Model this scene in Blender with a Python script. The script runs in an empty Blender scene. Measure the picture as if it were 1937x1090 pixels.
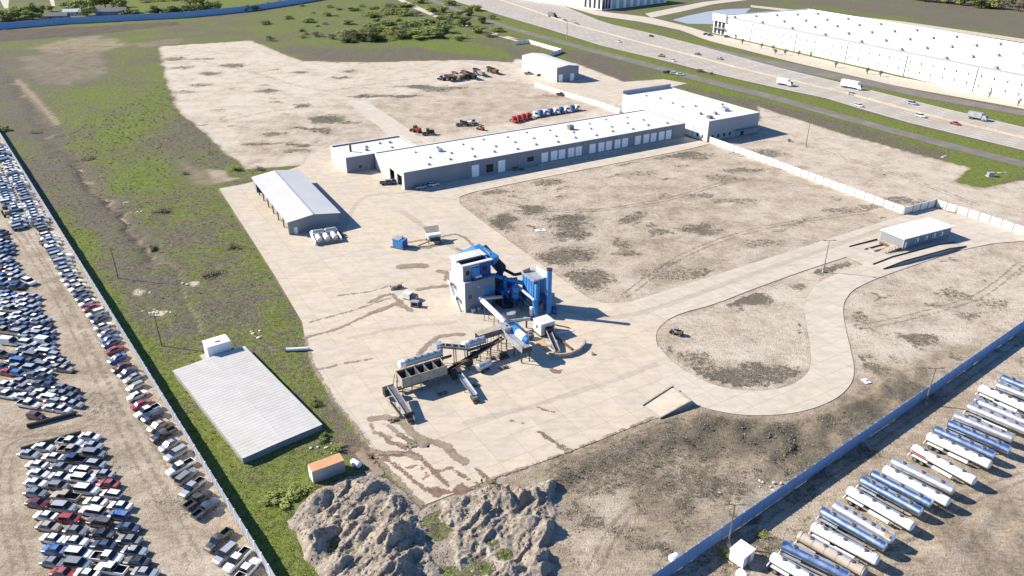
import bpy, bmesh, math, random
import numpy as np
from mathutils import Vector, Matrix
random.seed(7); np.random.seed(7)
SC = bpy.context.scene
COL = SC.collection
R = math.radians
# ------------------------------------------------------------------ camera
F_PX, PITCH, CAM_H = 1450.0, R(27.0), 95.0
cam_d = bpy.data.cameras.new('camera'); cam = bpy.data.objects.new('camera', cam_d); COL.objects.link(cam)
cam.location = (0, 0, CAM_H); cam.rotation_euler = (math.pi/2 - PITCH, 0, 0)
cam_d.sensor_width = 36; cam_d.lens = F_PX/1937*36; cam_d.clip_end = 20000; cam_d.clip_start = 1
SC.camera = cam
# ------------------------------------------------------------------ sky, sun, exposure
SUN_EL, SUN_AZ = R(33), R(-13.5)          # height, and the way the shadows fall
w = bpy.data.worlds.new('World'); SC.world = w; w.use_nodes = True
nt = w.node_tree; bg = nt.nodes['Background']; sky = nt.nodes.new('ShaderNodeTexSky')
sky.sky_type = 'NISHITA'; sky.sun_disc = False; sky.sun_elevation = SUN_EL
sky.sun_rotation = math.atan2(-math.cos(SUN_AZ), -math.sin(SUN_AZ)); sky.altitude = 200
sky.air_density = 1.0; sky.dust_density = 0.0; sky.ozone_density = 10.0
nt.links.new(sky.outputs[0], bg.inputs[0]); bg.inputs[1].default_value = 0.095
sl = bpy.data.lights.new('sun', 'SUN'); sl.energy = 5.0; sl.angle = R(0.5); sl.color = (1, .915, .79)
so = bpy.data.objects.new('sun', sl); COL.objects.link(so)
so.rotation_euler = Vector((math.cos(SUN_AZ)*math.cos(SUN_EL), math.sin(SUN_AZ)*math.cos(SUN_EL), -math.sin(SUN_EL))).to_track_quat('-Z', 'Y').to_euler()
vs = SC.view_settings; vs.view_transform = 'Standard'; vs.look = 'None'; vs.gamma = 1; vs.use_curve_mapping = False
vs.exposure = 1.02
# ------------------------------------------------------------------ geometry helpers
CP, SP = math.cos(PITCH), math.sin(PITCH)
def G(x, y, z=0.0):
    """where a sight line meets the level ground (or the level z): survey of the site"""
    u = (x-968.5)/F_PX; v = (y-545)/F_PX
    t = (CAM_H-z)/(SP+v*CP)
    return Vector((u*t, (CP-v*SP)*t, z))
def G2(p): q = G(*p); return (q.x, q.y)
class MB:
    def __init__(s): s.v = []; s.f = []; s.m = []
    def add(s, vs, fs, m=0):
        o = len(s.v); s.v += [tuple(p) for p in vs]
        for f in fs: s.f.append([i+o for i in f]); s.m.append(m)
        return s
    def prism(s, poly, z0, z1, m=0, mtop=None):
        n = len(poly)
        a = sum(poly[i][0]*poly[(i+1) % n][1]-poly[(i+1) % n][0]*poly[i][1] for i in range(n))
        if a < 0: poly = poly[::-1]
        vs = [(p[0], p[1], z0) for p in poly]+[(p[0], p[1], z1) for p in poly]
        s.add(vs, [[i, (i+1) % n, n+(i+1) % n, n+i] for i in range(n)]+[list(range(n))[::-1]], m)
        s.f.append([len(s.v)-n+i for i in range(n)]); s.m.append(m if mtop is None else mtop)
        return s
    def box(s, c, sz, ang=0.0, m=0):
        ca, sa = math.cos(ang), math.sin(ang); x, y, z = [q/2 for q in sz]
        vs = []
        for k in (-z, z):
            for (i, j) in ((-x, -y), (x, -y), (x, y), (-x, y)):
                vs.append((c[0]+i*ca-j*sa, c[1]+i*sa+j*ca, c[2]+k))
        return s.add(vs, [(0, 3, 2, 1), (4, 5, 6, 7), (0, 1, 5, 4), (1, 2, 6, 5), (2, 3, 7, 6), (3, 0, 4, 7)], m)
    def beam(s, a, b, w, h=None, m=0):
        a, b = Vector(a), Vector(b); h = w if h is None else h
        d = (b-a).normalized(); up = Vector((0, 0, 1)) if abs(d.z) < .95 else Vector((1, 0, 0))
        sx = d.cross(up).normalized()*(w/2); sy = sx.cross(d).normalized()*(h/2)
        vs = [a-sx-sy, a+sx-sy, a+sx+sy, a-sx+sy, b-sx-sy, b+sx-sy, b+sx+sy, b-sx+sy]
        return s.add(vs, [(3, 2, 1, 0), (4, 5, 6, 7), (0, 1, 5, 4), (1, 2, 6, 5), (2, 3, 7, 6), (3, 0, 4, 7)], m)
    def cyl(s, a, b, r, n=12, r2=None, m=0, dome=0.0, mcap=None):
        a, b = Vector(a), Vector(b); r2 = r if r2 is None else r2
        d = (b-a).normalized(); up = Vector((0, 0, 1)) if abs(d.z) < .9 else Vector((1, 0, 0))
        e = d.cross(up).normalized(); g = e.cross(d).normalized()
        rings = [(a, r), (b, r2)]
        if dome: rings = [(a-d*dome, r*.45), (a-d*dome*.7, r*.8), (a, r), (b, r2), (b+d*dome*.7, r2*.8), (b+d*dome, r2*.45)]
        vs = []
        for c, q in rings:
            for k in range(n):
                t = 2*math.pi*k/n; vs.append(c+e*math.cos(t)*q+g*math.sin(t)*q)
        fs = []
        for q in range(len(rings)-1):
            for k in range(n): fs.append((q*n+k, q*n+(k+1) % n, (q+1)*n+(k+1) % n, (q+1)*n+k))
        s.add(vs, fs, m); o = len(s.v)-len(vs); mc = m if mcap is None else mcap
        s.f.append([o+k for k in range(n)][::-1]); s.m.append(mc)
        s.f.append([o+(len(rings)-1)*n+k for k in range(n)]); s.m.append(mc)
        return s
    def quad(s, a, b, c, d, m=0): return s.add([a, b, c, d], [(0, 1, 2, 3)], m)
    def mesh(s, name, mats, off=(0, 0, 0), smooth=False):
        me = bpy.data.meshes.new(name)
        me.from_pydata([(p[0]-off[0], p[1]-off[1], p[2]-off[2]) for p in s.v], [], s.f)
        if not isinstance(mats, (list, tuple)): mats = [mats]
        for q in mats: me.materials.append(q)
        if len(mats) > 1: me.polygons.foreach_set('material_index', s.m)
        if smooth:
            me.polygons.foreach_set('use_smooth', [True]*len(me.polygons))
            try: me.set_sharp_from_angle(angle=R(38))
            except Exception: pass
        me.update(); return me
    def build(s, name, mats, parent=None, smooth=False):
        off = parent_off(parent) if parent else (0, 0, 0)
        o = bpy.data.objects.new(name, s.mesh(name, mats, off, smooth)); COL.objects.link(o)
        if parent: o.parent = parent
        return o
def parent_off(p):
    v = Vector((0, 0, 0))
    while p is not None: v += p.location; p = p.parent
    return v
def thing(name, label, cat, loc=(0, 0, 0), rz=0.0, group=None):
    o = bpy.data.objects.new(name, None); COL.objects.link(o); o.location = loc; o.rotation_euler = (0, 0, rz)
    o.empty_display_size = .5
    return tag(o, label, cat, group)
def tag(o, label, cat, group=None, kind=None):
    if label: o['label'] = label
    if cat: o['category'] = cat
    if group: o['group'] = group
    if kind: o['kind'] = kind
    return o
def inst(name, me, parent=None, loc=(0, 0, 0), rz=0.0, sc=None):
    o = bpy.data.objects.new(name, me); COL.objects.link(o); o.location = loc; o.rotation_euler = (0, 0, rz)
    if sc: o.scale = sc if isinstance(sc, (tuple, list)) else (sc, sc, sc)
    if parent: o.parent = parent
    return o
def dup(root, loc, rz, label=None, group=None, sc=None):
    r = root.copy(); COL.objects.link(r); r.location = loc; r.rotation_euler = (0, 0, rz)
    if sc: r.scale = (sc, sc, sc) if not isinstance(sc, (tuple, list)) else sc
    if label: r['label'] = label
    if group: r['group'] = group
    for ch in root.children:
        c = ch.copy(); COL.objects.link(c); c.parent = r
        for g in ch.children:
            d = g.copy(); COL.objects.link(d); d.parent = c
    return r
ORD = ['first', 'second', 'third', 'fourth', 'fifth', 'sixth', 'seventh', 'eighth', 'ninth', 'tenth', 'eleventh', 'twelfth', 'thirteenth', 'fourteenth', 'fifteenth', 'sixteenth', 'seventeenth', 'eighteenth', 'nineteenth', 'twentieth']
def ordn(k):
    if k < 20: return ORD[k]
    n = k+1; return '%d%s' % (n, 'th' if 10 <= n % 100 <= 20 else {1: 'st', 2: 'nd', 3: 'rd'}.get(n % 10, 'th'))
# ------------------------------------------------------------------ material helpers
class NT:
    def __init__(s, name):
        s.mat = bpy.data.materials.new(name); s.mat.use_nodes = True; s.t = s.mat.node_tree
        s.b = s.t.nodes['Principled BSDF']; s.out = s.t.nodes['Material Output']
        s.pos = s.n('ShaderNodeNewGeometry').outputs['Position']
    def n(s, typ, **kw):
        q = s.t.nodes.new(typ)
        for k, v in kw.items(): setattr(q, k, v)
        return q
    def l(s, a, b): s.t.links.new(a, b)
    def val(s, sock, v):
        if hasattr(v, 'is_linked') or isinstance(v, bpy.types.NodeSocket): s.l(v, sock)
        else: sock.default_value = v
    def math(s, op, a, b=0.0, c=None, clamp=False):
        q = s.n('ShaderNodeMath', operation=op, use_clamp=clamp); s.val(q.inputs[0], a); s.val(q.inputs[1], b)
        if c is not None: s.val(q.inputs[2], c)
        return q.outputs[0]
    def noise(s, scale, detail=4, rough=.55, vec=None, stretch=None, rot=0):
        q = s.n('ShaderNodeTexNoise'); q.inputs['Scale'].default_value = scale; q.inputs['Detail'].default_value = detail
        q.inputs['Roughness'].default_value = rough
        v = vec or s.pos
        if stretch:
            mp = s.n('ShaderNodeMapping'); s.l(v, mp.inputs[0]); mp.inputs['Scale'].default_value = stretch; mp.inputs['Rotation'].default_value = (0, 0, rot); v = mp.outputs[0]
        s.l(v, q.inputs['Vector']); return q.outputs[0]
    def ramp(s, fac, stops):
        q = s.n('ShaderNodeValToRGB'); e = q.color_ramp.elements
        while len(e) < len(stops): e.new(.5)
        for i, (p, c) in enumerate(stops):
            e[i].position = p; e[i].color = (c[0], c[1], c[2], 1) if isinstance(c, (tuple, list)) else (c, c, c, 1)
        s.val(q.inputs[0], fac); return q.outputs[0]
    def mix(s, fac, a, b, mode='MIX'):
        q = s.n('ShaderNodeMix', data_type='RGBA', blend_type=mode); s.val(q.inputs[0], fac)
        for sock, v in ((q.inputs[6], a), (q.inputs[7], b)):
            if isinstance(v, (tuple, list)): sock.default_value = (v[0], v[1], v[2], 1)
            else: s.l(v, sock)
        return q.outputs[2]
    def attr(s, name): return s.n('ShaderNodeAttribute', attribute_name=name).outputs['Fac']
    def sstep(s, x, a, b):
        q = s.n('ShaderNodeMapRange', interpolation_type='SMOOTHSTEP'); s.val(q.inputs[0], x)
        q.inputs[1].default_value = a; q.inputs[2].default_value = b; return q.outputs[0]
    def bump(s, h, strength, dist=.1):
        q = s.n('ShaderNodeBump'); q.inputs['Strength'].default_value = strength; q.inputs['Distance'].default_value = dist
        s.l(h, q.inputs['Height']); s.l(q.outputs[0], s.b.inputs['Normal'])
    def fin(s, col, rough=.8, metal=0.0, spec=.3):
        s.val(s.b.inputs['Base Color'], (col[0], col[1], col[2], 1) if isinstance(col, (tuple, list)) else col)
        s.val(s.b.inputs['Roughness'], rough); s.b.inputs['Metallic'].default_value = metal
        s.b.inputs['Specular IOR Level'].default_value = spec
        return s.mat
_mc = {}
def mat(name, col, rough=.6, metal=0.0, var=.25, scale=.8, spec=.35, dirt=None, dirt_amt=.4, wave=None):
    """painted / metal / masonry surface with uneven colour, dirt and optional ribs"""
    if name in _mc: return _mc[name]
    t = NT(name); n1 = t.noise(scale, 6); n2 = t.noise(scale*7, 3)
    f = t.math('ADD', t.math('MULTIPLY', n1, .65), t.math('MULTIPLY', n2, .35))
    lo = [c*(1-var) for c in col]; hi = [min(1, c*(1+var*.6)) for c in col]
    c = t.ramp(f, [(.3, lo), (.7, hi)])
    if dirt:
        nd = t.noise(scale*.45, 7, .65); c = t.mix(t.math('MULTIPLY', t.sstep(nd, .5, .68), dirt_amt), c, dirt)
    rr = t.math('MULTIPLY_ADD', n1, .25, rough-.12)
    t.fin(c, rr, metal, spec)
    if wave:
        wv = t.n('ShaderNodeTexWave', wave_type='BANDS', bands_direction='X', wave_profile='SIN'); wv.inputs['Scale'].default_value = wave[0]
        mp = t.n('ShaderNodeMapping'); t.l(t.pos, mp.inputs[0]); mp.inputs['Rotation'].default_value = (0, 0, wave[1]); t.l(mp.outputs[0], wv.inputs[0])
        t.bump(wv.outputs['Fac'], wave[2], .05)
    else: t.bump(f, .15, .03)
    _mc[name] = t.mat; return t.mat
# ------------------------------------------------------------------ materials
def concrete(name, base, warm, joint=False):
    t = NT(name); a = t.noise(.035, 5, .6); b = t.noise(.35, 7, .65); c = t.noise(3.0, 4); d = t.noise(.09, 6, .6, stretch=(1, 9, 1), rot=R(-30))
    f = t.math('ADD', t.math('MULTIPLY', b, .55), t.math('MULTIPLY', d, .45))
    col = t.mix(t.sstep(a, .35, .68), base, warm)
    col = t.mix(t.math('MULTIPLY', t.sstep(f, .42, .60), .36), col, [q*.62 for q in base])
    col = t.mix(t.math('MULTIPLY', t.sstep(c, .56, .75), .22), col, [q*.55 for q in base])
    oi = t.n('ShaderNodeObjectInfo'); k = t.math('MULTIPLY_ADD', oi.outputs['Random'], .075, .95)
    col = t.mix(1.0, col, k, 'MULTIPLY')
    t.fin(col, .85, 0, .2); t.bump(c, .2, .02); return t.mat
M = {}
M['pad'] = concrete('yard_concrete', (.49, .43, .345), (.525, .44, .33))
M['road'] = concrete('road_concrete', (.51, .452, .37), (.49, .43, .345))
M['hwy'] = concrete('highway_concrete', (.40, .36, .31), (.36, .32, .27))
M['kerb'] = concrete('kerb_concrete', (.42, .38, .32), (.38, .34, .28))
M['joint'] = mat('joint_filler', (.25, .215, .17), .9, var=.3)
M['asphalt'] = mat('old_asphalt', (.165, .145, .13), .9, var=.3, scale=.15, dirt=(.26, .22, .18))
M['roofw'] = mat('white_membrane_roof', (.63, .615, .585), .7, var=.12, scale=.06, dirt=(.46, .42, .36), dirt_amt=.5)
M['seam'] = mat('roof_seam_tape', (.58, .56, .52), .7, var=.2, scale=.2)
M['roofw2'] = mat('bright_white_roof', (.83, .83, .82), .7, var=.05, scale=.03)
M['wallg'] = mat('shaded_grey_wall', (.205, .222, .25), .8, var=.12, scale=.2, dirt=(.30, .28, .26))  # grey wall, darkened and blued in its colour for the shaded fronts
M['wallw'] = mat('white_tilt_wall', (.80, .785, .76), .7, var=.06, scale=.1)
M['wallo'] = mat('shaded_office_wall', (.34, .345, .355), .75, var=.08, scale=.15)  # office front with its shade painted into the wall colour
M['door'] = mat('white_dock_door', (.80, .81, .82), .5, var=.06, scale=1.5)
M['dark'] = mat('dark_opening', (.02, .02, .022), .6, var=.3)
M['glass'] = mat('window_glass', (.03, .04, .05), .12, var=.2, spec=.6)
M['trim'] = mat('grey_trim', (.30, .30, .30), .6, var=.2)
M['metalroof'] = mat('ribbed_metal_roof', (.62, .60, .575), .5, .05, var=.07, scale=.15, wave=(1.1, R(-30), .5))
M['metalroof2'] = mat('low_roof_sheeting', (.49, .475, .44), .65, .0, var=.12, scale=.35, dirt=(.45, .42, .37), dirt_amt=.5, wave=(1.3, R(52.8), .6))
M['metalwall'] = mat('ribbed_metal_wall', (.23, .24, .255), .5, .1, var=.1, scale=.3, wave=(1.6, R(-30), .4))
M['galv'] = mat('galvanised_sheet', (.38, .41, .45), .42, .4, var=.2, scale=.5, dirt=(.30, .29, .27), dirt_amt=.45)
M['galvw'] = mat('pale_fence_sheet', (.70, .71, .73), .5, 0, var=.15, scale=.5, dirt=(.40, .37, .33), dirt_amt=.4)
M['fsky'] = mat('sky_tinted_fence_sheet', (.24, .39, .62), .38, .15, var=.15, scale=.4, dirt=(.30, .34, .40), dirt_amt=.4)  # blue of the reflected sky painted into the sheet colour
M['steel'] = mat('weathered_steel', (.21, .20, .19), .6, .4, var=.4, scale=1.2, dirt=(.17, .10, .06))
M['dsteel'] = mat('dark_machinery', (.045, .045, .048), .6, .3, var=.5, scale=1.0, dirt=(.12, .09, .06))
M['rust'] = mat('rusty_steel', (.16, .095, .055), .8, .1, var=.5, scale=1.0, dirt=(.22, .17, .11))
M['tan'] = mat('tan_weathered_steel', (.40, .35, .275), .75, .1, var=.35, scale=.9, dirt=(.20, .155, .10), dirt_amt=.7)
M['blue'] = mat('plant_blue_paint', (.040, .215, .50), .45, 0, var=.25, scale=1.0, dirt=(.24, .26, .28), dirt_amt=.45)
M['dblue'] = mat('deep_blue_paint', (.018, .075, .25), .45, 0, var=.25, scale=1.0)
M['silver'] = mat('silver_cladding', (.50, .51, .52), .42, .5, var=.25, scale=1.0, dirt=(.27, .225, .17), dirt_amt=.6)
M['twl'] = mat('dusty_sunlit_cladding', (.56, .545, .52), .6, var=.12, scale=.6, dirt=(.40, .36, .31), dirt_amt=.5)  # dusty cladding; also the lighter copy that paints sun on left walls
M['white'] = mat('white_paint', (.76, .75, .73), .5, var=.1, scale=1.0, dirt=(.5, .46, .4), dirt_amt=.3)
M['polish'] = mat('polished_aluminium', (.72, .73, .75), .42, .85, var=.12, scale=1.2, dirt=(.46, .43, .38), dirt_amt=.5)
M['skypolish'] = mat('sky_tinted_aluminium', (.56, .67, .83), .32, 1.0, var=.22, scale=.8, dirt=(.62, .66, .72), dirt_amt=.6)  # sky reflection put into the metal's own tint as blue
M['tank_tan'] = mat('dusty_tan_tank', (.42, .36, .29), .7, .1, var=.2, scale=.9, dirt=(.26, .21, .16))
M['tank_white'] = mat('white_tank_paint', (.78, .77, .74), .35, var=.08, scale=.8, dirt=(.55, .50, .43), dirt_amt=.35)
M['tyre'] = mat('tyre_rubber', (.022, .021, .02), .85, var=.3)
M['rim'] = mat('wheel_rim', (.35, .35, .36), .4, .7, var=.2)
M['orange'] = mat('orange_container_roof', (.55, .29, .14), .7, var=.2, scale=.9, dirt=(.40, .20, .09))
M['red'] = mat('red_paint', (.42, .03, .03), .45, var=.2)
M['yellow'] = mat('yellow_road_paint', (.55, .40, .12), .8, var=.3)
M['line'] = mat('white_road_paint', (.72, .70, .65), .8, var=.25)
M['wood'] = mat('weathered_pole_wood', (.16, .12, .085), .9, var=.3)
M['precast'] = mat('white_precast', (.74, .72, .68), .75, var=.08, scale=.4, dirt=(.5, .46, .40), dirt_amt=.35)
M['rubble'] = mat('pale_rubble', (.50, .46, .40), .9, var=.25, scale=1.2)
def ground_mat():
    t = NT('ground_soil_and_grass')
    nM = t.noise(.14, 8, .66); nF = t.noise(.75, 7, .68); nX = t.noise(3.0, 6, .72); nL = t.noise(.03, 5, .6)
    nT = t.noise(.30, 7, .65, stretch=(1, 8, 1), rot=R(33)); nG = t.noise(.45, 6, .65, stretch=(1, 2.2, 1), rot=R(-55))
    soil, veg, grn, weed, red = [t.attr(k) for k in ('soil', 'veg', 'green', 'weed', 'redsoil')]
    def off(n, k): return t.math('MULTIPLY_ADD', n, k, -k/2)
    def add(*a):
        r = a[0]
        for q in a[1:]: r = t.math('ADD', r, q)
        return r
    s = add(soil, off(nM, 1.05), off(nF, .80), off(nX, .60), off(nT, .60), off(nL, .5))
    sc = t.ramp(s, [(0, (.085, .066, .048)), (.28, (.170, .135, .098)), (.56, (.300, .243, .175)), (.80, (.44, .372, .290)), (1, (.54, .475, .39))])
    sc = t.mix(t.math('MULTIPLY', red, t.sstep(nF, .35, .65)), sc, (.33, .20, .115))
    g = t.sstep(add(grn, off(nM, 2.4), off(nG, 2.2), off(nX, 1.2), off(nL, 2.0)), .02, .98)
    fx = add(t.math('MULTIPLY', nF, .45), t.math('MULTIPLY', nX, .55))
    dry = t.ramp(fx, [(.37, (.046, .039, .029)), (.5, (.125, .106, .078)), (.64, (.25, .22, .17))])
    lush = t.ramp(fx, [(.37, (.042, .060, .010)), (.5, (.130, .160, .032)), (.64, (.24, .26, .078))])
    vc = t.mix(g, dry, lush)
    v = t.sstep(add(veg, off(nM, 1.2), off(nF, 1.4), off(nX, 1.1)), .36, .60)
    col = t.mix(v, sc, vc)
    wd = t.sstep(add(weed, off(nF, 2.6), off(nX, 1.7), off(nM, .9)), .40, .58)
    wc = t.ramp(nX, [(.35, (.050, .044, .032)), (.65, (.17, .15, .11))])
    col = t.mix(t.math('MULTIPLY', wd, .9), col, wc)
    t.fin(col, .95, 0, .12)
    h = add(t.math('MULTIPLY', nF, .6), t.math('MULTIPLY', nX, .5)); t.bump(h, .9, .45)
    return t.mat
M['ground'] = ground_mat()
def mound_mat():
    t = NT('spoil_heap_soil'); a = t.noise(.35, 8, .7); b = t.noise(1.8, 7, .74); c = t.noise(6, 5, .75)
    f = t.math('ADD', t.math('MULTIPLY', a, .34), t.math('ADD', t.math('MULTIPLY', b, .36), t.math('MULTIPLY', c, .3)))
    col = t.ramp(f, [(.38, (.10, .082, .064)), (.46, (.235, .198, .155)), (.54, (.36, .312, .255)), (.63, (.50, .45, .385))])
    gr = t.attr('green'); col = t.mix(t.sstep(t.math('ADD', gr, t.math('MULTIPLY_ADD', b, .8, -.4)), .4, .7), col, (.09, .115, .03))
    t.fin(col, .95, 0, .1); t.bump(t.math('ADD', b, c), .6, .3); return t.mat
M['mound'] = mound_mat()
def leaf_mat(name, a, b):
    t = NT(name); oi = t.n('ShaderNodeObjectInfo'); n = t.noise(.5, 4); k = t.attr('shade')
    f = t.math('ADD', t.math('MULTIPLY', n, .4), t.math('MULTIPLY', k, .6))
    col = t.ramp(f, [(.2, a), (.75, b)])
    t.fin(col, .8, 0, .2); t.b.inputs['Subsurface Weight'].default_value = 0
    return t.mat
M['leaf'] = leaf_mat('green_leaves', (.11, .14, .03), (.31, .335, .095))
M['leafd'] = leaf_mat('dark_leaves', (.05, .066, .02), (.17, .19, .06))
M['leafb'] = leaf_mat('brown_twigs', (.075, .062, .042), (.20, .17, .12))
M['grass'] = leaf_mat('grass_blades', (.09, .115, .025), (.23, .26, .075))
M['dry'] = leaf_mat('dry_weeds', (.10, .088, .06), (.25, .215, .155))
M['bark'] = mat('bark', (.10, .08, .06), .95, var=.4)
def stain_mat(name, c0, c1, al_=.88):
    t = NT(name); a = t.attr('edge'); n = t.noise(.6, 6, .65); m = t.noise(3.0, 4, .6)
    al = t.sstep(t.math('ADD', a, t.math('ADD', t.math('MULTIPLY_ADD', n, 1.1, -.55), t.math('MULTIPLY_ADD', m, .5, -.25))), .42, .60)
    t.fin(t.ramp(n, [(.35, c0), (.65, c1)]), .7, 0, .3); t.l(t.math('MULTIPLY', al, al_), t.b.inputs['Alpha']); return t.mat
M['tyre_lane'] = stain_mat('tyre_wear', (.33, .29, .245), (.38, .335, .28), .17)
M['rut'] = stain_mat('wheel_rut', (.20, .16, .115), (.27, .22, .16), .5)
M['mud'] = stain_mat('mud_stain', (.13, .075, .05), (.25, .17, .115))
M['grit'] = stain_mat('grit_stain', (.20, .155, .105), (.31, .25, .18))
M['sandst'] = stain_mat('orange_sand_spill', (.52, .33, .17), (.50, .36, .22))
def water_mat():
    t = NT('pond_water'); n = t.noise(.2, 4); t.fin((.34, .36, .38), .4, 0, .4); t.bump(n, .05, .1); return t.mat
M['water'] = water_mat()
M['creek'] = mat('creek_mud', (.36, .305, .24), .6, var=.3, scale=.5, dirt=(.22, .18, .14))
# ------------------------------------------------------------------ ground sheet
def hash2(i, j, s): 
    h = np.sin(i*127.1+j*311.7+s*74.7)*43758.5453
    return h-np.floor(h)
def vnoise(x, y, s=0):
    xi, yi = np.floor(x), np.floor(y); fx, fy = x-xi, y-yi
    fx = fx*fx*(3-2*fx); fy = fy*fy*(3-2*fy)
    a, b, c, d = hash2(xi, yi, s), hash2(xi+1, yi, s), hash2(xi, yi+1, s), hash2(xi+1, yi+1, s)
    return (a*(1-fx)+b*fx)*(1-fy)+(c*(1-fx)+d*fx)*fy
def fbm(x, y, o=4, s=0):
    r = 0; a = .5
    for k in range(o): r = r+a*vnoise(x*2**k, y*2**k, s+k*17); a *= .5
    return r/(1-.5**o)
def axis(bands):
    out = [bands[0][0]]
    for a, b, st in bands:
        n = max(1, int(round((b-a)/st))); out += list(np.linspace(a, b, n+1)[1:])
    return np.array(out)
gx = axis([(-9000, -2000, 1400), (-2000, -700, 130), (-700, -440, 12), (-440, -170, 2.6), (-170, 150, 1.15), (150, 420, 2.6), (420, 700, 12), (700, 2000, 130), (2000, 9000, 1400)])
gy = axis([(-900, 50, 95), (50, 260, 1.15), (260, 460, 1.8), (460, 900, 3.6), (900, 1500, 40), (1500, 14000, 1250)])
GX, GY = np.meshgrid(gx, gy)
NXG, NYG = len(gx), len(gy)
PX, PY = GX.ravel(), GY.ravel()
WARPX = (fbm(PX*.09, PY*.09, 4, 3)-.5); WARPY = (fbm(PX*.09, PY*.09, 4, 9)-.5)
WARP2X = fbm(PX*.33, PY*.33, 3, 43)-.5; WARP2Y = fbm(PX*.33, PY*.33, 3, 47)-.5
ATT = {k: np.zeros(len(PX)) for k in ('soil', 'veg', 'green', 'weed', 'redsoil', 'dz')}
ATT['soil'][:] = .45; ATT['veg'][:] = .85; ATT['green'][:] = .52+.9*(fbm(PX*.012, PY*.012, 3, 5)-.5)
def sdist(poly, x, y):
    """signed distance, negative inside"""
    d = np.full(len(x), 1e9); ins = np.zeros(len(x), bool); n = len(poly)
    for i in range(n):
        x0, y0 = poly[i]; x1, y1 = poly[(i+1) % n]; ex, ey = x1-x0, y1-y0; L = ex*ex+ey*ey+1e-12
        t = np.clip(((x-x0)*ex+(y-y0)*ey)/L, 0, 1); d = np.minimum(d, np.hypot(x-x0-t*ex, y-y0-t*ey))
        c = (y0 > y) != (y1 > y); xx = x0+(y-y0)*ex/(ey if abs(ey) > 1e-9 else 1e-9); ins ^= c & (x < xx)
    return np.where(ins, -d, d)
def ldist(pts, x, y):
    d = np.full(len(x), 1e9)
    for i in range(len(pts)-1):
        x0, y0 = pts[i]; x1, y1 = pts[i+1]; ex, ey = x1-x0, y1-y0; L = ex*ex+ey*ey+1e-12
        t = np.clip(((x-x0)*ex+(y-y0)*ey)/L, 0, 1); d = np.minimum(d, np.hypot(x-x0-t*ex, y-y0-t*ey))
    return d
def paint(px, soft=3.0, warp=6.0, line=None, **vals):
    poly = [G2(p) for p in px]; m = soft+warp+(line or 0)+2
    xs = [p[0] for p in poly]; ys = [p[1] for p in poly]
    idx = np.where((PX > min(xs)-m) & (PX < max(xs)+m) & (PY > min(ys)-m) & (PY < max(ys)+m))[0]
    if not len(idx): return
    x = PX[idx]+WARPX[idx]*warp; y = PY[idx]+WARPY[idx]*warp
    d = ldist(poly, x, y)-line if line else sdist(poly, x, y)
    k = np.clip(.5-d/(2*soft), 0, 1); k = k*k*(3-2*k)
    for a, v in vals.items():
        ATT[a][idx] = ATT[a][idx]*(1-k)+v*k if a != 'dz' else ATT[a][idx]+v*k
def spots(a, lst, soft=1.5, warp=9):
    for (px, py, rx, ry, v) in lst:
        c = G(px, py); m = max(rx, ry)*1.8+5
        idx = np.where((abs(PX-c.x) < m) & (abs(PY-c.y) < m))[0]
        x = PX[idx]+WARPX[idx]*warp+WARP2X[idx]*7-c.x; y = PY[idx]+WARPY[idx]*warp+WARP2Y[idx]*7-c.y
        d = np.sqrt((x/rx)**2+(y/ry)**2); k = np.clip(1.7-d, 0, 1)
        ATT[a][idx] = np.maximum(ATT[a][idx], v*.95*k)
# far country
paint([(-200, 30), (0, 8), (150, 2), (150, 22), (0, 40), (-200, 60)], 6, green=.75, veg=1)
paint([(225, -4), (600, -30), (620, -6), (520, 8), (470, 22), (330, 27), (240, 22)], 5, green=1.15, veg=1)
paint([(470, 28), (600, 6), (760, 0), (860, 12), (960, 60), (900, 95), (700, 90), (560, 75), (470, 60)], 8, green=.68, veg=1)
paint([(540, 88), (640, 92), (800, 90), (985, 92), (960, 118), (700, 117), (570, 114)], 5, green=.12, veg=.9, soil=.2)
paint([(730, 78), (860, 78), (960, 92), (960, 108), (840, 100)], 4, green=.95, veg=1)
paint([(0, 58), (180, 50), (330, 41), (340, 46), (180, 66), (0, 79), (-150, 92), (-150, 70)], 2, 2, veg=.1, green=0, soil=-.35, weed=.8)
paint([(55, 92), (120, 72), (190, 66), (250, 84), (200, 99), (90, 106)], 7, 14, veg=.5, green=.3, soil=.62, redsoil=.3)
paint([(240, 84), (350, 70), (340, 82), (280, 92)], 5, veg=.5, redsoil=.5, soil=.5)
paint([(25, 108), (120, 100), (240, 97), (250, 140), (160, 165), (70, 160), (35, 130)], 6, veg=.55, green=.05, soil=.52)
paint([(0, 95), (15, 110), (60, 170), (130, 260), (230, 400), (310, 520), (330, 570), (250, 560), (200, 500), (120, 385), (30, 265), (-20, 180)], 6, veg=.75, green=.12, soil=.3)
paint([(130, 165), (300, 120), (318, 215), (285, 290), (215, 335), (150, 275)], 12, green=.72, veg=1)
paint([(205, 100), (300, 90), (305, 140), (260, 160), (215, 150)], 6, green=.5, veg=1, soil=.2)
paint([(190, 300), (300, 290), (360, 360), (330, 420), (250, 410)], 8, green=.72, veg=1)
paint([(330, 300), (400, 330), (415, 360), (340, 345)], 4, veg=.5, redsoil=.35, soil=.55, green=.3)
paint([(385, 318), (450, 325), (462, 338), (410, 345)], 2, veg=.1, soil=.62, redsoil=.2)
paint([(425, 310), (470, 325), (560, 312), (575, 322), (480, 338), (430, 335)], 2, 3, veg=1, green=.6)
paint([(300, 420), (410, 385), (490, 480), (545, 600), (480, 640), (380, 600), (290, 510)], 8, green=.33, veg=1, soil=.2)
paint([(430, 420), (520, 540), (575, 620), (560, 650), (500, 560), (420, 440)], 5, green=.65, veg=1)
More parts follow.
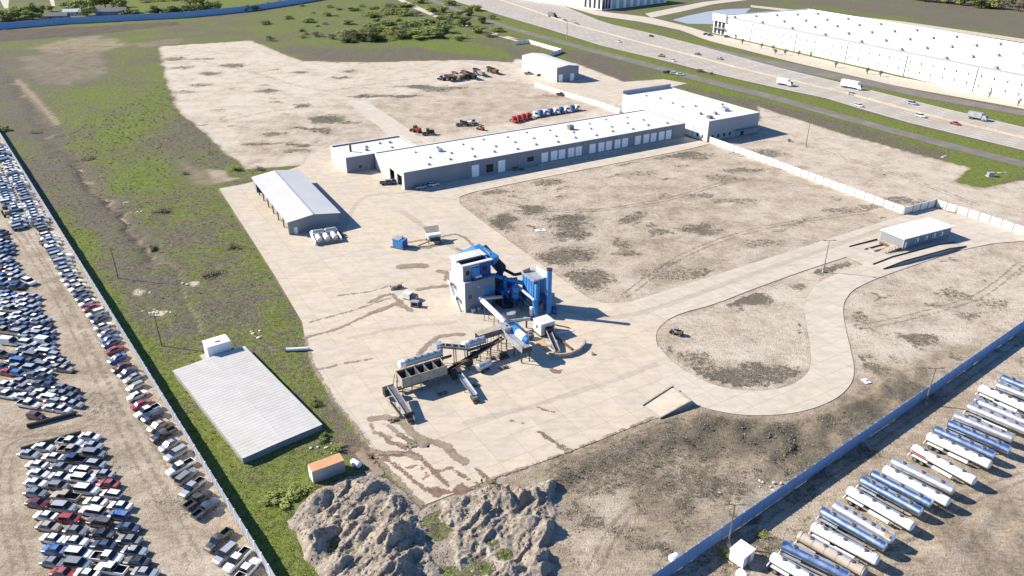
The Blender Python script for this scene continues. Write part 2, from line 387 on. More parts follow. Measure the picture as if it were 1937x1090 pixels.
paint([(120, 390), (185, 480), (300, 650), (350, 760), (430, 850), (545, 1040), (600, 1120), (520, 1100), (300, 745), (160, 525)], 4, green=1.1, veg=1)
paint([(210, 500), (300, 540), (370, 620), (300, 640), (240, 580)], 6, green=.2, veg=.8, soil=.3)
paint([(520, 560), (580, 640), (600, 740), (640, 800), (600, 800), (540, 700), (480, 640)], 4, green=.75, veg=1)
paint([(460, 880), (610, 820), (640, 850), (600, 900), (500, 940)], 4, green=.75, veg=1)
paint([(480, 935), (590, 905), (620, 930), (560, 985), (545, 1060), (580, 1120), (520, 1100)], 3, green=1.0, veg=1)
paint([(610, 760), (660, 805), (730, 890), (700, 900), (640, 840)], 2, 3, green=.1, veg=.5, soil=.2)
# roadside verges
paint([(875, 9), (980, 42), (1141, 91), (1347, 142), (1561, 190), (1695, 231), (1937, 289), (2100, 330), (2100, 350), (1937, 330), (1860, 356), (1800, 345), (1835, 318), (1600, 255), (1440, 206), (1300, 160), (1210, 133), (1060, 90), (960, 62)], 2, 2, veg=1.2, green=1.2)
paint([(1060, 92), (1095, 97), (1260, 137), (1180, 156), (1110, 136)], 3, 3, veg=.9, green=.05, soil=.25)
paint([(1300, 165), (1440, 192), (1600, 232), (1800, 290), (1790, 306), (1600, 256), (1440, 207), (1300, 170)], 2, 3, veg=.85, green=.15, soil=.25)
paint([(1090, 22), (1240, 54), (1330, 74), (1460, 108), (1600, 138), (1750, 178), (1937, 214), (2100, 250), (2100, 285), (1937, 243), (1752, 198), (1589, 157), (1460, 126), (1314, 85), (1146, 45)], 3, 3, veg=.95, green=.75)
paint([(1640, 168), (1750, 190), (1937, 226), (2100, 262), (2100, 285), (1937, 243), (1752, 198)], 2, 2, veg=1.2, green=1.2)
paint([(1500, 6), (1700, 30), (1937, 72), (2200, 110), (2200, -10), (1500, -20)], 6, veg=.7, green=.1, soil=.35)
paint([(1240, 20), (1290, 0), (1500, -5), (1500, 8), (1390, 16), (1280, 40)], 5, veg=.85, green=.35)
# bare lots
paint([(575, 600), (870, 365), (1340, 268), (1440, 226), (1835, 318), (1800, 345), (1860, 357), (1937, 340), (2200, 430), (2200, 460), (1937, 612), (1270, 1085), (1060, 1100), (1050, 905), (900, 920), (800, 950), (600, 700)], .8, 1, veg=-.1, soil=.6)
paint([(302, 88), (475, 77), (540, 105), (572, 116), (700, 118), (900, 113), (965, 118), (1000, 150), (1180, 178), (1300, 250), (760, 300), (625, 300), (575, 312), (470, 318), (430, 290), (372, 238), (332, 205), (314, 145)], 1.6, 5, soil=.90, veg=-.1, green=.2)
paint([(690, 192), (940, 150), (1100, 175), (1170, 205), (780, 260)], 2, 3, soil=.74)
paint([(440, 235), (655, 195), (745, 250), (600, 290), (470, 310)], 4, 5, soil=.77)
paint([(1010, 155), (1100, 178), (1170, 200), (1190, 190), (1210, 165), (1255, 150), (1180, 155), (1090, 120), (975, 112), (955, 135)], 1.5, 2, soil=1.0, veg=-.1)
paint([(868, 380), (900, 362), (1280, 286), (1345, 276), (1712, 408), (1690, 418), (1195, 574), (1110, 562)], 1.5, 2, soil=.74, veg=-.1)
paint([(1345, 278), (1440, 225), (1430, 200), (1600, 256), (1835, 318), (1800, 345), (1860, 357), (1937, 340), (2200, 420), (2200, 560), (1937, 450), (1760, 385), (1712, 406)], 1.2, 2, soil=.84, veg=-.1)
paint([(1240, 640), (1262, 605), (1350, 577), (1540, 505), (1600, 487), (1632, 500), (1530, 560), (1523, 590), (1536, 690), (1440, 741), (1330, 722), (1270, 688)], 1, 2, soil=.82, veg=-.1)
paint([(1594, 560), (1680, 518), (1937, 432), (2200, 350), (2200, 460), (1937, 612), (1620, 790), (1610, 700)], 2, 4, soil=.82, veg=-.1)
paint([(1050, 900), (1240, 795), (1320, 768), (1440, 790), (1560, 772), (1640, 700), (1937, 615), (1930, 640), (1500, 920), (1270, 1085), (1240, 1110), (1020, 1110)], 3, 5, soil=.55, veg=-.05)
paint([(1060, 900), (1180, 850), (1250, 900), (1200, 1000), (1130, 1090), (1060, 1090)], 5, 6, soil=.68)
paint([(1150, 830), (1310, 775), (1440, 792), (1560, 780), (1640, 720), (1720, 690), (1600, 840), (1450, 880), (1280, 850)], 6, 10, soil=.36)
paint([(1270, 1085), (1937, 620), (2200, 440), (2400, 700), (2300, 1300), (1200, 1200)], 1.2, 2, soil=.67, veg=-.1)
paint([(1730, 1000), (1860, 940), (1937, 960), (2000, 1100), (1750, 1090)], 4, 8, soil=.54)
paint([(-400, 255), (0, 255), (515, 1090), (545, 1150), (-600, 1200)], .8, 1, soil=.67, veg=-.1)
paint([(30, 450), (100, 520), (200, 700), (330, 900), (420, 1010), (330, 1000), (200, 830), (90, 640)], 4, 6, soil=.68)
paint([(905, 918), (1240, 792), (1320, 770), (1340, 800), (1100, 910), (960, 960), (880, 950)], 2, 3, veg=-.1, soil=.5)
# concrete yards keep plants off
YARD = [(415, 357), (480, 345), (545, 322), (575, 312), (578, 298), (592, 289), (628, 278), (700, 300), (770, 345), (872, 364), (868, 380), (875, 392), (1095, 552), (1120, 568), (1150, 575), (1195, 571), (1262, 606), (1244, 622), (1240, 640), (1246, 662), (1275, 690), (1330, 722), (1318, 770), (1240, 790), (1080, 855), (920, 910), (800, 957), (780, 940), (720, 875), (665, 800), (625, 750), (590, 690), (577, 640), (570, 600)]
paint(YARD, 1, 1, veg=-.2, soil=.6)
# weeds
W = [(1013, 399, 6, 4, .9), (1078, 416, 7, 4, .9), (945, 422, 5, 6, 1), (1081, 430, 6, 3, .8), (1200, 414, 4, 4, .8), (1283, 292, 13, 5, .8), (1326, 431, 5, 4, .8), (1385, 381, 6, 3, .6), (1335, 369, 5, 3, .6), (1369, 338, 7, 4, .6), (1413, 322, 9, 3, .7), (1056, 374, 4, 3, .7), (936, 363, 7, 3, .8), (1035, 344, 6, 3, .7), (1168, 309, 9, 2.5, .8), (1077, 442, 5, 3, .8), (1087, 477, 6, 4, .8), (1061, 485, 5, 4, .8), (1175, 477, 3, 3, .7), (1105, 526, 7, 5, .8), (1178, 459, 3, 3, .7), (1230, 330, 5, 3, .5), (1500, 420, 6, 3, .5), (1600, 400, 6, 3, .6), (1650, 392, 5, 3, .6), (1440, 460, 8, 3, .5), (1280, 520, 10, 4, .5),
     (333, 112, 6, 5, .8), (338, 128, 6, 5, .7), (387, 111, 8, 3, .8), (439, 124, 9, 5, .9), (395, 139, 6, 4, .9), (390, 160, 6, 4, .7), (346, 175, 9, 4, .6), (490, 175, 5, 4, .8), (506, 173, 7, 5, .9), (565, 138, 6, 3, .8), (650, 147, 6, 3, .9), (797, 165, 12, 4, 1), (751, 181, 12, 3, .9), (694, 183, 8, 3, .9), (575, 199, 5, 3, .9), (617, 225, 8, 5, 1), (583, 243, 9, 2, .9), (557, 274, 5, 2, .9), (495, 272, 7, 2, .9), (521, 253, 5, 3, .8), (614, 248, 6, 3, .8), (660, 233, 6, 3, .7), (666, 134, 6, 3, .8), (850, 168, 12, 2, .8), (1060, 182, 10, 4, .6), (560, 285, 6, 3, .7), (830, 170, 9, 3, .7),
     (1405, 560, 6, 3, 1), (1360, 568, 6, 3, .6), (1350, 712, 9, 4, 1), (1300, 690, 6, 3, .7), (1440, 697, 7, 3, .8), (1495, 718, 6, 3, .8), (1460, 736, 6, 1.5, .8), (1519, 620, 1.2, 5, 1), (1580, 505, 7, 3, .8), (1620, 495, 3, 2, .9), (1258, 660, 1.6, 6, .8), (1620, 600, 2, 3, .6), (1745, 645, 4, 3, .8), (1790, 560, 4, 3, .6), (1690, 420, 4, 2, .8), (1700, 380, 8, 3, .7), (1720, 385, 8, 2, .6), (1830, 600, 4, 3, .6), (1860, 575, 5, 3, .5), (1630, 690, 3, 3, .7), (1440, 290, 10, 5, .7), (1500, 320, 6, 2, .6), (1180, 900, 6, 5, .6), (1260, 870, 6, 4, .6), (1330, 830, 7, 5, .8), (1380, 800, 6, 3, .8), (1640, 780, 6, 3, .8), (1560, 800, 4, 3, .8), (1500, 860, 6, 5, .7), (1360, 930, 5, 5, .7), (1210, 840, 6, 3, .7), (1160, 870, 6, 3, .7), (1450, 830, 8, 4, .8), (1700, 740, 6, 2, .7),
     (110, 700, 5, 2, .35), (180, 770, 5, 3, .45), (90, 480, 6, 4, .4), (230, 880, 5, 3, .35), (330, 960, 6, 4, .45), (140, 590, 5, 3, .3), (1560, 1010, 4, 4, .4)]
spots('weed', W)
spots('weed', [(random.uniform(900, 1680), random.uniform(300, 540), random.uniform(1, 3.5), random.uniform(.8, 2), random.uniform(.4, .75)) for _ in range(60)])
spots('weed', [(random.uniform(1620, 1930), random.uniform(470, 690), random.uniform(1, 2.5), random.uniform(.8, 2), random.uniform(.4, .75)) for _ in range(24)])
spots('weed', [(random.uniform(330, 700), random.uniform(95, 290), random.uniform(1.5, 4), random.uniform(1, 2), random.uniform(.3, .7)) for _ in range(36)])
spots('weed', [(random.uniform(1080, 1650), random.uniform(790, 1060), random.uniform(1, 4), random.uniform(1, 4), random.uniform(.4, .8)) for _ in range(50)])
spots('weed', [(x, y, 1, 1, .5) for x, y in [(72, 250), (170, 300)]])  # darkens the ground to paint shade in two hollows
CREEK = [(-10, 118), (15, 140), (39, 170), (48, 187), (72, 205), (68, 215), (77, 232), (105, 245), (99, 265), (103, 276), (138, 295), (165, 342), (182, 361), (202, 378), (201, 390), (223, 411), (245, 419), (253, 435), (278, 460), (286, 477), (283, 496), (300, 500), (319, 497), (341, 515), (337, 527), (352, 560), (372, 600), (380, 625)]
paint(CREEK[:21], 2.5, 6, line=2.4, veg=.8, green=-.2, soil=.1, weed=.35, dz=-.6)
paint(CREEK[:9], .9, 9, line=.3, veg=-.1, soil=.62, dz=-.5)
paint(CREEK[10:21], .6, 9, line=.5, veg=-.2, soil=.76, dz=-1.2)
paint(CREEK[20:], .8, 3, line=.35, veg=.1, soil=.6, dz=-.45)
paint([(30, 150), (60, 180), (110, 235)], 2, 3, line=1.5, veg=.2, soil=.6, redsoil=.4)
for a in ((72, 250), (170, 300), (118, 258)):
    paint([(a[0]-9, a[1]-2), (a[0]+9, a[1]-4), (a[0]+10, a[1]+2), (a[0]-8, a[1]+3)], 1.2, 2, veg=.3, soil=.05, dz=-1.3)  # sunken pit, its floor also painted dark as shade
for c in ((262, 553), (300, 592), (365, 537)):
    paint([(c[0]-9, c[1]-5), (c[0]+10, c[1]-3), (c[0]+9, c[1]+6), (c[0]-7, c[1]+4)], .8, 3, veg=-.2, soil=1.0)
LOOP = [(1246, 655), (1275, 690), (1330, 722), (1380, 737), (1440, 741), (1490, 733), (1525, 712), (1535, 690), (1533, 660), (1527, 620), (1522, 590), (1524, 572), (1597, 572), (1594, 590), (1600, 625), (1610, 665), (1617, 700), (1612, 725), (1590, 750), (1550, 770), (1500, 783), (1440, 787), (1390, 785), (1330, 772), (1300, 762), (1235, 700)]
ACCESS = [(1185, 574), (1450, 490), (1690, 413), (1765, 394), (1850, 417), (1937, 440), (1990, 452), (1840, 464), (1680, 519), (1640, 535), (1610, 551), (1597, 572), (1524, 572), (1530, 556), (1546, 536), (1580, 519), (1632, 501), (1600, 487), (1540, 506), (1430, 545), (1350, 577), (1290, 592), (1262, 606)]
HUP = [(930, -32), (1058, 8), (1146, 44), (1231, 63), (1314, 84), (1460, 125), (1589, 156), (1752, 197), (1937, 241), (2250, 318)]
HLO = [(770, -28), (852, 0), (980, 39), (1035, 55), (1141, 88), (1252, 114), (1347, 139), (1460, 165), (1561, 186), (1695, 227), (1937, 285), (2250, 362)]
APRON = [(700, 325), (1290, 258), (1345, 272), (1283, 287), (1100, 322), (905, 361), (873, 371), (860, 378), (790, 372)]
BSTRIP = [(655, 193), (690, 190), (778, 246), (800, 270), (740, 270), (737, 255)]
SAPRON = [(958, 133), (985, 124), (1060, 152), (1100, 147), (1192, 158), (1255, 150), (1300, 158), (1178, 186), (1160, 205), (1010, 158)]
STRIPS = {
 'frontage_path': ([(770, -22), (880, 22), (968, 51), (1071, 79), (1192, 110), (1296, 138), (1460, 179), (1695, 244), (1822, 277), (1937, 305), (2200, 372)], [(760, -18), (872, 25), (966, 57), (1069, 86), (1190, 118), (1294, 147), (1458, 189), (1692, 254), (1820, 288), (1937, 317), (2200, 390)], 'asphalt'),
 'service_road': ([(1318, 83), (1416, 106), (1520, 125), (1620, 147), (1752, 176), (1937, 210), (2200, 268)], [(1320, 88), (1400, 111), (1520, 138), (1620, 158), (1752, 187), (1937, 219), (2200, 282)], 'asphalt'),
 'warehouse_drive': ([(1040, 0), (1137, 22), (1230, 33), (1300, 50), (1345, 64), (1500, 100), (1700, 146), (1937, 190), (2200, 240)], [(1050, 6), (1130, 30), (1215, 42), (1290, 58), (1335, 76), (1500, 118), (1700, 164), (1937, 206), (2200, 260)], 'road'),
 'pond_road': ([(1220, 26), (1260, 18), (1330, 4), (1420, -6)], [(1232, 34), (1290, 22), (1350, 8), (1440, -3)], 'road'),
 'back_drive': ([(1420, 10), (1700, 40), (1937, 74), (2200, 118)], [(1420, 14), (1700, 45), (1937, 81), (2200, 126)], 'road')}
FLAT = np.zeros(len(PX))
POND = [(1272, 38), (1300, 30), (1360, 18), (1420, 16), (1400, 34), (1350, 46), (1300, 45)]
for px in [POND, YARD, LOOP, ACCESS, APRON, BSTRIP, SAPRON, HUP+HLO[::-1]]+[u_+l_[::-1] for u_, l_, m_ in STRIPS.values()]:
    pl_ = [G2(p) for p in px]; xs = [p[0] for p in pl_]; ys = [p[1] for p in pl_]
    idx = np.where((PX > min(xs)-4) & (PX < max(xs)+4) & (PY > min(ys)-4) & (PY < max(ys)+4))[0]
    FLAT[idx] = np.maximum(FLAT[idx], np.clip((3.5-sdist(pl_, PX[idx], PY[idx]))/2, 0, 1))
inn = FLAT > .99; ATT['weed'][inn] *= .0
Z = -.03+ATT['dz']*.9*(1-FLAT)
vg = np.clip((ATT['veg']-.6)/.3, 0, 1)*(PY < 900)
Z += vg*(fbm(PX*.22, PY*.22, 4, 21)-.35)*.55*np.clip((900-PY)/300, 0, 1)
bare = np.clip((.45-ATT['veg'])/.3, 0, 1)*np.clip((.62-ATT['soil'])/.2, 0, 1)
rdg = 1-np.abs(fbm((PX*.8+PY*.6)*.10, (PY*.8-PX*.6)*.28, 4, 37)*2-1)
Z += bare*np.clip(rdg-.62, 0, 1)*2.6*np.clip((240-PY)/60, 0, 1)
Z += bare*np.clip(fbm(PX*.25, PY*.25, 4, 33)-.40, 0, 1)*2.4
Z = np.where(Z > -.03, -.03+(Z+.03)*(1-FLAT), Z)
iy, ix = np.meshgrid(np.arange(NYG-1), np.arange(NXG-1), indexing='ij'); k = (iy*NXG+ix).ravel()
faces = np.stack([k, k+1, k+NXG+1, k+NXG], 1)
me = bpy.data.meshes.new('ground')
me.vertices.add(len(PX)); me.vertices.foreach_set('co', np.stack([PX, PY, Z], 1).ravel())
me.loops.add(faces.size); me.loops.foreach_set('vertex_index', faces.ravel().astype(np.int32))
me.polygons.add(len(faces)); me.polygons.foreach_set('loop_start', np.arange(0, faces.size, 4, dtype=np.int32)); me.polygons.foreach_set('loop_total', np.full(len(faces), 4, np.int32))
me.polygons.foreach_set('use_smooth', np.ones(len(faces), bool))
for a in ('soil', 'veg', 'green', 'weed', 'redsoil'):
    me.attributes.new(a, 'FLOAT', 'POINT').data.foreach_set('value', ATT[a].astype(np.float32))
me.materials.append(M['ground']); me.update(); me.validate()
ground = bpy.data.objects.new('ground', me); COL.objects.link(ground); ground['kind'] = 'structure'
def samp(a, x, y):
    i = min(max(np.searchsorted(gy, y)-1, 0), NYG-2); j = min(max(np.searchsorted(gx, x)-1, 0), NXG-2)
    A = ATT[a].reshape(NYG, NXG) if a != 'z' else Z.reshape(NYG, NXG)
    u = (x-gx[j])/(gx[j+1]-gx[j]); v = (y-gy[i])/(gy[i+1]-gy[i])
    return float((A[i, j]*(1-u)+A[i, j+1]*u)*(1-v)+(A[i+1, j]*(1-u)+A[i+1, j+1]*u)*v)
# ------------------------------------------------------------------ paved sheets
def clip_cell(poly, x0, y0, x1, y1):
    def cut(P, ins, cross):
        o = []
        for i in range(len(P)):
            a, b = P[i-1], P[i]
            if ins(b):
                if not ins(a): o.append(cross(a, b))
                o.append(b)
            elif ins(a): o.append(cross(a, b))
        return o
    lx = lambda c: (lambda a, b: (c, a[1]+(b[1]-a[1])*(c-a[0])/(b[0]-a[0])))
    ly = lambda c: (lambda a, b: (a[0]+(b[0]-a[0])*(c-a[1])/(b[1]-a[1]), c))
    for ins, cr in ((lambda p: p[0] >= x0, lx(x0)), (lambda p: p[0] <= x1, lx(x1)), (lambda p: p[1] >= y0, ly(y0)), (lambda p: p[1] <= y1, ly(y1))):
        poly = cut(poly, ins, cr)
        if len(poly) < 3: return []
    return poly
def area(p): return .5*sum(p[i-1][0]*p[i][1]-p[i][0]*p[i-1][1] for i in range(len(p)))
def smooth_poly(pts, n=3):
    """round a closed outline where its corners are shallow"""
    for _ in range(n):
        o = []
        for i in range(len(pts)):
            a, b, c = Vector(pts[i-1]), Vector(pts[i]), Vector(pts[(i+1) % len(pts)])
            if (b-a).angle(c-b, 0) < R(50): o += [tuple(b+(a-b)*.25), tuple(b+(c-b)*.25)]
            else: o.append(tuple(b))
        pts = o
    return pts
def slabs(name, px, z, m, cell, ang=R(30.5), th=.10, gap=.05, limit=300, rnd=2):
    """a paving of poured slabs: base with filler, and each slab a piece of its own"""
    poly = smooth_poly([G2(p) for p in px], rnd); ca, sa = math.cos(-ang), math.sin(-ang)
    loc = [(x*ca-y*sa, x*sa+y*ca) for x, y in poly]
    base = MB(); n = len(poly); base.add([(p[0], p[1], z-.012) for p in poly], [list(range(n)) if area(poly) > 0 else list(range(n))[::-1]])
    root = base.build(name, M['joint']); root['kind'] = 'structure'
    xs = [p[0] for p in loc]; ys = [p[1] for p in loc]; pcs = []
    X = math.floor(min(xs)/cell[0])*cell[0]
    while X < max(xs):
        Y = math.floor(min(ys)/cell[1])*cell[1]
        while Y < max(ys):
            c = clip_cell(loc, X+gap/2, Y+gap/2, X+cell[0]-gap/2, Y+cell[1]-gap/2)
            if len(c) > 2 and abs(area(c)) > .05: pcs.append(c)
            Y += cell[1]
        X += cell[0]
    def world(c):
        w = [(x*ca+y*sa, -x*sa+y*ca) for x, y in c]
        if area(w) < 0: w = w[::-1]
        return w
    W = [world(c) for c in pcs]
    W.sort(key=lambda c: -abs(area(c))/(c[0][0]**2+c[0][1]**2))
    rest = MB()
    for i, c in enumerate(W):
        cx = sum(p[0] for p in c)/len(c); cy = sum(p[1] for p in c)/len(c)
        zz = z+random.uniform(-.004, .004)
        if i < limit:
            b = MB(); k = len(c); b.add([(p[0]-cx, p[1]-cy, zz) for p in c], [list(range(k))])
            o = inst('concrete_slab', b.mesh('concrete_slab', m), root, (cx, cy, 0))
        else:
            k = len(c); rest.add([(p[0], p[1], zz) for p in c], [list(range(k))])
    if rest.v:
        r = rest.build('concrete_slabs_beyond', m, root); r['kind'] = 'stuff'
    return root
slabs('concrete_yard', YARD, .05, M['pad'], (6.2, 6.2), rnd=1)
slabs('loop_road', LOOP, .075, M['road'], (4.4, 4.4), rnd=2)
slabs('access_road', ACCESS, .10, M['road'], (4.4, 4.4), rnd=1)
slabs('dock_apron', APRON, .10, M['road'], (4.4, 4.4), rnd=1)
slabs('back_strip_road', BSTRIP, .05, M['road'], (4.4, 4.4), rnd=1)
slabs('shed_apron', SAPRON, .04, M['pad'], (6.2, 6.2), limit=120, rnd=1)
def strip(name, up, lo, z, m, lanes=0, kind='structure'):
    a = [G(*p) for p in up]; b = [G(*p) for p in lo]; mb = MB(); n = 30
    def at(L, t):
        d = [0]
        for i in range(1, len(L)): d.append(d[-1]+(L[i]-L[i-1]).length)
        s = t*d[-1]
        for i in range(1, len(L)):
            if s <= d[i]+1e-6: return L[i-1].lerp(L[i], (s-d[i-1])/(d[i]-d[i-1]))
        return L[-1]
    A = [at(a, i/n) for i in range(n+1)]; B = [at(b, i/n) for i in range(n+1)]
    for i in range(n):
        q = [A[i], B[i], B[i+1], A[i+1]]; mb.quad(*[(p.x, p.y, z) for p in q])
    o = mb.build(name, m); o['kind'] = kind
    return A, B, o
HA, HB, hwy = strip('highway', HUP, HLO, .08, M['hwy'])
def lane(t, wd, m, name, dash=None, z=.088):
    mb = MB(); pts = [HA[i].lerp(HB[i], t) for i in range(len(HA))]
    for i in range(len(pts)-1):
        a, b = pts[i], pts[i+1]; d = (b-a); L = d.length; d.normalize(); s = Vector((-d.y, d.x, 0))*wd/2
        if dash:
            q = 0
            while q < L-dash[0]:
                p0, p1 = a+d*q, a+d*(q+dash[0]); mb.quad(*[(v.x, v.y, z) for v in (p0-s, p1-s, p1+s, p0+s)]); q += dash[0]+dash[1]
        else: mb.quad(*[(v.x, v.y, z) for v in (a-s, b-s, b+s, a+s)])
    o = mb.build(name, m, hwy); return o
for t in (.1, .2, .3, .4, .6, .7, .8, .9): lane(t, .35, M['line'], 'lane_marking', (5, 9))
for t in (.035, .965): lane(t, .3, M['line'], 'edge_line')
for t in (.475, .525): lane(t, .5, M['yellow'], 'yellow_line')
for t in (.07, .15, .25, .35, .65, .75, .85): lane(t, 1.6, M['asphalt'] if False else M['kerb'], 'wheel_track', None, .0845)
bar = MB()
pts = [HA[i].lerp(HB[i], .5) for i in range(len(HA))]
for i in range(len(pts)-1): bar.beam(pts[i]+Vector((0, 0, .5)), pts[i+1]+Vector((0, 0, .5)), .5, .9)
tag(bar.build('median_barrier', M['kerb']), 'low tan concrete barrier running down the middle of the highway', 'barrier')
for i_, (n_, (u_, l_, m_)) in enumerate(STRIPS.items()): strip(n_, u_, l_, .05+.006*i_, M[m_])
strip('dirt_track', [(755, -4), (790, 12), (830, 30)], [(748, -2), (782, 16), (826, 34)], .05, M['road'])
strip('dirt_track', [(880, 46), (920, 58), (985, 75)], [(878, 49), (918, 63), (983, 80)], .05, M['road'])
strip('field_lane', [(-2, -4), (4, 8), (8, 16)], [(18, -4), (16, 8), (16, 16)], .05, M['road'])
strip('field_lane', [(92, -6), (95, 4), (98, 12)], [(101, -6), (103, 4), (104, 12)], .05, M['road'])
pond = MB(); pp = smooth_poly([G2(p) for p in POND], 2)
pond.add([(p[0], p[1], .04) for p in pp], [list(range(len(pp))) if area(pp) > 0 else list(range(len(pp)))[::-1]])
pond.build('pond', M['water'])['kind'] = 'structure'
# ------------------------------------------------------------------ stains
def stain(name, px, z, m, wd=None, step=.5):
    pts = [G2(p) for p in px]; xs = [p[0] for p in pts]; ys = [p[1] for p in pts]; mg = 1.5+(wd or 0)
    X = np.arange(min(xs)-mg, max(xs)+mg, step); Y = np.arange(min(ys)-mg, max(ys)+mg, step); A, B = np.meshgrid(X, Y); a, b = A.ravel(), B.ravel()
    d = ldist(pts, a, b)-wd if wd else sdist(pts, a, b)
    e = np.clip(.5-d/2.0, 0, 1); nx = len(X); keep = e.reshape(A.shape) > 0
    mb = MB(); used = {}; vals = []
    def vid(i, j):
        if (i, j) not in used:
            used[(i, j)] = len(mb.v); mb.v.append((X[j], Y[i], z)); vals.append(e[i*nx+j])
        return used[(i, j)]
    for i in range(len(Y)-1):
        for j in range(nx-1):
            if keep[i:i+2, j:j+2].any(): mb.f.append([vid(i, j), vid(i, j+1), vid(i+1, j+1), vid(i+1, j)]); mb.m.append(0)
    o = mb.build(name, m); o['kind'] = 'structure'
    o.data.attributes.new('edge', 'FLOAT', 'POINT').data.foreach_set('value', vals); return o
def zz(x, y, ox, oy, s): return (ox+x/s, oy+y/s)
q7 = lambda L: [zz(x, y, 500, 820, 3.228) for x, y in L]
q2 = lambda L: [zz(x, y, 700, 600, 3.874) for x, y in L]
SZ = [.066]
def st(L, m='mud', wd=None):
    SZ[0] += .0016; stain('mud_stain' if m == 'mud' else 'grit_stain', L, SZ[0], M[m], wd)
def curve(L, n=8):
    o = []
    for i in range(len(L)-1):
        p = [Vector(L[max(0, i-1)]), Vector(L[i]), Vector(L[i+1]), Vector(L[min(len(L)-1, i+2)])]
        for k in range(n):
            t = k/n; o.append(tuple(.5*((2*p[1])+(p[2]-p[0])*t+(2*p[0]-5*p[1]+4*p[2]-p[3])*t*t+(3*p[1]-p[0]-3*p[2]+p[3])*t**3)))
    return o+[L[-1]]
def lane_wear(L, wd): L = curve(L); SZ[0] += .0016; stain('tyre_wear', L, SZ[0]+.055, M['tyre_lane'], wd, .7)
lane_wear([(760, 400), (860, 470), (960, 540), (1080, 590), (1200, 595), (1420, 520), (1680, 430)], 1.1)
lane_wear([(640, 460), (680, 380), (760, 365), (900, 350), (1100, 305), (1290, 270)], .9)
lane_wear([(660, 640), (760, 620), (860, 610)], .8); lane_wear([(880, 800), (1000, 770), (1160, 720), (1240, 690)], .8)
st(q7([(960, 330), (1060, 330), (1140, 350), (1200, 300), (1280, 345), (1230, 370), (1100, 370), (1060, 400), (1010, 370)]))
st(q7([(1330, 250), (1400, 280), (1400, 310), (1350, 300)]))
st(q7([(560, 100), (620, 115), (760, 130), (860, 125)]), wd=.9)
st(q7([(700, 0), (760, 50), (860, 90), (950, 150), (1040, 240), (1120, 320)]), wd=.45)
st(q7([(700, 130), (800, 200), (880, 260), (960, 330)]), wd=.4)
st(q7([(820, 10), (900, 50), (1000, 50), (1100, 80), (1140, 100), (1180, 160), (1220, 180)]), wd=.6)
st(q7([(880, 20), (940, 40), (1010, 30), (1000, 60), (940, 70)]), 'grit')
st(q7([(1030, 240), (1140, 210), (1200, 260), (1290, 300)]), wd=.25)
st(q7([(870, 210), (950, 190), (1000, 260), (960, 280)]), wd=.2)
st(q7([(1690, 0), (1760, 50), (1830, 100), (1870, 110)]), wd=.35)
st(q7([(1180, 250), (1260, 280), (1320, 330)]), wd=.3)
st(q7([(1290, 220), (1340, 260), (1400, 300)]), wd=.3)
st(q7([(580, 110), (640, 180), (700, 240)]), 'grit', .8)
st(q2([(1210, 840), (1260, 850), (1340, 910), (1400, 940), (1470, 980)]), wd=.3)
st(q2([(1230, 660), (1290, 685), (1370, 700)]), wd=.25)
st(q2([(1030, 760), (1080, 770), (1130, 790)]), wd=.2)
st(q2([(0, 750), (100, 735), (190, 750), (260, 800), (340, 880), (440, 910), (560, 950), (620, 1020), (690, 1060)]), 'grit', .9)
st(q2([(0, 790), (40, 850), (150, 890), (230, 940), (420, 945)]), 'grit', .35)
st(q2([(110, 780), (200, 850), (300, 920), (380, 950)]), 'grit', .35)
st(q2([(0, 990), (120, 1000), (260, 1010), (350, 1040)]), 'grit', .5)
st(q2([(360, 280), (420, 200), (520, 140), (620, 130), (680, 130)]), 'grit', .7)
st(q2([(1290, 200), (1310, 270), (1240, 220), (1210, 180), (1270, 160)]), 'sandst')
st(q2([(1310, 380), (1400, 390), (1390, 415), (1330, 410)]))
q1 = lambda L: [zz(x, y, 700, 420, 3.874) for x, y in L]
st(q1([(0, 670), (80, 650), (190, 600), (300, 650)]), 'grit', .7)
st(q1([(0, 590), (100, 540), (160, 530), (240, 610), (290, 650)]), 'grit', .6)
st(q1([(350, 500), (450, 480), (560, 470)]), 'grit', .8)
st(q1([(230, 330), (330, 320), (390, 325)]), 'grit', 1.6)
st(q1([(280, 150), (420, 130), (620, 90), (700, 120), (770, 190), (720, 230), (640, 200)]), 'grit', .5)
st(q1([(300, 180), (420, 190), (520, 160)]), 'grit', .8)
st(q1([(500, 360), (580, 380), (560, 420)]), 'grit', 1.0)
st([(577, 640), (592, 690), (628, 752), (668, 803)], 'grit', .3); st([(668, 803), (722, 876), (782, 940), (800, 955)], 'grit', .45); st([(1238, 789), (1080, 853), (990, 886), (922, 908)], 'grit', .2)
st([(575, 640), (640, 622), (720, 585), (760, 570)], 'grit', .4)
st([(640, 560), (700, 552), (760, 535)], 'grit', .25)
st([(585, 610), (660, 590), (735, 565)], 'grit', .25)
st([(600, 700), (650, 688), (700, 680)], 'grit', .3)

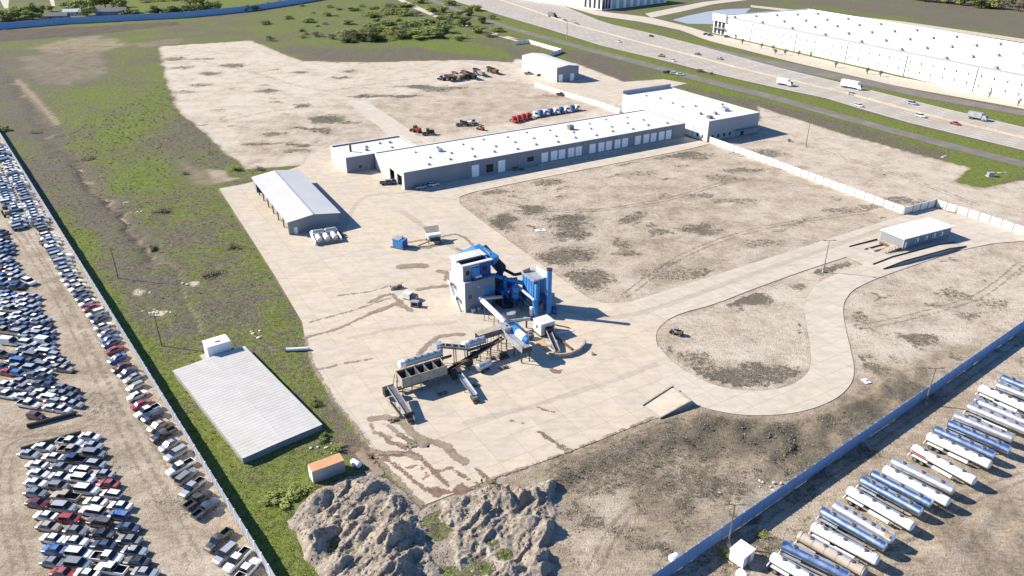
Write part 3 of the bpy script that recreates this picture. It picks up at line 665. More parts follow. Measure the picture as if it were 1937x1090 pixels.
# wheel ruts in the dirt
RZ = [.0]
def ruts(L, gap=1.9, wd=.22):
    c = curve(L, 10); w_ = [G2(p) for p in c]
    for sgn in (-1, 1):
        o = []
        for i in range(len(w_)):
            a_, b_ = Vector(w_[max(0, i-1)]), Vector(w_[min(len(w_)-1, i+1)]); d_ = (b_-a_).normalized(); q = Vector(w_[i])+Vector((-d_.y, d_.x))*sgn*gap/2; o.append((q.x, q.y))
        RZ[0] += .0014; stain_w('wheel_rut', o, RZ[0], M['rut'], wd, .45)
def stain_w(name, pts, z, m, wd, step):
    global G2
    g2 = G2
    try:
        G2 = lambda p: p
        return stain(name, pts, z, m, wd, step)
    finally: G2 = g2
for L in ([(20, 420), (110, 560), (190, 720), (270, 880), (370, 1060)], [(60, 440), (150, 590), (225, 740), (300, 880), (350, 960)], [(150, 840), (90, 825), (20, 850), (10, 950), (40, 1080)], [(190, 790), (120, 815), (30, 822), (-30, 840)],
          [(1300, 1075), (1500, 940), (1700, 800), (1930, 640)], [(1560, 1085), (1720, 1010), (1850, 935), (1937, 900)], [(1640, 1090), (1780, 1000), (1900, 960), (1960, 950)],
          [(1180, 560), (1300, 480), (1450, 430), (1650, 400)], [(930, 380), (1080, 400), (1250, 380), (1400, 340), (1500, 350)], [(1620, 620), (1720, 600), (1850, 560), (1930, 500)],
          [(340, 110), (450, 130), (600, 170), (700, 160), (900, 130)], [(420, 230), (520, 210), (640, 200)], [(1080, 940), (1200, 880), (1350, 850), (1480, 830), (1600, 780)], [(1120, 1080), (1180, 980), (1300, 900), (1420, 880)], [(1480, 260), (1600, 300), (1750, 350), (1850, 390)]): ruts(L)
# ------------------------------------------------------------------ buildings
class Fr:
    """i along the front, j inwards from the front, z up"""
    def __init__(s, o, ang): s.o = Vector((o[0], o[1], 0)); s.a = ang; s.u = Vector((math.cos(ang), math.sin(ang), 0)); s.v = Vector((-math.sin(ang), math.cos(ang), 0))
    def p(s, i, j, z=0): q = s.o+s.u*i+s.v*j; return (q.x, q.y, z)
    def box(s, mb, i0, i1, j0, j1, z0, z1, m=0): return mb.prism([s.p(i0, j0)[:2], s.p(i1, j0)[:2], s.p(i1, j1)[:2], s.p(i0, j1)[:2]], z0, z1, m)
    def part(s, name, m, root, *bx, smooth=False):
        mb = MB()
        for b in bx: s.box(mb, *b)
        return mb.build(name, m, root, smooth)
def parapet_block(fr, root, Lx, Ly, h, wallm, roofm, th=.35, par=.5, litm=None):
    """four walls with a low parapet round a flat roof"""
    fr.part('wall', wallm, root, (0, Lx, 0, th, 0, h)); fr.part('wall', wallm, root, (0, Lx, Ly-th, Ly, 0, h))
    fr.part('wall', litm or wallm, root, (0, th, th, Ly-th, 0, h)); fr.part('wall', wallm, root, (Lx-th, Lx, th, Ly-th, 0, h))  # left wall can take a lighter material with sunlight painted in
    fr.part('roof', roofm, root, (th, Lx-th, th, Ly-th, h-par-.2, h-par))
    t = MB(); e = .04
    for b in ((-e, Lx+e, -e, th+e), (-e, Lx+e, Ly-th-e, Ly+e), (-e, th+e, th+e, Ly-th-e), (Lx-th-e, Lx+e, th+e, Ly-th-e)): fr.box(t, *b, h, h+.08)
    t.build('coping', roofm, root)
def vents(fr, root, lst, z, m=None):
    for k, (i, j, s) in enumerate(lst):
        mb = MB(); fr.box(mb, i-s/2, i+s/2, j-s/2, j+s/2, z, z+s*.45); fr.box(mb, i-s*.35, i+s*.35, j-s*.35, j+s*.35, z+s*.45, z+s*.7)
        mb.build('roof_vent', m or M['trim'], root)
A30 = R(30.6)
# --- long dock hall
o = G(766, 360); HALL = Fr(o, A30); HL, HD, HH = 134.0, 28.4, 6.6
hall = thing('dock_warehouse', 'long low grey warehouse with a row of white dock doors and pale flat roof', 'warehouse', (o.x, o.y, 0))
T = .35
# left gable wall with two open bays
HALL.part('wall', M['wallg'], hall, (0, HL, 0, T, 0, HH)); HALL.part('wall', M['wallg'], hall, (0, HL, HD-T, HD, 0, HH)); HALL.part('wall', M['wallg'], hall, (HL-T, HL, T, HD-T, 0, HH))
HALL.part('wall', M['twl'], hall, (0, T, T, 2.2, 0, HH), (0, T, 6.8, 9.2, 0, HH), (0, T, 13.8, HD-T, 0, HH), (0, T, 2.2, 6.8, 4.6, HH), (0, T, 9.2, 13.8, 4.6, HH))  # end wall in the lighter copy, sunlight put into its colour
HALL.part('floor_slab', M['kerb'], hall, (T, HL-T, T, HD-T, .02, .13))
HALL.part('partition', M['wallg'], hall, (14, 14.2, T, HD-T, .13, HH-.8))
HALL.part('roof', M['roofw'], hall, (T, HL-T, T, HD-T, HH-.5, HH-.25))
HALL.part('coping', M['roofw'], hall, (-.05, HL+.05, -.05, T+.03, HH, HH+.09), (-.05, HL+.05, HD-T-.03, HD+.05, HH, HH+.09), (-.05, T+.03, T+.03, HD-T-.03, HH, HH+.09))
HALL.part('bay_door', M['wallw'], hall, (-.04, -.005, 15.2, 18.4, .1, 4.2))
z6 = lambda x: x
def hall_i(px): # position along the front wall of something seen at that bearing
    g0, u = HALL.o, HALL.u; t = (px-968.5)/F_PX
    # solve point on wall base whose bearing matches (z=2)
    lo, hi = 0.0, HL
    for _ in range(40):
        m = (lo+hi)/2; q = g0+u*m; dep = q.y*CP+(CAM_H-2)*SP
        if q.x/dep > t: hi = m
        else: lo = m
    return (lo+hi)/2
zc = lambda x: 880+x/3.228
DD = [62, 222, 485, 542, 590, 646, 692, 776, 830, 876, 929, 974, 1053, 1104, 1148, 1197, 1240]
for x in DD:
    i = hall_i(zc(x)); w_ = 3.1
    d = HALL.part('dock_door', M['door'], hall, (i-w_/2, i+w_/2, -.07, -.01, .9 if x > 300 else .15, 4.7))
    f = MB(); HALL.box(f, i-w_/2-.22, i-w_/2-.01, -.12, -.015, .7, 4.9); HALL.box(f, i+w_/2+.01, i+w_/2+.22, -.12, -.015, .7, 4.9); HALL.box(f, i-w_/2-.22, i+w_/2+.22, -.12, -.015, 4.71, 4.95)
    f.build('door_frame', M['trim'], d)
    for q in range(4): 
        s_ = MB(); HALL.box(s_, i-w_/2+.05, i+w_/2-.05, -.085, -.071, 1.7+q*.75, 1.74+q*.75); s_.build('door_rib', M['trim'], d)
for x in (150, 398): HALL.part('wall_opening', M['dark'], hall, (hall_i(zc(x))-1.5, hall_i(zc(x))+1.5, -.05, -.01, .9 if x < 300 else 2.2, 4.0))
for x in (24, 180, 328, 515, 722, 905, 1030, 1268): 
    i = hall_i(zc(x)); HALL.part('downpipe', M['trim'], hall, (i-.12, i+.12, -.16, -.005, .1, HH-.1))
HALL.part('dock_kerb', M['kerb'], hall, (hall_i(zc(440)), HL-1.5, -1.3, -.18, .1, .75))
vents(HALL, hall, [(12+ii*9.6, 4.5+(ii % 2)*1.5, 1.0) for ii in range(13)]+[(16+ii*9.6, 12+(ii % 3), .9) for ii in range(12)]+[(14+ii*10.4, 21+(ii % 2)*2, .8) for ii in range(11)], HH-.25)
for k in range(1, 16): HALL.part('roof_seam', M['seam'], hall, (k*8.4, k*8.4+.18, T+.05, HD-T-.05, HH-.25, HH-.235))
ac = HALL.part('roof_unit', M['steel'], hall, (84, 86.2, 17, 19, HH-.25, HH+1.6)); ac2 = HALL.part('roof_unit', M['galv'], hall, (22, 24, 17, 19, HH-.25, HH+.9))
# --- annex on the left end
o = G(657, 328); ANX = Fr(o, A30)
anx = thing('annex_building', 'low grey annex with flat white roof at the left end of the long warehouse', 'building', (o.x, o.y, 0))
parapet_block(ANX, anx, 30.0, 18.4, 6.1, M['wallg'], M['roofw'], litm=M['twl'])
ANX.part('window', M['glass'], anx, (5, 6, -.03, .01, 1.2, 2.4)); ANX.part('door', M['trim'], anx, (8.5, 9.6, -.04, -.005, .05, 2.2)); ANX.part('side_door', M['wallw'], anx, (-.04, -.005, 5, 8, .05, 3.6)); ANX.part('side_door', M['wallw'], anx, (-.04, -.005, 10.5, 12, .05, 2.4))
for k in range(1, 5): ANX.part('roof_seam', M['seam'], anx, (k*6, k*6+.16, .5, 17.9, 5.6, 5.615))
fl = MB(); fl.cyl(ANX.p(5, 8.5, 5.6), ANX.p(5, 8.5, 8.6), .45, 10); fl.build('flue', M['rust'], anx, True)
vents(ANX, anx, [(11, 7, 1.2), (12.5, 11, 1), (19, 13, .9), (21, 5, .9), (23, 12, 1.1)], 5.6)
# --- office block at the right end
o = G(1337, 268.5); OFF = Fr(o, A30)
off = thing('office_block', 'tall pale office block with flat white roof at the right end of the long warehouse', 'building', (o.x, o.y, 0))
OH = 9.0; parapet_block(OFF, off, 30.5, 60.0, OH, M['wallo'], M['roofw'], par=.35, litm=M['wallw'])
OFF.part('raised_parapet', M['wallo'], off, (0, 30.5, 60.01, 60.5, 0, OH+1.6))
for k in range(4): 
    wn = OFF.part('window', M['glass'], off, (2.5+k*3.4, 3.7+k*3.4, -.03, .01, .9, 2.5)); OFF.part('sill', M['wallw'], wn, (2.4+k*3.4, 3.8+k*3.4, -.12, -.031, .78, .9))
cn = OFF.part('canopy', M['wallg'], off, (16, 29, -2.4, -.01, 2.7, 3.1)); OFF.part('canopy_post', M['trim'], cn, (16.2, 16.4, -2.3, -2.1, .05, 2.7)); OFF.part('canopy_post', M['trim'], cn, (28.6, 28.8, -2.3, -2.1, .05, 2.7))
OFF.part('light', M['trim'], off, (19, 19.6, -.3, -.01, 5.6, 5.9)); OFF.part('door', M['glass'], off, (20, 22, -.03, -.004, .05, 2.3))
for j in (2.5, 5.5): 
    wn = OFF.part('window', M['glass'], off, (-.03, -.004, j, j+1.2, .9, 2.4)); OFF.part('sill', M['wallw'], wn, (-.12, -.031, j-.1, j+1.3, .78, .9))
for j in (9, 20, 31, 42, 52): OFF.part('downpipe', M['trim'], off, (-.14, -.004, j, j+.2, .1, OH-.2))
OFF.part('roof_seam', M['trim'], off, (.6, 29.9, 38, 38.12, OH-.35, OH-.30))
vents(OFF, off, [(6, 12, 1.4), (12, 9, 1.6), (22, 14, 1.7), (27, 20, 1.1), (8, 26, .9), (9, 34, .9), (10, 44, .9), (8, 52, .9), (14, 24, 1.0)], OH-.35)
OFF.part('roof_unit', M['galv'], off, (19, 21.5, 10, 12.5, OH-.35, OH+1.0)); OFF.part('roof_unit', M['steel'], off, (4, 6, 4, 6, OH-.35, OH+.7))
# --- open sided shed
o = G(548, 445); SHD = Fr(o, R(29.2)); shd = thing('open_shed', 'open sided shed with pale ribbed gable roof and dark posts along its left side', 'shed', (o.x, o.y, 0))
SW, SL, SE, SRD = 16.4, 49.0, 4.5, 5.7
r_ = MB(); e = .5
for (i0, z0, i1, z1) in ((-e, SE, SW/2, SRD), (SW/2, SRD, SW+e, SE)):
    a, b, c, d = SHD.p(i0, -e, z0), SHD.p(i1, -e, z1), SHD.p(i1, SL+e, z1), SHD.p(i0, SL+e, z0)
    dn = lambda p: (p[0], p[1], p[2]-.14)
    r_.quad(a, b, c, d); r_.quad(dn(d), dn(c), dn(b), dn(a)); r_.quad(dn(a), dn(b), b, a); r_.quad(dn(c), dn(d), d, c)
    lo_ = (a, d) if i0 < 0 else (c, b)
    r_.quad(dn(lo_[0]), lo_[0], lo_[1], dn(lo_[1]))
rf = r_.build('roof', M['metalroof'], shd)
rc = MB(); rc.beam(SHD.p(SW/2, -e, SRD+.03), SHD.p(SW/2, SL+e, SRD+.03), .5, .1); rc.build('ridge_cap', M['silver'], rf)
for k in range(48):
    mb = MB(); j = (k+.5)*SL/48; mb.beam(SHD.p(-.5, j, SE+.02), SHD.p(SW/2, j, SRD+.02), .1, .08); mb.beam(SHD.p(SW/2, j, SRD+.02), SHD.p(SW+.5, j, SE+.02), .1, .08); mb.build('roof_rib', M['metalroof'], rf)
g_ = MB(); gp = [(0, 0), (SW, 0), (SW, SE-.15), (SW/2, SRD-.16), (0, SE-.15)]
g_.add([SHD.p(i, 0, z+.05) for i, z in gp]+[SHD.p(i, .2, z+.05) for i, z in gp], [(0, 1, 2, 3, 4), (9, 8, 7, 6, 5)]+[(k, 5+k, 5+(k+1) % 5, (k+1) % 5) for k in range(5)])
g_.build('gable_wall', M['metalwall'], shd)
g_ = MB(); g_.add([SHD.p(i, SL-.2, z+.05) for i, z in gp]+[SHD.p(i, SL, z+.05) for i, z in gp], [(0, 1, 2, 3, 4), (9, 8, 7, 6, 5)]+[(k, 5+k, 5+(k+1) % 5, (k+1) % 5) for k in range(5)])
g_.build('gable_wall', M['metalwall'], shd)
SHD.part('side_wall', M['metalwall'], shd, (SW-.2, SW, .2, SL-.2, .05, SE-.12))
for k in range(8): SHD.part('post', M['dsteel'], shd, (-.02, .28, .3+k*(SL-.9)/7, .6+k*(SL-.9)/7, .05, SE-.1))
SHD.part('eave_beam', M['dsteel'], shd, (0, .25, .25, SL-.25, SE-.55, SE-.16))
SHD.part('end_panel', M['metalwall'], shd, (-.05, .02, SL-4.4, SL-.2, .05, SE-.2))
dr = SHD.part('door', M['white'], shd, (1.6, 2.7, -.06, -.005, .05, 2.3)); SHD.part('handle', M['dsteel'], dr, (2.5, 2.6, -.1, -.061, 1.1, 1.2))
SHD.part('floor_slab', M['kerb'], shd, (0.3, SW-.3, .3, SL-.3, .02, .09))
# --- tank rack before the shed
o = G(597, 466); TKR = Fr(o, R(24)); tkr = thing('tank_rack', 'rack of white horizontal tanks in a pale frame at the shed gable', 'tanks', (o.x, o.y, 0))
TKR.part('side_rail', M['white'], tkr, (0, .35, 0, 9.0, .6, 1.5)); TKR.part('side_rail', M['white'], tkr, (7.9, 8.25, 0, 9.0, .6, 1.5)); TKR.part('front_beam', M['steel'], tkr, (.4, 7.85, .0, .35, .3, 1.1))
for k in range(3):
    mb = MB(); mb.cyl(TKR.p(1.6+k*2.4, .9, 1.35), TKR.p(1.6+k*2.4, 4.6, 1.35), .78, 14, dome=.25); mb.build('tank', M['white'], tkr, True)
for k, (a, b) in enumerate(((.6, 3.8), (4.5, 7.7))):
    mb = MB(); mb.cyl(TKR.p(a, 6.6, 1.7), TKR.p(b, 6.6, 1.7), .95, 14, dome=.25); mb.build('tank', M['silver'], tkr, True)
mb = MB(); mb.cyl(TKR.p(.6, 8.6, 1.3), TKR.p(4, 8.6, 1.3), .6, 12, dome=.2); mb.build('tank', M['polish'], tkr, True)
for i in (.17, 8.07):
    for j in (.3, 4.5, 8.6): TKR.part('leg', M['steel'], tkr, (i-.12, i+.12, j-.12, j+.12, .05, .6))
TKR.part('pump', M['dsteel'], tkr, (8.6, 9.5, 3, 4, .05, 1.0), (8.6, 9.3, 6, 6.6, .05, 1.2)); TKR.part('pipe', M['steel'], tkr, (8.3, 8.6, .5, 7.5, .2, .4))
# --- grey-blue metal building at the back
o = G(1053, 156); BSH = Fr(o, R(27)); bsh = thing('metal_building', 'pale ribbed metal building with two white doors beyond the back lot', 'building', (o.x, o.y, 0))
bw, bl, be, br = 14.6, 43.0, 8.2, 9.1
gp = [(0, 0), (bw, 0), (bw, be), (bw/2, br), (0, be)]
for j in (0, bl-.2):
    g_ = MB(); g_.add([BSH.p(i, j, z) for i, z in gp]+[BSH.p(i, j+.2, z) for i, z in gp], [(0, 1, 2, 3, 4), (9, 8, 7, 6, 5)]+[(k, 5+k, 5+(k+1) % 5, (k+1) % 5) for k in range(5)]); g_.build('gable_wall', M['metalwall'], bsh)
BSH.part('side_wall', M['wallw'], bsh, (0, .2, .2, bl-.2, 0, be)); BSH.part('side_wall', M['metalwall'], bsh, (bw-.2, bw, .2, bl-.2, 0, be))
r_ = MB(); e = .3
for (i0, z0, i1, z1) in ((-e, be+.05, bw/2, br+.12), (bw/2, br+.12, bw+e, be+.05)):
    a, b, c, d = BSH.p(i0, -e, z0), BSH.p(i1, -e, z1), BSH.p(i1, bl+e, z1), BSH.p(i0, bl+e, z0); dn = lambda p: (p[0], p[1], p[2]-.1)
    r_.quad(a, b, c, d); r_.quad(dn(d), dn(c), dn(b), dn(a)); r_.quad(dn(a), dn(b), b, a)
r_.build('roof', M['metalroof'], bsh)
for i in (2.6, 10.2): BSH.part('roller_door', M['door'], bsh, (i-1.3, i+1.3, -.08, -.005, .05, 4.2))
for k in range(1, 8): BSH.part('downpipe', M['trim'], bsh, (-.16, -.004, k*5.3, k*5.3+.2, .1, be-.1))
# --- gatehouse by the truck scale
o = G(1707, 474); GT = Fr(o, R(26.5)); GT.o = Vector((G(1712, 453, 3.8).x, G(1712, 453, 3.8).y, 0)); gat = thing('scale_house', 'long low scale house with bright white roof beside the truck scale ramps', 'building', tuple(GT.o))
GW, GD, GH = 21.4, 8.2, 3.7
GT.part('wall', M['wallg'], gat, (0, GW, .3, .5, .5, GH)); GT.part('wall', M['wallg'], gat, (0, GW, GD-.2, GD, .5, GH)); GT.part('end_wall', M['metalwall'], gat, (0, .2, .5, GD-.2, .5, GH)); GT.part('end_wall', M['wallg'], gat, (GW-.2, GW, .5, GD-.2, .5, GH))
GT.part('foundation', M['kerb'], gat, (.3, GW-.3, .6, GD-.3, 0, .5))
rf = GT.part('roof', M['roofw2'], gat, (-.35, GW+.35, -.1, GD+.3, GH, GH+.3)); GT.part('roof_seam', M['trim'], rf, (.4, GW-.3, GD*.52, GD*.52+.14, GH+.3, GH+.34))
for i in (5.6, 9.6, 13.2, 16.6): 
    wn = GT.part('window', M['door'], gat, (i, i+1.3, .26, .3, 1.6, 2.9)); GT.part('pane', M['glass'], wn, (i+.15, i+.6, .24, .259, 1.75, 2.75))
dr = GT.part('door', M['door'], gat, (.9, 1.7, .24, .3, .5, 2.6))
GT.part('corner_post', M['silver'], gat, (-.1, .15, .05, .3, .1, GH))
# ramp and truck scale
rp = thing('ramp_stairs', 'weathered wooden deck and ramp at the scale house end', 'ramp', GT.p(-1, 3))
mb = MB(); mb.add([GT.p(-7, .6, .05), GT.p(-7, 3, .05), GT.p(-1, 3, 1.2), GT.p(-1, .6, 1.2), GT.p(-7, .6, 0), GT.p(-7, 3, 0), GT.p(-1, 3, 0), GT.p(-1, .6, 0)], [(0, 3, 2, 1), (0, 4, 7, 3), (1, 2, 6, 5), (3, 7, 6, 2)]); mb.build('ramp', M['tan'], rp)
GT.part('deck', M['tan'], rp, (-1.9, -.15, .4, 7, .95, 1.1)); GT.part('skirt', M['rust'], rp, (-1.85, -.2, .5, 6.9, 0, .94))
for k in range(5): GT.part('rail_post', M['rust'], rp, (-6.6+k*1.3, -6.5+k*1.3, .5, .6, 0, 1.2+k*.2))
GT.part('planter_wall', M['tan'], rp, (-8.2, -2.2, 3.2, 3.5, 0, .5), (-8.2, -7.9, 3.5, 6, 0, .5))
sc_ = thing('truck_scale', 'long raised concrete truck scale with a dark steel edge below the scale house', 'scale', GT.p(-4, -6))
mb = MB()
prof = [(-16, 0.06), (-8, .85), (12, .85), (20, .06)]
for j0, j1, m_ in ((-6.5, -3.0, 0),):
    vs_ = [GT.p(i, j0, z) for i, z in prof]+[GT.p(i, j1, z) for i, z in prof]+[GT.p(i, j0, 0) for i, z in prof]+[GT.p(i, j1, 0) for i, z in prof]
    mb.add(vs_, [(k, k+1, k+5, k+4) for k in range(3)]+[(8+k, 9+k, k+1, k) for k in range(3)]+[(4+k, 5+k, 13+k, 12+k) for k in range(3)])
mb.build('deck', M['road'], sc_)
for j in (-6.62, -2.98):
    mb = MB()
    for k in range(3): mb.beam(GT.p(prof[k][0], j, prof[k][1]+.12), GT.p(prof[k+1][0], j, prof[k+1][1]+.12), .2, .4)
    mb.build('guide_rail', M['dsteel'], sc_)
for j, i0, i1 in ((9.2, -12, 0), (5.6, -9.5, -1)):
    mb = MB(); mb.beam(GT.p(i0, j, .2), GT.p(i1, j, .35), .2, .35); tag(mb.build('kerb_rail', M['dsteel']), 'thin dark steel rail on the road %s' % ('far side of the scale house' if j > 8 else 'just left of the scale house deck'), 'rail')
# --- low flat roofed building
o = G(461, 879); FLT = Fr(o, R(39.6)); flt = thing('flat_roof_building', 'wide low building with pale ribbed roof sunk in the grass', 'building', (o.x, o.y, 0))
fw, fl_, fh = 16.2, 38.6, 1.5
FLT.part('wall', M['metalwall'], flt, (0, fw, 0, .2, -.3, fh)); FLT.part('wall', M['metalwall'], flt, (0, fw, fl_-.2, fl_, -.3, fh)); FLT.part('wall', M['galv'], flt, (0, .2, .2, fl_-.2, -.3, fh)); FLT.part('wall', M['galv'], flt, (fw-.2, fw, .2, fl_-.2, -.3, fh))
r_ = MB(); e = .15
for (i0, z0, i1, z1) in ((-e, fh+.05, fw/2, fh+.18), (fw/2, fh+.18, fw+e, fh+.05)):
    a, b, c, d = FLT.p(i0, -e, z0), FLT.p(i1, -e, z1), FLT.p(i1, fl_+e, z1), FLT.p(i0, fl_+e, z0); dn = lambda p: (p[0], p[1], p[2]-.08)
    r_.quad(a, b, c, d); r_.quad(dn(d), dn(c), dn(b), dn(a)); r_.quad(dn(a), dn(b), b, a); r_.quad(dn(c), dn(d), d, c)
rf = r_.build('roof', M['metalroof2'], flt)
mb = MB(); mb.beam(FLT.p(fw/2, 0, fh+.19), FLT.p(fw/2, fl_, fh+.19), .14, .03); mb.build('ridge_cap', M['metalroof2'], rf)
for k in range(1, 38):
    mb = MB(); j = k*fl_/38; mb.beam(FLT.p(-.15, j, fh+.06), FLT.p(fw/2, j, fh+.19), .07, .02); mb.beam(FLT.p(fw/2, j, fh+.19), FLT.p(fw+.15, j, fh+.06), .07, .02); mb.build('roof_rib', M['metalroof2'], rf)
mb = MB(); mb.beam(FLT.p(-.2, -.1, fh+.05), FLT.p(-.2, fl_+.1, fh+.05), .12, .16); mb.build('gutter', M['tan'], flt)
o = G(397, 684); BX = Fr(o, R(36)); bxo = thing('white_plant_box', 'white boxy equipment housing at the back corner of the low ribbed roof', 'equipment', (o.x, o.y, 0))
BX.part('casing', M['white'], bxo, (0, 5.2, 0, 3.6, .25, 3.6)); BX.part('roof_panel', M['white'], bxo, (-.12, 5.32, -.12, 3.72, 3.601, 3.75)); BX.part('vent_slot', M['dark'], bxo, (2.2, 3.4, 1.0, 1.5, 3.751, 3.80)); BX.part('base', M['kerb'], bxo, (-1.2, 5.4, -.8, 3.8, 0, .25)); BX.part('side_louvre', M['dark'], bxo, (-.03, -.004, .5, 1.0, 2.6, 2.9))
# --- orange roofed container and small tank
o = G(594, 916); CT = Fr(o, R(32)); ct = thing('shipping_container', 'blue-grey container with rusty orange roof beside the spoil heaps', 'container', (o.x, o.y, 0))
CT.part('box', M['galv'], ct, (0, 6.06, 0, 2.44, .12, 2.75)); CT.part('roof', M['orange'], ct, (-.02, 6.08, -.02, 2.46, 2.751, 2.85)); CT.part('end_door', M['white'], ct, (-.06, -.005, .1, 1.2, .2, 2.65)); CT.part('end_door', M['white'], ct, (-.06, -.005, 1.24, 2.34, .2, 2.65))
for k in range(15): CT.part('rib', M['galv'], ct, (.35+k*.38, .53+k*.38, -.04, -.003, .2, 2.65))
for i in (0, 5.9): CT.part('skid', M['rust'], ct, (i, i+.16, .05, 2.4, 0, .12))
o = G(674, 882); mb = MB(); mb.cyl((o.x-.7, o.y+.5, .7), (o.x+.7, o.y-.5, .7), .62, 14, dome=.25); rt = thing('small_tank', 'small white barrel tank at the pad edge beyond the orange container', 'tank', (o.x, o.y, 0)); mb.build('barrel', M['white'], rt, True); mb = MB(); mb.box((o.x, o.y, .12), (1.5, 1.0, .2), R(-35)); mb.build('cradle', M['steel'], rt)
o = G(562, 664); mb = MB(); mb.cyl((o.x-2.6, o.y-.3, .5), (o.x+2.6, o.y+.3, .5), .42, 12); rt = thing('white_pipe', 'thick pale pipe lying in the grass against the yard edge', 'pipe', (o.x, o.y, 0)); mb.build('barrel', M['white'], rt, True); mb = MB(); mb.cyl((o.x-2.68, o.y-.31, .5), (o.x-2.55, o.y-.29, .5), .5, 12); mb.build('flange', M['steel'], rt)
# --- big white warehouse
o = G(1352, 66); BW = Fr((0, 0), 0); c0 = G(1937, 196); c1 = G(1348, 62); 
ang = math.atan2(c0.y-c1.y, c0.x-c1.x); BW = Fr((c1.x, c1.y), ang)   # front runs towards the lower right
big = thing('white_distribution_warehouse', 'huge white distribution warehouse across the highway', 'warehouse', (c1.x, c1.y, 0))
BL, BD, BH = (c0-c1).length+130, 95, 13.0
BW.part('wall', M['wallw'], big, (0, BL, 0, .4, 0, BH)); BW.part('wall', M['wallw'], big, (0, BL, BD-.4, BD, 0, BH)); BW.part('wall', M['wallw'], big, (0, .4, .4, BD-.4, 0, BH)); BW.part('wall', M['wallw'], big, (BL-.4, BL, .4, BD-.4, 0, BH))
BW.part('roof', M['roofw2'], big, (.4, BL-.4, .4, BD-.4, BH-.9, BH-.7)); BW.part('parapet_band', M['trim'], big, (-.05, BL+.05, -.12, .45, BH+.001, BH+.9))
n = int(BL/7.6)
for k in range(n):
    BW.part('panel_joint', M['trim'], big, (k*7.6+3.8, k*7.6+3.92, -.05, -.004, .2, BH-.1))
    if k > 1:
        BW.part('window', M['glass'], big, (k*7.6+1.2, k*7.6+2.0, -.05, -.004, 3.2, 4.6)); BW.part('window', M['glass'], big, (k*7.6+1.2, k*7.6+2.0, -.05, -.004, 8.2, 9.6))
    if k % 6 == 5: BW.part('downpipe', M['dsteel'], big, (k*7.6+6.2, k*7.6+6.5, -.3, -.004, .1, BH-.3))
for k in range(3): BW.part('entrance_glazing', M['glass'], big, (1.2+k*4.6, 4.6+k*4.6, -.08, -.004, .3, 9.5))
BW.part('entrance_tower', M['wallw'], big, (-.4, 15.5, -1.5, -.06+.05-.09, 9.6, BH+1.8)); BW.part('canopy', M['trim'], big, (.5, 15, -2.5, -.11, 4.6, 5.0))
for k in range(2): BW.part('end_glazing', M['glass'], big, (-.06, -.004, 2+k*6, 6.5+k*6, .4, 8))
for a in range(9):
    for b in range(5): 
        i = 14+a*31+b*3; j = 8+b*18
        if i < BL-5: vents(BW, big, [(i, j, 2.2)], BH-.7)
# --- second white building at the top edge
c0 = G(1138, 20); c1 = G(1268, 4); ang = math.atan2(c1.y-c0.y, c1.x-c0.x); WB = Fr((c0.x, c0.y), ang)
wb = thing('white_office_warehouse', 'white warehouse with dark glazed corner at the top edge of the view', 'warehouse', (c0.x, c0.y, 0))
parapet_block(WB, wb, 95, 120, 13.5, M['wallw'], M['roofw2'])
for k in range(8): WB.part('bay_panel', M['galv'], wb, (14+k*10, 20+k*10, -.08, -.004, .3, 9)); 
for k in range(3): WB.part('glazing', M['glass'], wb, (.8+k*4, 3.8+k*4, -.08, -.004, 1, 10))
for k in range(4): WB.part('glazing', M['glass'], wb, (-.08, -.004, 2+k*6, 5+k*6, 1, 10))
# --- houses by the far lane
def house(px, py, wd, dp, h, rz, wm, rm, name, label):
    c = G(px, py); fr = Fr((c.x, c.y), rz); t = thing(name, label, 'house' if name == 'farm_house' else 'shed', (c.x, c.y, 0))
    gp = [(0, 0), (wd, 0), (wd, h), (wd, h)]
    fr.part('wall', wm, t, (0, wd, 0, dp, 0, h))
    r_ = MB(); e = .5
    v_ = [fr.p(-e, -e, h), fr.p(wd+e, -e, h), fr.p(wd+e, dp+e, h), fr.p(-e, dp+e, h), fr.p(0, dp/2, h+dp*.28), fr.p(wd, dp/2, h+dp*.28)]
    r_.add(v_, [(0, 1, 5, 4), (2, 3, 4, 5), (3, 0, 4), (1, 2, 5), (3, 2, 1, 0)]); r_.build('roof', rm, t)
    fr.part('door', M['trim'], t, (wd*.45, wd*.45+1.1, -.05, -.004, .05, 2.2))
    for k in (.15, .7): fr.part('window', M['glass'], t, (wd*k, wd*k+1.5, -.05, -.004, 1, 2.3))
    return t
M['slate'] = mat('grey_house_roof', (.13, .135, .15), .8, var=.2, scale=.4); M['shingle'] = mat('pale_shed_roof', (.62, .62, .62), .5, var=.1)
house(88, 38, 17, 9, 3.2, R(10), M['wallg'], M['slate'], 'farm_house', 'grey house among trees left of the white shed, top left')
house(120, 30, 15, 8, 3.0, R(20), M['wallw'], M['shingle'], 'farm_shed', 'white roofed shed between the two grey houses, top left')
house(181, 30, 26, 11, 3.4, R(8), M['wallg'], M['slate'], 'farm_house', 'dark roofed house under trees right of the white shed, top left')
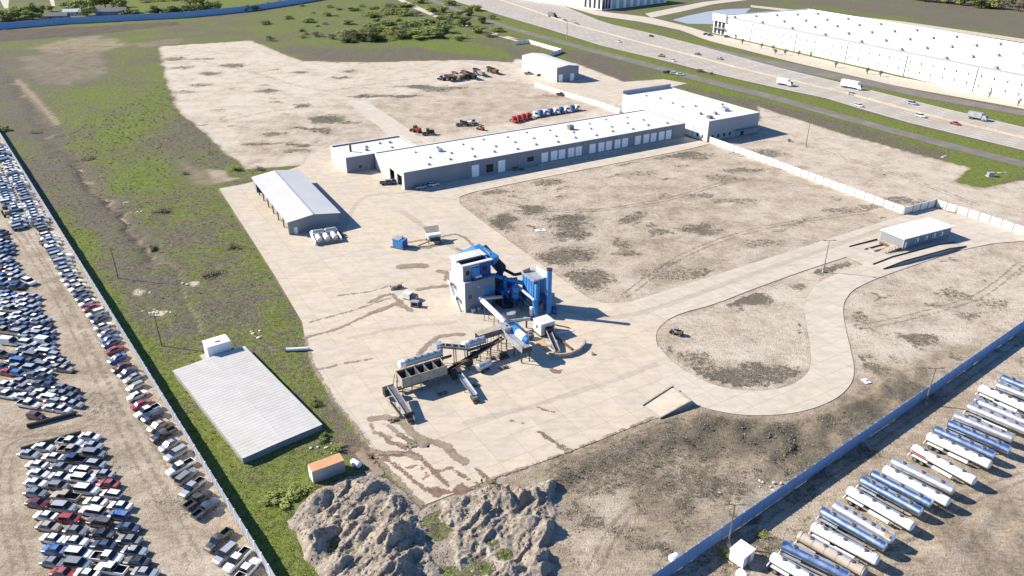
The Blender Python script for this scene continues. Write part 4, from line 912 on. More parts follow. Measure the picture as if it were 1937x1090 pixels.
# ------------------------------------------------------------------ fences
def fence(name, label, px, h, pl, pm, postm, th=.12, postw=.22, rib=0, cat='fence', cap=None, wob=.0, world=None):
    pts = world or [G(*p) for p in px]; root = thing(name, label, cat, tuple(pts[0]))
    cache = {}
    for s in range(len(pts)-1):
        a, b = pts[s], pts[s+1]; d = b-a; L = d.length; n = max(1, round(L/pl)); q = L/n; rz = math.atan2(d.y, d.x); d.normalize()
        key = round(q, 2)
        if key not in cache:
            mb = MB(); m = 0
            if rib:   # corrugated sheet: a folded strip with real depth
                k = int(q/rib)*2; xs = [-(q-postw)/2+(q-postw)*i/k for i in range(k+1)]; ys = [(.045 if (i//1) % 2 else -.045) for i in range(k+1)]
                v = [(x, y, .05) for x, y in zip(xs, ys)]+[(x, y, h) for x, y in zip(xs, ys)]+[(x, y+.02, .05) for x, y in zip(xs, ys)]+[(x, y+.02, h) for x, y in zip(xs, ys)]
                K = k+1; mb.add(v, [(i, i+1, K+i+1, K+i) for i in range(k)]+[(2*K+i+1, 2*K+i, 3*K+i, 3*K+i+1) for i in range(k)]+[(K+i, K+i+1, 3*K+i+1, 3*K+i) for i in range(k)])
            else: mb.box((0, 0, h/2), (q-postw-.04, th, h))
            if cap: mb.box((0, 0, h+.05), (q-postw-.04, th+.12, .1))
            pb = MB(); pb.box((0, 0, (h+.08)/2), (postw, th+.1, h+.08))
            cache[key] = (mb.mesh('panel', pm), pb.mesh('post', postm))
        for i in range(n):
            c = a+d*(q*(i+.5))-pts[0]; inst('panel', cache[key][0], root, (c.x, c.y, random.uniform(-wob, wob)), rz+random.uniform(-wob, wob)*.15)
            c = a+d*(q*i)-pts[0]; inst('post', cache[key][1], root, (c.x, c.y, 0), rz)
        if s == len(pts)-2: c = b-pts[0]; inst('post', cache[key][1], root, (c.x, c.y, 0), rz)
    return root
fence('sheet_metal_fence', 'long pale sheet metal fence dividing the parked cars from the grass', [(-60, 168), (0, 257), (255, 672), (512, 1092), (560, 1172)], 2.7, 3.0, M['galvw'], M['galvw'], rib=.32, wob=.02)
fence('sheet_metal_fence', 'long blue-grey sheet metal fence above the row of tank trailers', [(1180, 1150), (1272, 1086), (1500, 927), (1750, 754), (1937, 622), (2060, 536)], 3.0, 3.0, M['fsky'], M['fsky'], rib=.32, wob=.02)
fence('precast_wall', 'white precast panel wall from the office block down to the corner bend', [(1342, 270), (1450, 309), (1600, 365), (1708, 405)], 2.6, 3.7, M['precast'], M['trim'], th=.2, postw=.45, cat='wall')
fence('precast_wall', 'short shaded precast wall joining the two white walls at the bend', [(1710, 406), (1767, 391)], 2.6, 3.7, M['precast'], M['trim'], th=.2, postw=.45, cat='wall')
fence('precast_wall', 'white precast panel wall behind the scale house by the entrance', [(1769, 391), (1850, 416), (1937, 445), (2050, 484)], 2.6, 3.7, M['precast'], M['trim'], th=.2, postw=.45, cat='wall')
fence('precast_wall', 'white panel wall between the metal building and the long warehouse', [(1011, 163), (1060, 180), (1120, 198), (1172, 215)], 2.6, 3.7, M['precast'], M['trim'], th=.2, postw=.45, cat='wall')
fence('precast_wall', 'pale panel wall behind the metal building', [(975, 85), (1000, 82), (1062, 100), (1040, 108)], 2.6, 3.7, M['precast'], M['trim'], th=.2, postw=.45, cat='wall')
fence('boundary_fence', 'tall blue-grey fence crossing the far top left corner', [(-160, 74), (0, 56), (120, 46), (250, 39), (350, 34), (470, 22), (560, 8), (640, -6)], 5.0, 6.0, M['fsky'], M['fsky'], th=.2, postw=.3)
# ------------------------------------------------------------------ mixing plant (i right, n towards the camera side)
o = G(881, 592); PF = Fr(o, R(30.5))
def Q(i, n, z=0): return PF.p(i, -n, z)
def pbox(mb, i0, i1, n0, n1, z0, z1, m=0): return PF.box(mb, i0, i1, -n1, -n0, z0, z1, m)
def pp_(name, m, root, *bx, smooth=False):
    mb = MB()
    for b in bx: pbox(mb, *b)
    return mb.build(name, m, root, smooth)
def pc(name, m, root, a, b, r, n=14, dome=0, r2=None):
    mb = MB(); mb.cyl(Q(*a), Q(*b), r, n, r2=r2, dome=dome); return mb.build(name, m, root, True)
def pb(name, m, root, *segs):
    mb = MB()
    for s in segs: mb.beam(Q(*s[0]), Q(*s[1]), *s[2:])
    return mb.build(name, m, root)
BZ = .06
# control tower
tw = thing('mixing_tower', 'boxy grey mixing tower with open blue upper storey in the concrete yard', 'plant tower', Q(0, 0))
TI, TN, TH = 8.7, -9.0, 8.35
pp_('wall', M['wallg'], tw, (0, TI, -.25, 0, BZ, TH)); pp_('wall', M['wallg'], tw, (0, TI, TN, TN+.25, BZ, TH)); pp_('wall', M['twl'], tw, (0, .25, TN+.25, -.25, BZ, TH)); pp_('wall', M['wallg'], tw, (TI-.25, TI, TN+.25, -.25, BZ, TH))  # lit left wall and shaded others get lighter and darker colours
pp_('deck', M['galv'], tw, (.25, TI-.25, TN+.25, -.25, TH-.35, TH-.2))
for (i0, i1, z0, z1) in ((1.0, 1.9, 5.0, 6.0),): pp_('window', M['glass'], tw, (i0, i1, -.01, .04, 3.6, 4.7))
pp_('lamp', M['white'], tw, (3.6, 3.95, .003, .3, 6.5, 6.8)); pp_('blue_panel', M['blue'], tw, (5.6, 7.9, .003, .08, 4.0, 6.0))
for n0, z0 in ((-3, 2.6), (-6, 5.5)): pp_('side_platform', M['steel'], tw, (-1.3, -.01, n0-1.6, n0, z0, z0+.12)); pp_('railing', M['white'], tw, (-1.3, -1.22, n0-1.6, n0, z0+.12, z0+1.1))
pb('stair', M['white'], tw, ((-.8, -1, BZ), (-.8, -3.2, 2.6), .6, .12), ((-.8, -4.4, 2.7), (-.8, -6.2, 5.5), .6, .12))
up = pp_('upper_back_wall', M['wallg'], tw, (.3, 8.4, TN+.6, TN+.8, TH-.2, 12.4)); pp_('upper_side_wall', M['twl'], tw, (.3, .5, TN+.8, -1.6, TH-.2, 12.4)); pp_('upper_side_wall', M['blue'], tw, (8.2, 8.4, TN+.8, -1.6, TH-.2, 12.4))
pp_('upper_front_wall', M['wallg'], tw, (.5, 2.6, -1.85, -1.6, TH-.2, 12.4), (2.6, 5.4, -1.85, -1.6, 11.8, 12.4)); pp_('upper_front_panel', M['dblue'], tw, (5.4, 8.2, -1.85, -1.6, TH-.2, 12.4))
pp_('upper_window', M['dark'], tw, (1.2, 2.2, -1.6+.003, -1.56, 9.6, 10.8)); pp_('upper_window', M['dark'], tw, (6.0, 7.2, -1.6+.003, -1.56, 9.8, 11.0))
pp_('upper_roof', M['twl'], tw, (-.1, 8.8, TN+.3, -4.6, 12.4, 12.65)); pp_('upper_roof', M['twl'], tw, (-.1, 8.8, -2.2, -1.1, 12.4, 12.65)); pp_('roof_pipe', M['dsteel'], tw, (.3, 7.6, -4.5, -4.3, 12.65, 12.85))
pc('mixer_drum', M['blue'], tw, (3.6, -1.4, 8.7), (4.9, -1.4, 8.7), .8); pc('mixer_hopper', M['blue'], tw, (4.0, -2.0, 8.4), (4.0, -2.0, 11.6), 1.3); pp_('mixer_frame', M['dblue'], tw, (2.9, 5.6, -1.4, -.5, TH-.2, TH+.5)); pp_('hopper_lip', M['silver'], tw, (3.3, 5.1, -1.2, -.4, TH+.5, TH+1.1))
for k, (i, n_) in enumerate(((1.2, .9), (2.7, 1.1))): pp_('ground_unit', M['galv'], tw, (i, i+1.0, .3, 1.3, BZ, 1.2))
# blue elevator behind the tower
el = thing('slat_elevator', 'blue covered slat elevator arching behind the grey mixing tower', 'conveyor', Q(6, -12))
pb('incline_housing', M['blue'], el, ((2.6, -11.5, 9.4), (9.2, -10.6, 11.6), 2.2, 1.9)); pb('head_housing', M['blue'], el, ((9.2, -11.0, 11.7), (11.6, -4.6, 10.2), 2.0, 2.4)); pb('side_chute', M['dsteel'], el, ((11.2, -11.0, 11.3), (13.0, -3.4, 7.4), 1.5, 2.4)); pb('outer_rail', M['silver'], el, ((12.1, -11.3, 11.7), (14.0, -3.8, 8.4), .22, .5)); pb('inner_rail', M['silver'], el, ((10.1, -11.6, 12.6), (10.6, -6.0, 11.8), .22, .4))
pb('drop_leg', M['dblue'], el, ((12.6, -4.2, 7.6), (12.6, -4.2, BZ), 1.6, 1.6)); pb('tail_leg', M['dblue'], el, ((3.2, -11.6, 8.6), (3.2, -11.6, BZ), 1.2, 1.2)); pb('mid_leg', M['dblue'], el, ((9.6, -11, 10.6), (9.6, -11, BZ), .8, .8)); pp_('walkway', M['galv'], el, (2.6, 9, -9.7, -9.2, 10.0, 10.1))
# drum, burner and pipework between tower and baghouse
dr = thing('dryer_unit', 'dark blue drum and burner machinery crammed between tower and dust collector', 'plant equipment', Q(11, 1))
pc('drum', M['dblue'], dr, (10.2, -3.6, 3.8), (16.2, -1.4, 3.8), 1.6, 18); pc('drum_band', M['silver'], dr, (12.4, -2.8, 3.8), (12.8, -2.65, 3.8), 1.72, 18); pc('drum_band', M['silver'], dr, (14.6, -2.0, 3.8), (15.0, -1.85, 3.8), 1.72, 18)
pc('vertical_vessel', M['blue'], dr, (13.2, 1.0, 1.0), (13.2, 1.0, 4.6), .9, 14); pc('vessel_cone', M['dblue'], dr, (13.2, 1.0, 4.6), (13.2, 1.0, 5.6), .9, 14, r2=.25); pc('blower', M['dblue'], dr, (10.8, 1.8, 1.2), (11.6, 2.1, 1.2), .95, 14)
pp_('skid_frame', M['dsteel'], dr, (9.4, 16.6, -5.2, -4.9, 1.4, 2.2), (9.4, 16.6, -.6, -.3, 1.4, 2.2)); 
for i in (9.6, 12.4, 16.2):
    for n_ in (-5.05, -.45): pp_('leg', M['dsteel'], dr, (i-.15, i+.15, n_-.15, n_+.15, BZ, 1.4))
pp_('motor_box', M['dsteel'], dr, (9.2, 11.4, 2.6, 4.6, BZ, 1.8)); pp_('cable_tray', M['tan'], dr, (14.0, 14.7, 1.6, 8.6, 2.0, 2.3)); pp_('control_cabinet', M['white'], dr, (13.2, 13.9, 9.6, 10.4, .3, 2.6))
pp_('hot_bin', M['dsteel'], dr, (9.0, 11.6, -5.4, -1.6, BZ, 6.3)); pp_('burner_housing', M['dsteel'], dr, (9.2, 12.4, -.2, 1.6, BZ, 2.7)); pp_('fan_box', M['dblue'], dr, (15.0, 16.8, -.2, 2.4, BZ, 3.0)); pp_('gantry', M['dsteel'], dr, (9.0, 14.0, -6.0, -5.6, 4.8, 5.1))
pc('heat_duct', M['dsteel'], dr, (11.6, -4.4, 6.2), (13.4, -4.0, 7.6), .42); pc('heat_duct', M['dsteel'], dr, (13.4, -4.0, 7.6), (15.2, -1.2, 6.6), .42); pc('heat_duct', M['dsteel'], dr, (15.2, -1.2, 6.6), (17.0, -.2, 7.0), .42); pc('duct_riser', M['dblue'], dr, (12.2, 2.6, 2.0), (12.6, 3.2, 6.2), .5); 
pc('exhaust_pipe', M['silver'], dr, (12.9, 3.2, 6.2), (14.2, 10.4, 4.6), .42); pc('exhaust_pipe', M['blue'], dr, (14.2, 10.4, 4.8), (14.4, 11.2, BZ), .62); pp_('dust_tank', M['tan'], dr, (9.6, 12.2, 5.4, 7.0, BZ, 1.0))
mb = MB(); mb.cyl(Q(8.6, 7.4, .1), Q(8.6, 7.4, 1.4), 2.0, 20, r2=1.7); mb.build('slurry_tub', M['trim'], dr, True)
# dust collector and stack
bg_ = thing('dust_collector', 'tall blue dust collector box with silver top beside the blue stack', 'dust collector', Q(16, 7))
pp_('casing', M['blue'], bg_, (14.5, 18.6, 4.0, 9.3, 3.6, 9.3)); pp_('top_deck', M['silver'], bg_, (14.3, 18.8, 3.8, 9.5, 9.301, 9.6)); 
mb = MB(); a = [Q(14.5, 4, 3.6), Q(18.6, 4, 3.6), Q(18.6, 9.3, 3.6), Q(14.5, 9.3, 3.6)]; b = [Q(16.2, 4.6, 1.5), Q(16.9, 4.6, 1.5), Q(16.9, 8.7, 1.5), Q(16.2, 8.7, 1.5)]
mb.add(a+b, [(0, 4, 5, 1), (1, 5, 6, 2), (2, 6, 7, 3), (3, 7, 4, 0), (4, 7, 6, 5)]); mb.build('hopper', M['dblue'], bg_)
for i in (14.7, 18.4):
    for n_ in (4.2, 9.1): pp_('leg', M['dblue'], bg_, (i-.16, i+.16, n_-.16, n_+.16, BZ, 3.6))
for k in range(4): pp_('side_rib', M['dblue'], bg_, (14.42, 14.499, 4.6+k*1.3, 4.75+k*1.3, 3.8, 9.2))
for k in range(3): pp_('front_rib', M['dblue'], bg_, (15.4+k*1.2, 15.55+k*1.2, 9.301, 9.38, 3.8, 9.2))
pc('top_duct', M['tan'], bg_, (14.6, 3.9, 9.8), (16.6, 4.0, 10.2), .5); pp_('top_railing', M['white'], bg_, (18.7, 18.78, 3.9, 9.4, 9.6, 10.6)); pp_('front_duct', M['blue'], bg_, (14.7, 15.6, 9.45, 10.3, 2.0, 8.6)); pp_('ladder', M['steel'], bg_, (17.4, 17.9, 9.4, 9.5, .3, 9.6))
sk = thing('exhaust_stack', 'slim tall blue exhaust stack standing on the yard, highest point of the plant', 'chimney', Q(17.6, 11.8))
pc('shaft', M['blue'], sk, (17.6, 11.8, BZ+.4), (17.6, 11.8, 13.0), .68, 18); pc('top_ring', M['dsteel'], sk, (17.6, 11.8, 12.8), (17.6, 11.8, 13.15), .74, 18); pp_('base_plate', M['kerb'], sk, (16.5, 18.7, 10.7, 12.9, 0, BZ+.4)); pc('inlet_duct', M['dblue'], sk, (17.6, 11.4, 3.2), (17.4, 9.4, 5.2), .55); pp_('test_port', M['silver'], sk, (16.85, 17.0, 11.4, 12.2, 6.0, 6.8)); pc('fan_housing', M['dblue'], sk, (18.6, 12.0, 1.3), (19.5, 12.4, 1.3), 1.15, 14)
# silver tubes
t1 = thing('silver_duct', 'short level silver duct leaving the front of the mixing tower', 'duct', Q(7, 1.6)); pc('tube', M['silver'], t1, (5.2, .8, 3.2), (9.6, 2.4, 3.2), .5); pc('flange', M['trim'], t1, (5.0, .7, 3.2), (5.3, .83, 3.2), .62); pp_('support', M['dsteel'], t1, (7.2, 7.5, 1.4, 1.7, BZ, 2.8))
t2 = thing('covered_conveyor', 'bright silver tube conveyor sloping from the mixing tower to the pugmill deck', 'conveyor', Q(2.8, 9)); pc('tube', M['white'], t2, (2.9, 3.6, 4.6), (2.8, 15.2, 4.0), .66, 16); pc('end_collar', M['dblue'], t2, (2.9, 3.0, 4.65), (2.9, 3.8, 4.6), .8, 16); pc('end_collar', M['silver'], t2, (2.8, 14.2, 4.05), (2.8, 15.6, 4.0), .78, 16)
for n_ in (6, 11): pb('support_leg', M['steel'], t2, ((2.3, n_, 4), (2.1, n_, BZ), .16), ((3.3, n_, 4), (3.5, n_, BZ), .16))
t3 = thing('screw_conveyor', 'level silver screw conveyor running from the pugmill deck towards the white cabin', 'conveyor', Q(7, 14)); pc('tube', M['silver'], t3, (4.2, 13.2, 2.7), (10.0, 15.2, 2.7), .42); pp_('trough', M['galv'], t3, (4.4, 9.6, 13.6, 14.5, 2.2, 2.4)); pp_('support', M['dsteel'], t3, (9.2, 9.5, 14.4, 14.7, BZ, 2.2), (5.2, 5.5, 13.2, 13.5, BZ, 2.2)); pc('motor', M['dsteel'], t3, (10.1, 15.3, 2.7), (10.8, 15.6, 2.7), .5)
# raised pugmill deck
dk = thing('pugmill_deck', 'raised steel deck with white burner drum and blue machinery on long legs', 'plant equipment', Q(1.5, 21))
DZ = 4.0
pp_('deck_frame', M['galv'], dk, (-.2, 2.2, 16.6, 28.4, DZ-.1, DZ+.1)); pp_('side_truss', M['silver'], dk, (-.32, -.2, 16.6, 28.4, DZ-.9, DZ+.75)); pp_('side_truss', M['silver'], dk, (2.2, 2.32, 16.6, 28.4, DZ-.9, DZ+.4)); pp_('end_panel', M['dsteel'], dk, (-.2, 2.2, 28.4, 28.55, DZ-.9, DZ+.3))
pc('burner_drum', M['white'], dk, (1.9, 23.0, DZ+1.2), (1.9, 26.2, DZ+1.2), .95, 16); pc('drum_cap', M['blue'], dk, (1.9, 26.2, DZ+1.2), (1.9, 27.3, DZ+1.2), .85, 16, r2=.5); pp_('hopper_box', M['silver'], dk, (-.1, 1.7, 17.2, 20.2, DZ+.1, DZ+1.3)); pp_('hatch', M['dark'], dk, (.9, 1.4, 18.8, 19.4, DZ+1.3, DZ+1.36)); pp_('gearbox', M['blue'], dk, (1.8, 3.4, 19.2, 21.6, DZ+.1, DZ+1.0)); pb('blue_railing', M['blue'], dk, ((1.6, 18.4, DZ+1.6), (3.5, 18.6, DZ+1.6), .12), ((3.5, 18.6, DZ+1.6), (3.5, 22.2, DZ+1.6), .12), ((1.6, 18.4, DZ+.1), (1.6, 18.4, DZ+1.6), .12), ((3.5, 22.2, DZ+.1), (3.5, 22.2, DZ+1.6), .12)); pp_('side_platform', M['galv'], dk, (2.35, 3.7, 18.2, 22.6, DZ-.1, DZ+.05))
for n_ in (17.2, 20.8, 24.4, 27.8):
    for i in (0, 2.0): pp_('leg', M['dsteel'], dk, (i-.1, i+.1, n_-.1, n_+.1, BZ, DZ-.1))
pb('brace', M['dsteel'], dk, ((0, 17.2, BZ), (0, 20.8, DZ-.3), .1), ((0, 27.8, BZ), (0, 24.4, DZ-.3), .1))
# feed gallery and long tubes
ga = thing('feed_gallery', 'boxy grey feed gallery on thin legs left of the pugmill deck', 'conveyor', Q(-3.5, 18.5))
pp_('housing', M['steel'], ga, (-6.4, -.5, 17.4, 19.4, 3.6, 5.0)); pp_('roof_plate', M['tan'], ga, (-6.5, -.45, 17.3, 19.5, 5.001, 5.12)); pp_('end_hood', M['dark'], ga, (-6.62, -6.41, 17.7, 19.1, 3.7, 4.8))
for i in (-6, -4.6, -3.2, -1.6): pb('leg', M['steel'], ga, ((i, 19.2, 3.6), (i, 19.2, BZ), .13)); pb('leg', M['steel'], ga, ((i, 17.6, 3.6), (i, 17.6, BZ), .13))
def tube_unit(name, label, i0, i1, n, z, r, caps):
    t = thing(name, label, 'conveyor', Q((i0+i1)/2, n)); pc('tube', M['galv'], t, (i0, n, z), (i1, n, z), r, 18); pc('end_cap', M['white'], t, (i0-.7, n, z), (i0+.5, n, z), r*1.05, 18, dome=.2)
    pp_('lower_beam', M['rust'], t, (i0, i1+2.2, n+r*.5, n+r*.5+.35, z-r-.6, z-r-.1)); pp_('walkway', M['steel'], t, (i0, i1+1.5, n+r+.1, n+r+.7, z-r-.1, z-r))
    for k in range(caps): pp_('hatch', M['trim'], t, (i0+1.3+k*(i1-i0-1.6)/max(1, caps-1)-.2, i0+1.3+k*(i1-i0-1.6)/max(1, caps-1)+.2, n-.2, n+.2, z+r-.05, z+r+.12))
    k = i0+.6
    while k < i1+1.5:
        pb('leg', M['steel'], t, ((k, n-.5, z-r*.6), (k, n-.5, BZ), .16)); pb('leg', M['steel'], t, ((k, n+.6, z-r*.6), (k, n+.6, BZ), .16)); k += 2.6
    return t
tube_unit('silver_tube_tank', 'shorter silver tube tank raised on legs between gallery and conveyor', -10.4, -5.6, 20.6, 4.4, .85, 3)
tube_unit('silver_tube_tank', 'longest silver tube tank above the row of tan feed bins', -26.0, -16.6, 20.4, 4.2, .85, 6)
sl_ = thing('slat_conveyor', 'dark ladder-like conveyor between the two silver tube tanks', 'conveyor', Q(-13.5, 20))
pb('belt', M['dsteel'], sl_, ((-16.6, 18.6, 5.0), (-10.8, 22.2, 4.4), 1.3, .3)); pb('side_frame', M['silver'], sl_, ((-16.5, 18.0, 5.3), (-10.7, 21.6, 4.7), .12, .4)); pb('side_frame', M['silver'], sl_, ((-16.8, 19.3, 5.3), (-10.9, 22.9, 4.7), .12, .4)); pp_('head_box', M['galv'], sl_, (-17.2, -15.6, 17.9, 19.4, 4.4, 5.7))
for k in range(5): a = k/4; pb('slat', M['silver'], sl_, ((-16.2+a*5.2, 17.9+a*3.3, 5.5-a*.5), (-16.6+a*5.2, 19.2+a*3.3, 5.5-a*.5), .18, .08))
for i, n_ in ((-15.8, 18.6), (-13.4, 20.6), (-11.2, 21.9)): pb('leg', M['rust'], sl_, ((i, n_-.5, 4.4), (i, n_-.5, BZ), .2), ((i, n_+.6, 4.4), (i, n_+.6, BZ), .2))
pp_('drive_unit', M['dsteel'], sl_, (-12.4, -10.6, 22.8, 24.2, 1.0, 2.4)); pp_('catwalk', M['rust'], sl_, (-15.5, -10.6, 23.2, 23.7, 2.4, 2.5)); pc('drive_drum', M['dsteel'], sl_, (-9.8, 22.2, 2.2), (-8.6, 22.2, 2.2), .9)
# feed bins
bn = thing('feed_bins', 'row of five tan steel feed bins with dark open tops on legs', 'hoppers', Q(-23.4, 24.5))
N0, N1, B0, B1, ZT, ZB = 22.6, 26.2, -28.6, -18.0, 4.5, 2.2
pp_('front_wall', M['tan'], bn, (B0, B1, N1-.12, N1, ZB, ZT)); pp_('back_wall', M['tan'], bn, (B0, B1, N0, N0+.12, ZB, ZT))
wn = (B1-B0)/5
for k in range(6): i = B0+k*wn; pp_('divider', M['tan'] if k in (0, 5) else M['steel'], bn, (max(B0, i-.06), min(B1, i+.06), N0+.12, N1-.12, ZB, ZT-.02))
for k in range(5):
    i0, i1 = B0+k*wn+.07, B0+(k+1)*wn-.07; im = (i0+i1)/2; nm = (N0+N1)/2; mb = MB()
    a = [Q(i0, N0+.13, ZT-.5), Q(i1, N0+.13, ZT-.5), Q(i1, N1-.13, ZT-.5), Q(i0, N1-.13, ZT-.5)]; b = [Q(im-.3, nm-.5, ZB-.3), Q(im+.3, nm-.5, ZB-.3), Q(im+.3, nm+.5, ZB-.3), Q(im-.3, nm+.5, ZB-.3)]
    mb.add(a+b, [(0, 1, 5, 4), (1, 2, 6, 5), (2, 3, 7, 6), (3, 0, 4, 7), (4, 5, 6, 7)]); mb.build('bin_hopper', M['dsteel'], bn)
    pp_('panel_rib', M['tan'], bn, (i0-.1, i0+.05, N1+.002, N1+.1, ZB, ZT))
    for n_ in (N0+.2, N1-.2): pb('leg', M['steel'], bn, ((i0, n_, ZB), (i0, n_, BZ), .2))
for n_ in (N0+.2, N1-.2): pb('leg', M['steel'], bn, ((B1-.2, n_, ZB), (B1-.2, n_, BZ), .2))
pp_('belt_feeder', M['dsteel'], bn, (B0-.5, B1+3.6, 24.0, 24.9, 1.0, 1.3)); pb('side_stair', M['steel'], bn, ((B0-1.3, 23, BZ), (B0-.3, 23, 4), .5, .1), ((B0-1.4, 24.6, BZ), (B0-1.4, 24.6, 3.4), .12))
lc = thing('discharge_conveyor', 'rusty sloping conveyor at the left end of the feed bins', 'conveyor', Q(-31, 30)); pb('belt', M['steel'], lc, ((-31.0, 25.6, 3.0), (-30.8, 34.2, 1.5), 1.1, .25)); pb('side_frame', M['silver'], lc, ((-30.3, 25.6, 3.2), (-30.1, 34.2, 1.7), .12, .4)); pb('side_frame', M['galv'], lc, ((-31.7, 25.6, 3.2), (-31.5, 34.2, 1.7), .12, .4))
for n_, z in ((26.4, 2.8), (29, 2.3), (31.6, 1.9), (34, 1.4)): pb('leg', M['steel'], lc, ((-30.3, n_, z), (-30.3, n_, BZ), .15), ((-31.6, n_, z), (-31.6, n_, BZ), .15))
pp_('tail_box', M['steel'], lc, (-31.5, -30.3, 34.5, 35.4, BZ, 1.1)); pb('tail_brace', M['rust'], lc, ((-31.8, 34.2, 1.5), (-31.2, 36.0, BZ), .16), ((-30.0, 34.2, 1.5), (-30.4, 36.0, BZ), .16), ((-31.3, 36.0, .3), (-30.3, 36.0, .3), .2)); pc('tail_roller', M['dsteel'], lc, (-31.9, 34.6, 1.6), (-29.8, 34.6, 1.6), .4); pp_('drive_box', M['dsteel'], lc, (-32.4, -30, 24.2, 25.6, .8, 2.6)); pp_('spill_rail', M['tan'], lc, (-32.5, -32.2, 26, 33, .3, .8))
rc_ = thing('transfer_conveyor', 'low grey conveyor sticking out from the right end of the feed bins', 'conveyor', Q(-15.8, 32)); pb('belt', M['galv'], rc_, ((-15.6, 27.0, 1.9), (-16.0, 35.0, 1.2), 1.2, .25)); pb('side_frame', M['silver'], rc_, ((-15.0, 27.0, 2.1), (-15.4, 35, 1.4), .1, .35)); pb('side_frame', M['steel'], rc_, ((-16.2, 27.0, 2.1), (-16.6, 35, 1.4), .1, .35)); pp_('tail_box', M['steel'], rc_, (-16.8, -15.7, 35.1, 35.9, .3, 1.2)); pb('tail_brace', M['rust'], rc_, ((-17.0, 34.8, 1.3), (-16.8, 36.4, BZ), .16), ((-15.4, 34.8, 1.3), (-15.6, 36.4, BZ), .16), ((-16.9, 36.3, .3), (-15.5, 36.3, .3), .2)); pp_('head_box', M['dsteel'], rc_, (-17.0, -14.6, 25.2, 27.0, .8, 2.4))
for n_ in (28, 31.5, 34.6): pb('leg', M['steel'], rc_, ((-15.2, n_, 1.5), (-15.2, n_, BZ), .14), ((-16.6, n_, 1.5), (-16.6, n_, BZ), .14))
# tanks and pumps underneath
ft = thing('fuel_tank', 'grey fuel tank under the conveyors between bins and deck', 'tank', Q(-8.6, 25)); pc('barrel', M['silver'], ft, (-10.4, 26.2, 1.3), (-7.2, 25.6, 1.3), .9, 16, dome=.3); pp_('saddle', M['dsteel'], ft, (-9.8, -9.4, 25.0, 27.0, BZ, .7), (-8.2, -7.8, 24.8, 26.6, BZ, .7))
gs = thing('scrap_machine', 'dark rusty machine part lying under the raised deck', 'machinery', Q(-2.4, 23.6)); pp_('base', M['rust'], gs, (-3.6, -1.2, 22.8, 24.4, BZ, .5)); pc('rotor', M['dsteel'], gs, (-3.2, 23.6, .9), (-1.6, 23.6, .9), .5); pp_('lever', M['rust'], gs, (-2.5, -2.3, 22.4, 25.2, .5, .7))
# white cabin with loading conveyor, curved wall
wc = thing('control_cabin', 'small white control cabin with dark opening in the middle of the yard', 'cabin', Q(11.6, 18.8)); CI0, CI1, CN0, CN1 = 9.9, 13.8, 16.8, 20.4
pp_('casing', M['twl'], wc, (CI0, CI1, CN0, CN1, .5, 3.5)); pp_('roof_panel', M['twl'], wc, (CI0-.1, CI1+.1, CN0-.1, CN1+.1, 3.501, 3.66)); pp_('window', M['glass'], wc, (CI0-.03, CI0-.003, 18.2, 18.8, 1.8, 2.6)); pp_('window', M['glass'], wc, (13.0, 13.5, CN1+.003, CN1+.03, 2.0, 2.6)); pp_('doorway', M['dark'], wc, (11.0, 12.4, CN1+.003, CN1+.06, .5, 2.6)); pp_('skid', M['dsteel'], wc, (CI0, CI0+.2, CN0, CN1, BZ, .5), (CI1-.2, CI1, CN0, CN1, BZ, .5))
lc2 = thing('loading_conveyor', 'short inclined belt conveyor running down from the white cabin to the curved kerb', 'conveyor', Q(10, 25)); pb('belt', M['dsteel'], lc2, ((11.6, 20.6, 2.0), (9.2, 28.6, .6), 1.0, .2)); pb('side_frame', M['silver'], lc2, ((11.1, 20.5, 2.2), (8.7, 28.5, .8), .14, .4)); pb('side_frame', M['silver'], lc2, ((12.2, 20.8, 2.2), (9.8, 28.8, .8), .14, .4)); pp_('head_hood', M['dark'], lc2, (11.0, 12.6, 20.6, 21.8, 1.2, 2.6)); pp_('ramp_beam', M['rust'], lc2, (12.9, 13.3, 21, 29, BZ, .5)); pp_('tail_box', M['rust'], lc2, (8.4, 10.0, 28.4, 29.3, BZ, .8))
for n_, i, z in ((22.4, 11.1, 1.6), (25.4, 10.2, 1.1)): pb('leg', M['steel'], lc2, ((i-.5, n_, z), (i-.5, n_, BZ), .14), ((i+.5, n_, z), (i+.5, n_, BZ), .14))
mb = MB(); prev = None
cw = [(6.8, 28.6), (8.2, 29.8), (10.0, 30.6), (12.0, 30.8), (14.0, 30.4), (16.0, 29.4), (17.7, 27.9)]
for k in range(len(cw)-1): mb.beam(Q(*cw[k], .55), Q(*cw[k+1], .55), .45, 1.0)
tag(mb.build('curved_kerb', M['tan']), 'curved tan steel bumper wall standing on the yard in front of the white cabin', 'kerb')
br_ = thing('burner_box', 'small dark burner cart beside the white cabin', 'machinery', Q(7.4, 19.4)); pp_('body', M['steel'], br_, (6.6, 8.2, 18.6, 20.0, .35, 1.3)); pc('wheel', M['tyre'], br_, (6.8, 18.4, .33), (6.8, 18.6, .33), .3); pc('wheel', M['tyre'], br_, (6.8, 20.0, .33), (6.8, 20.2, .33), .3); pc('cylinder', M['silver'], br_, (7.2, 18.9, 1.5), (8.2, 19.3, 1.5), .25)
pb('pipe_run', M['rust'], thing('rusty_pipe', 'thin rusty pipe curving on the ground behind the white cabin', 'pipe', Q(6.4, 16.6)), ((3.6, 17.6, .2), (5.4, 18.6, .2), .25), ((5.4, 18.6, .2), (8.6, 17.4, .2), .25))
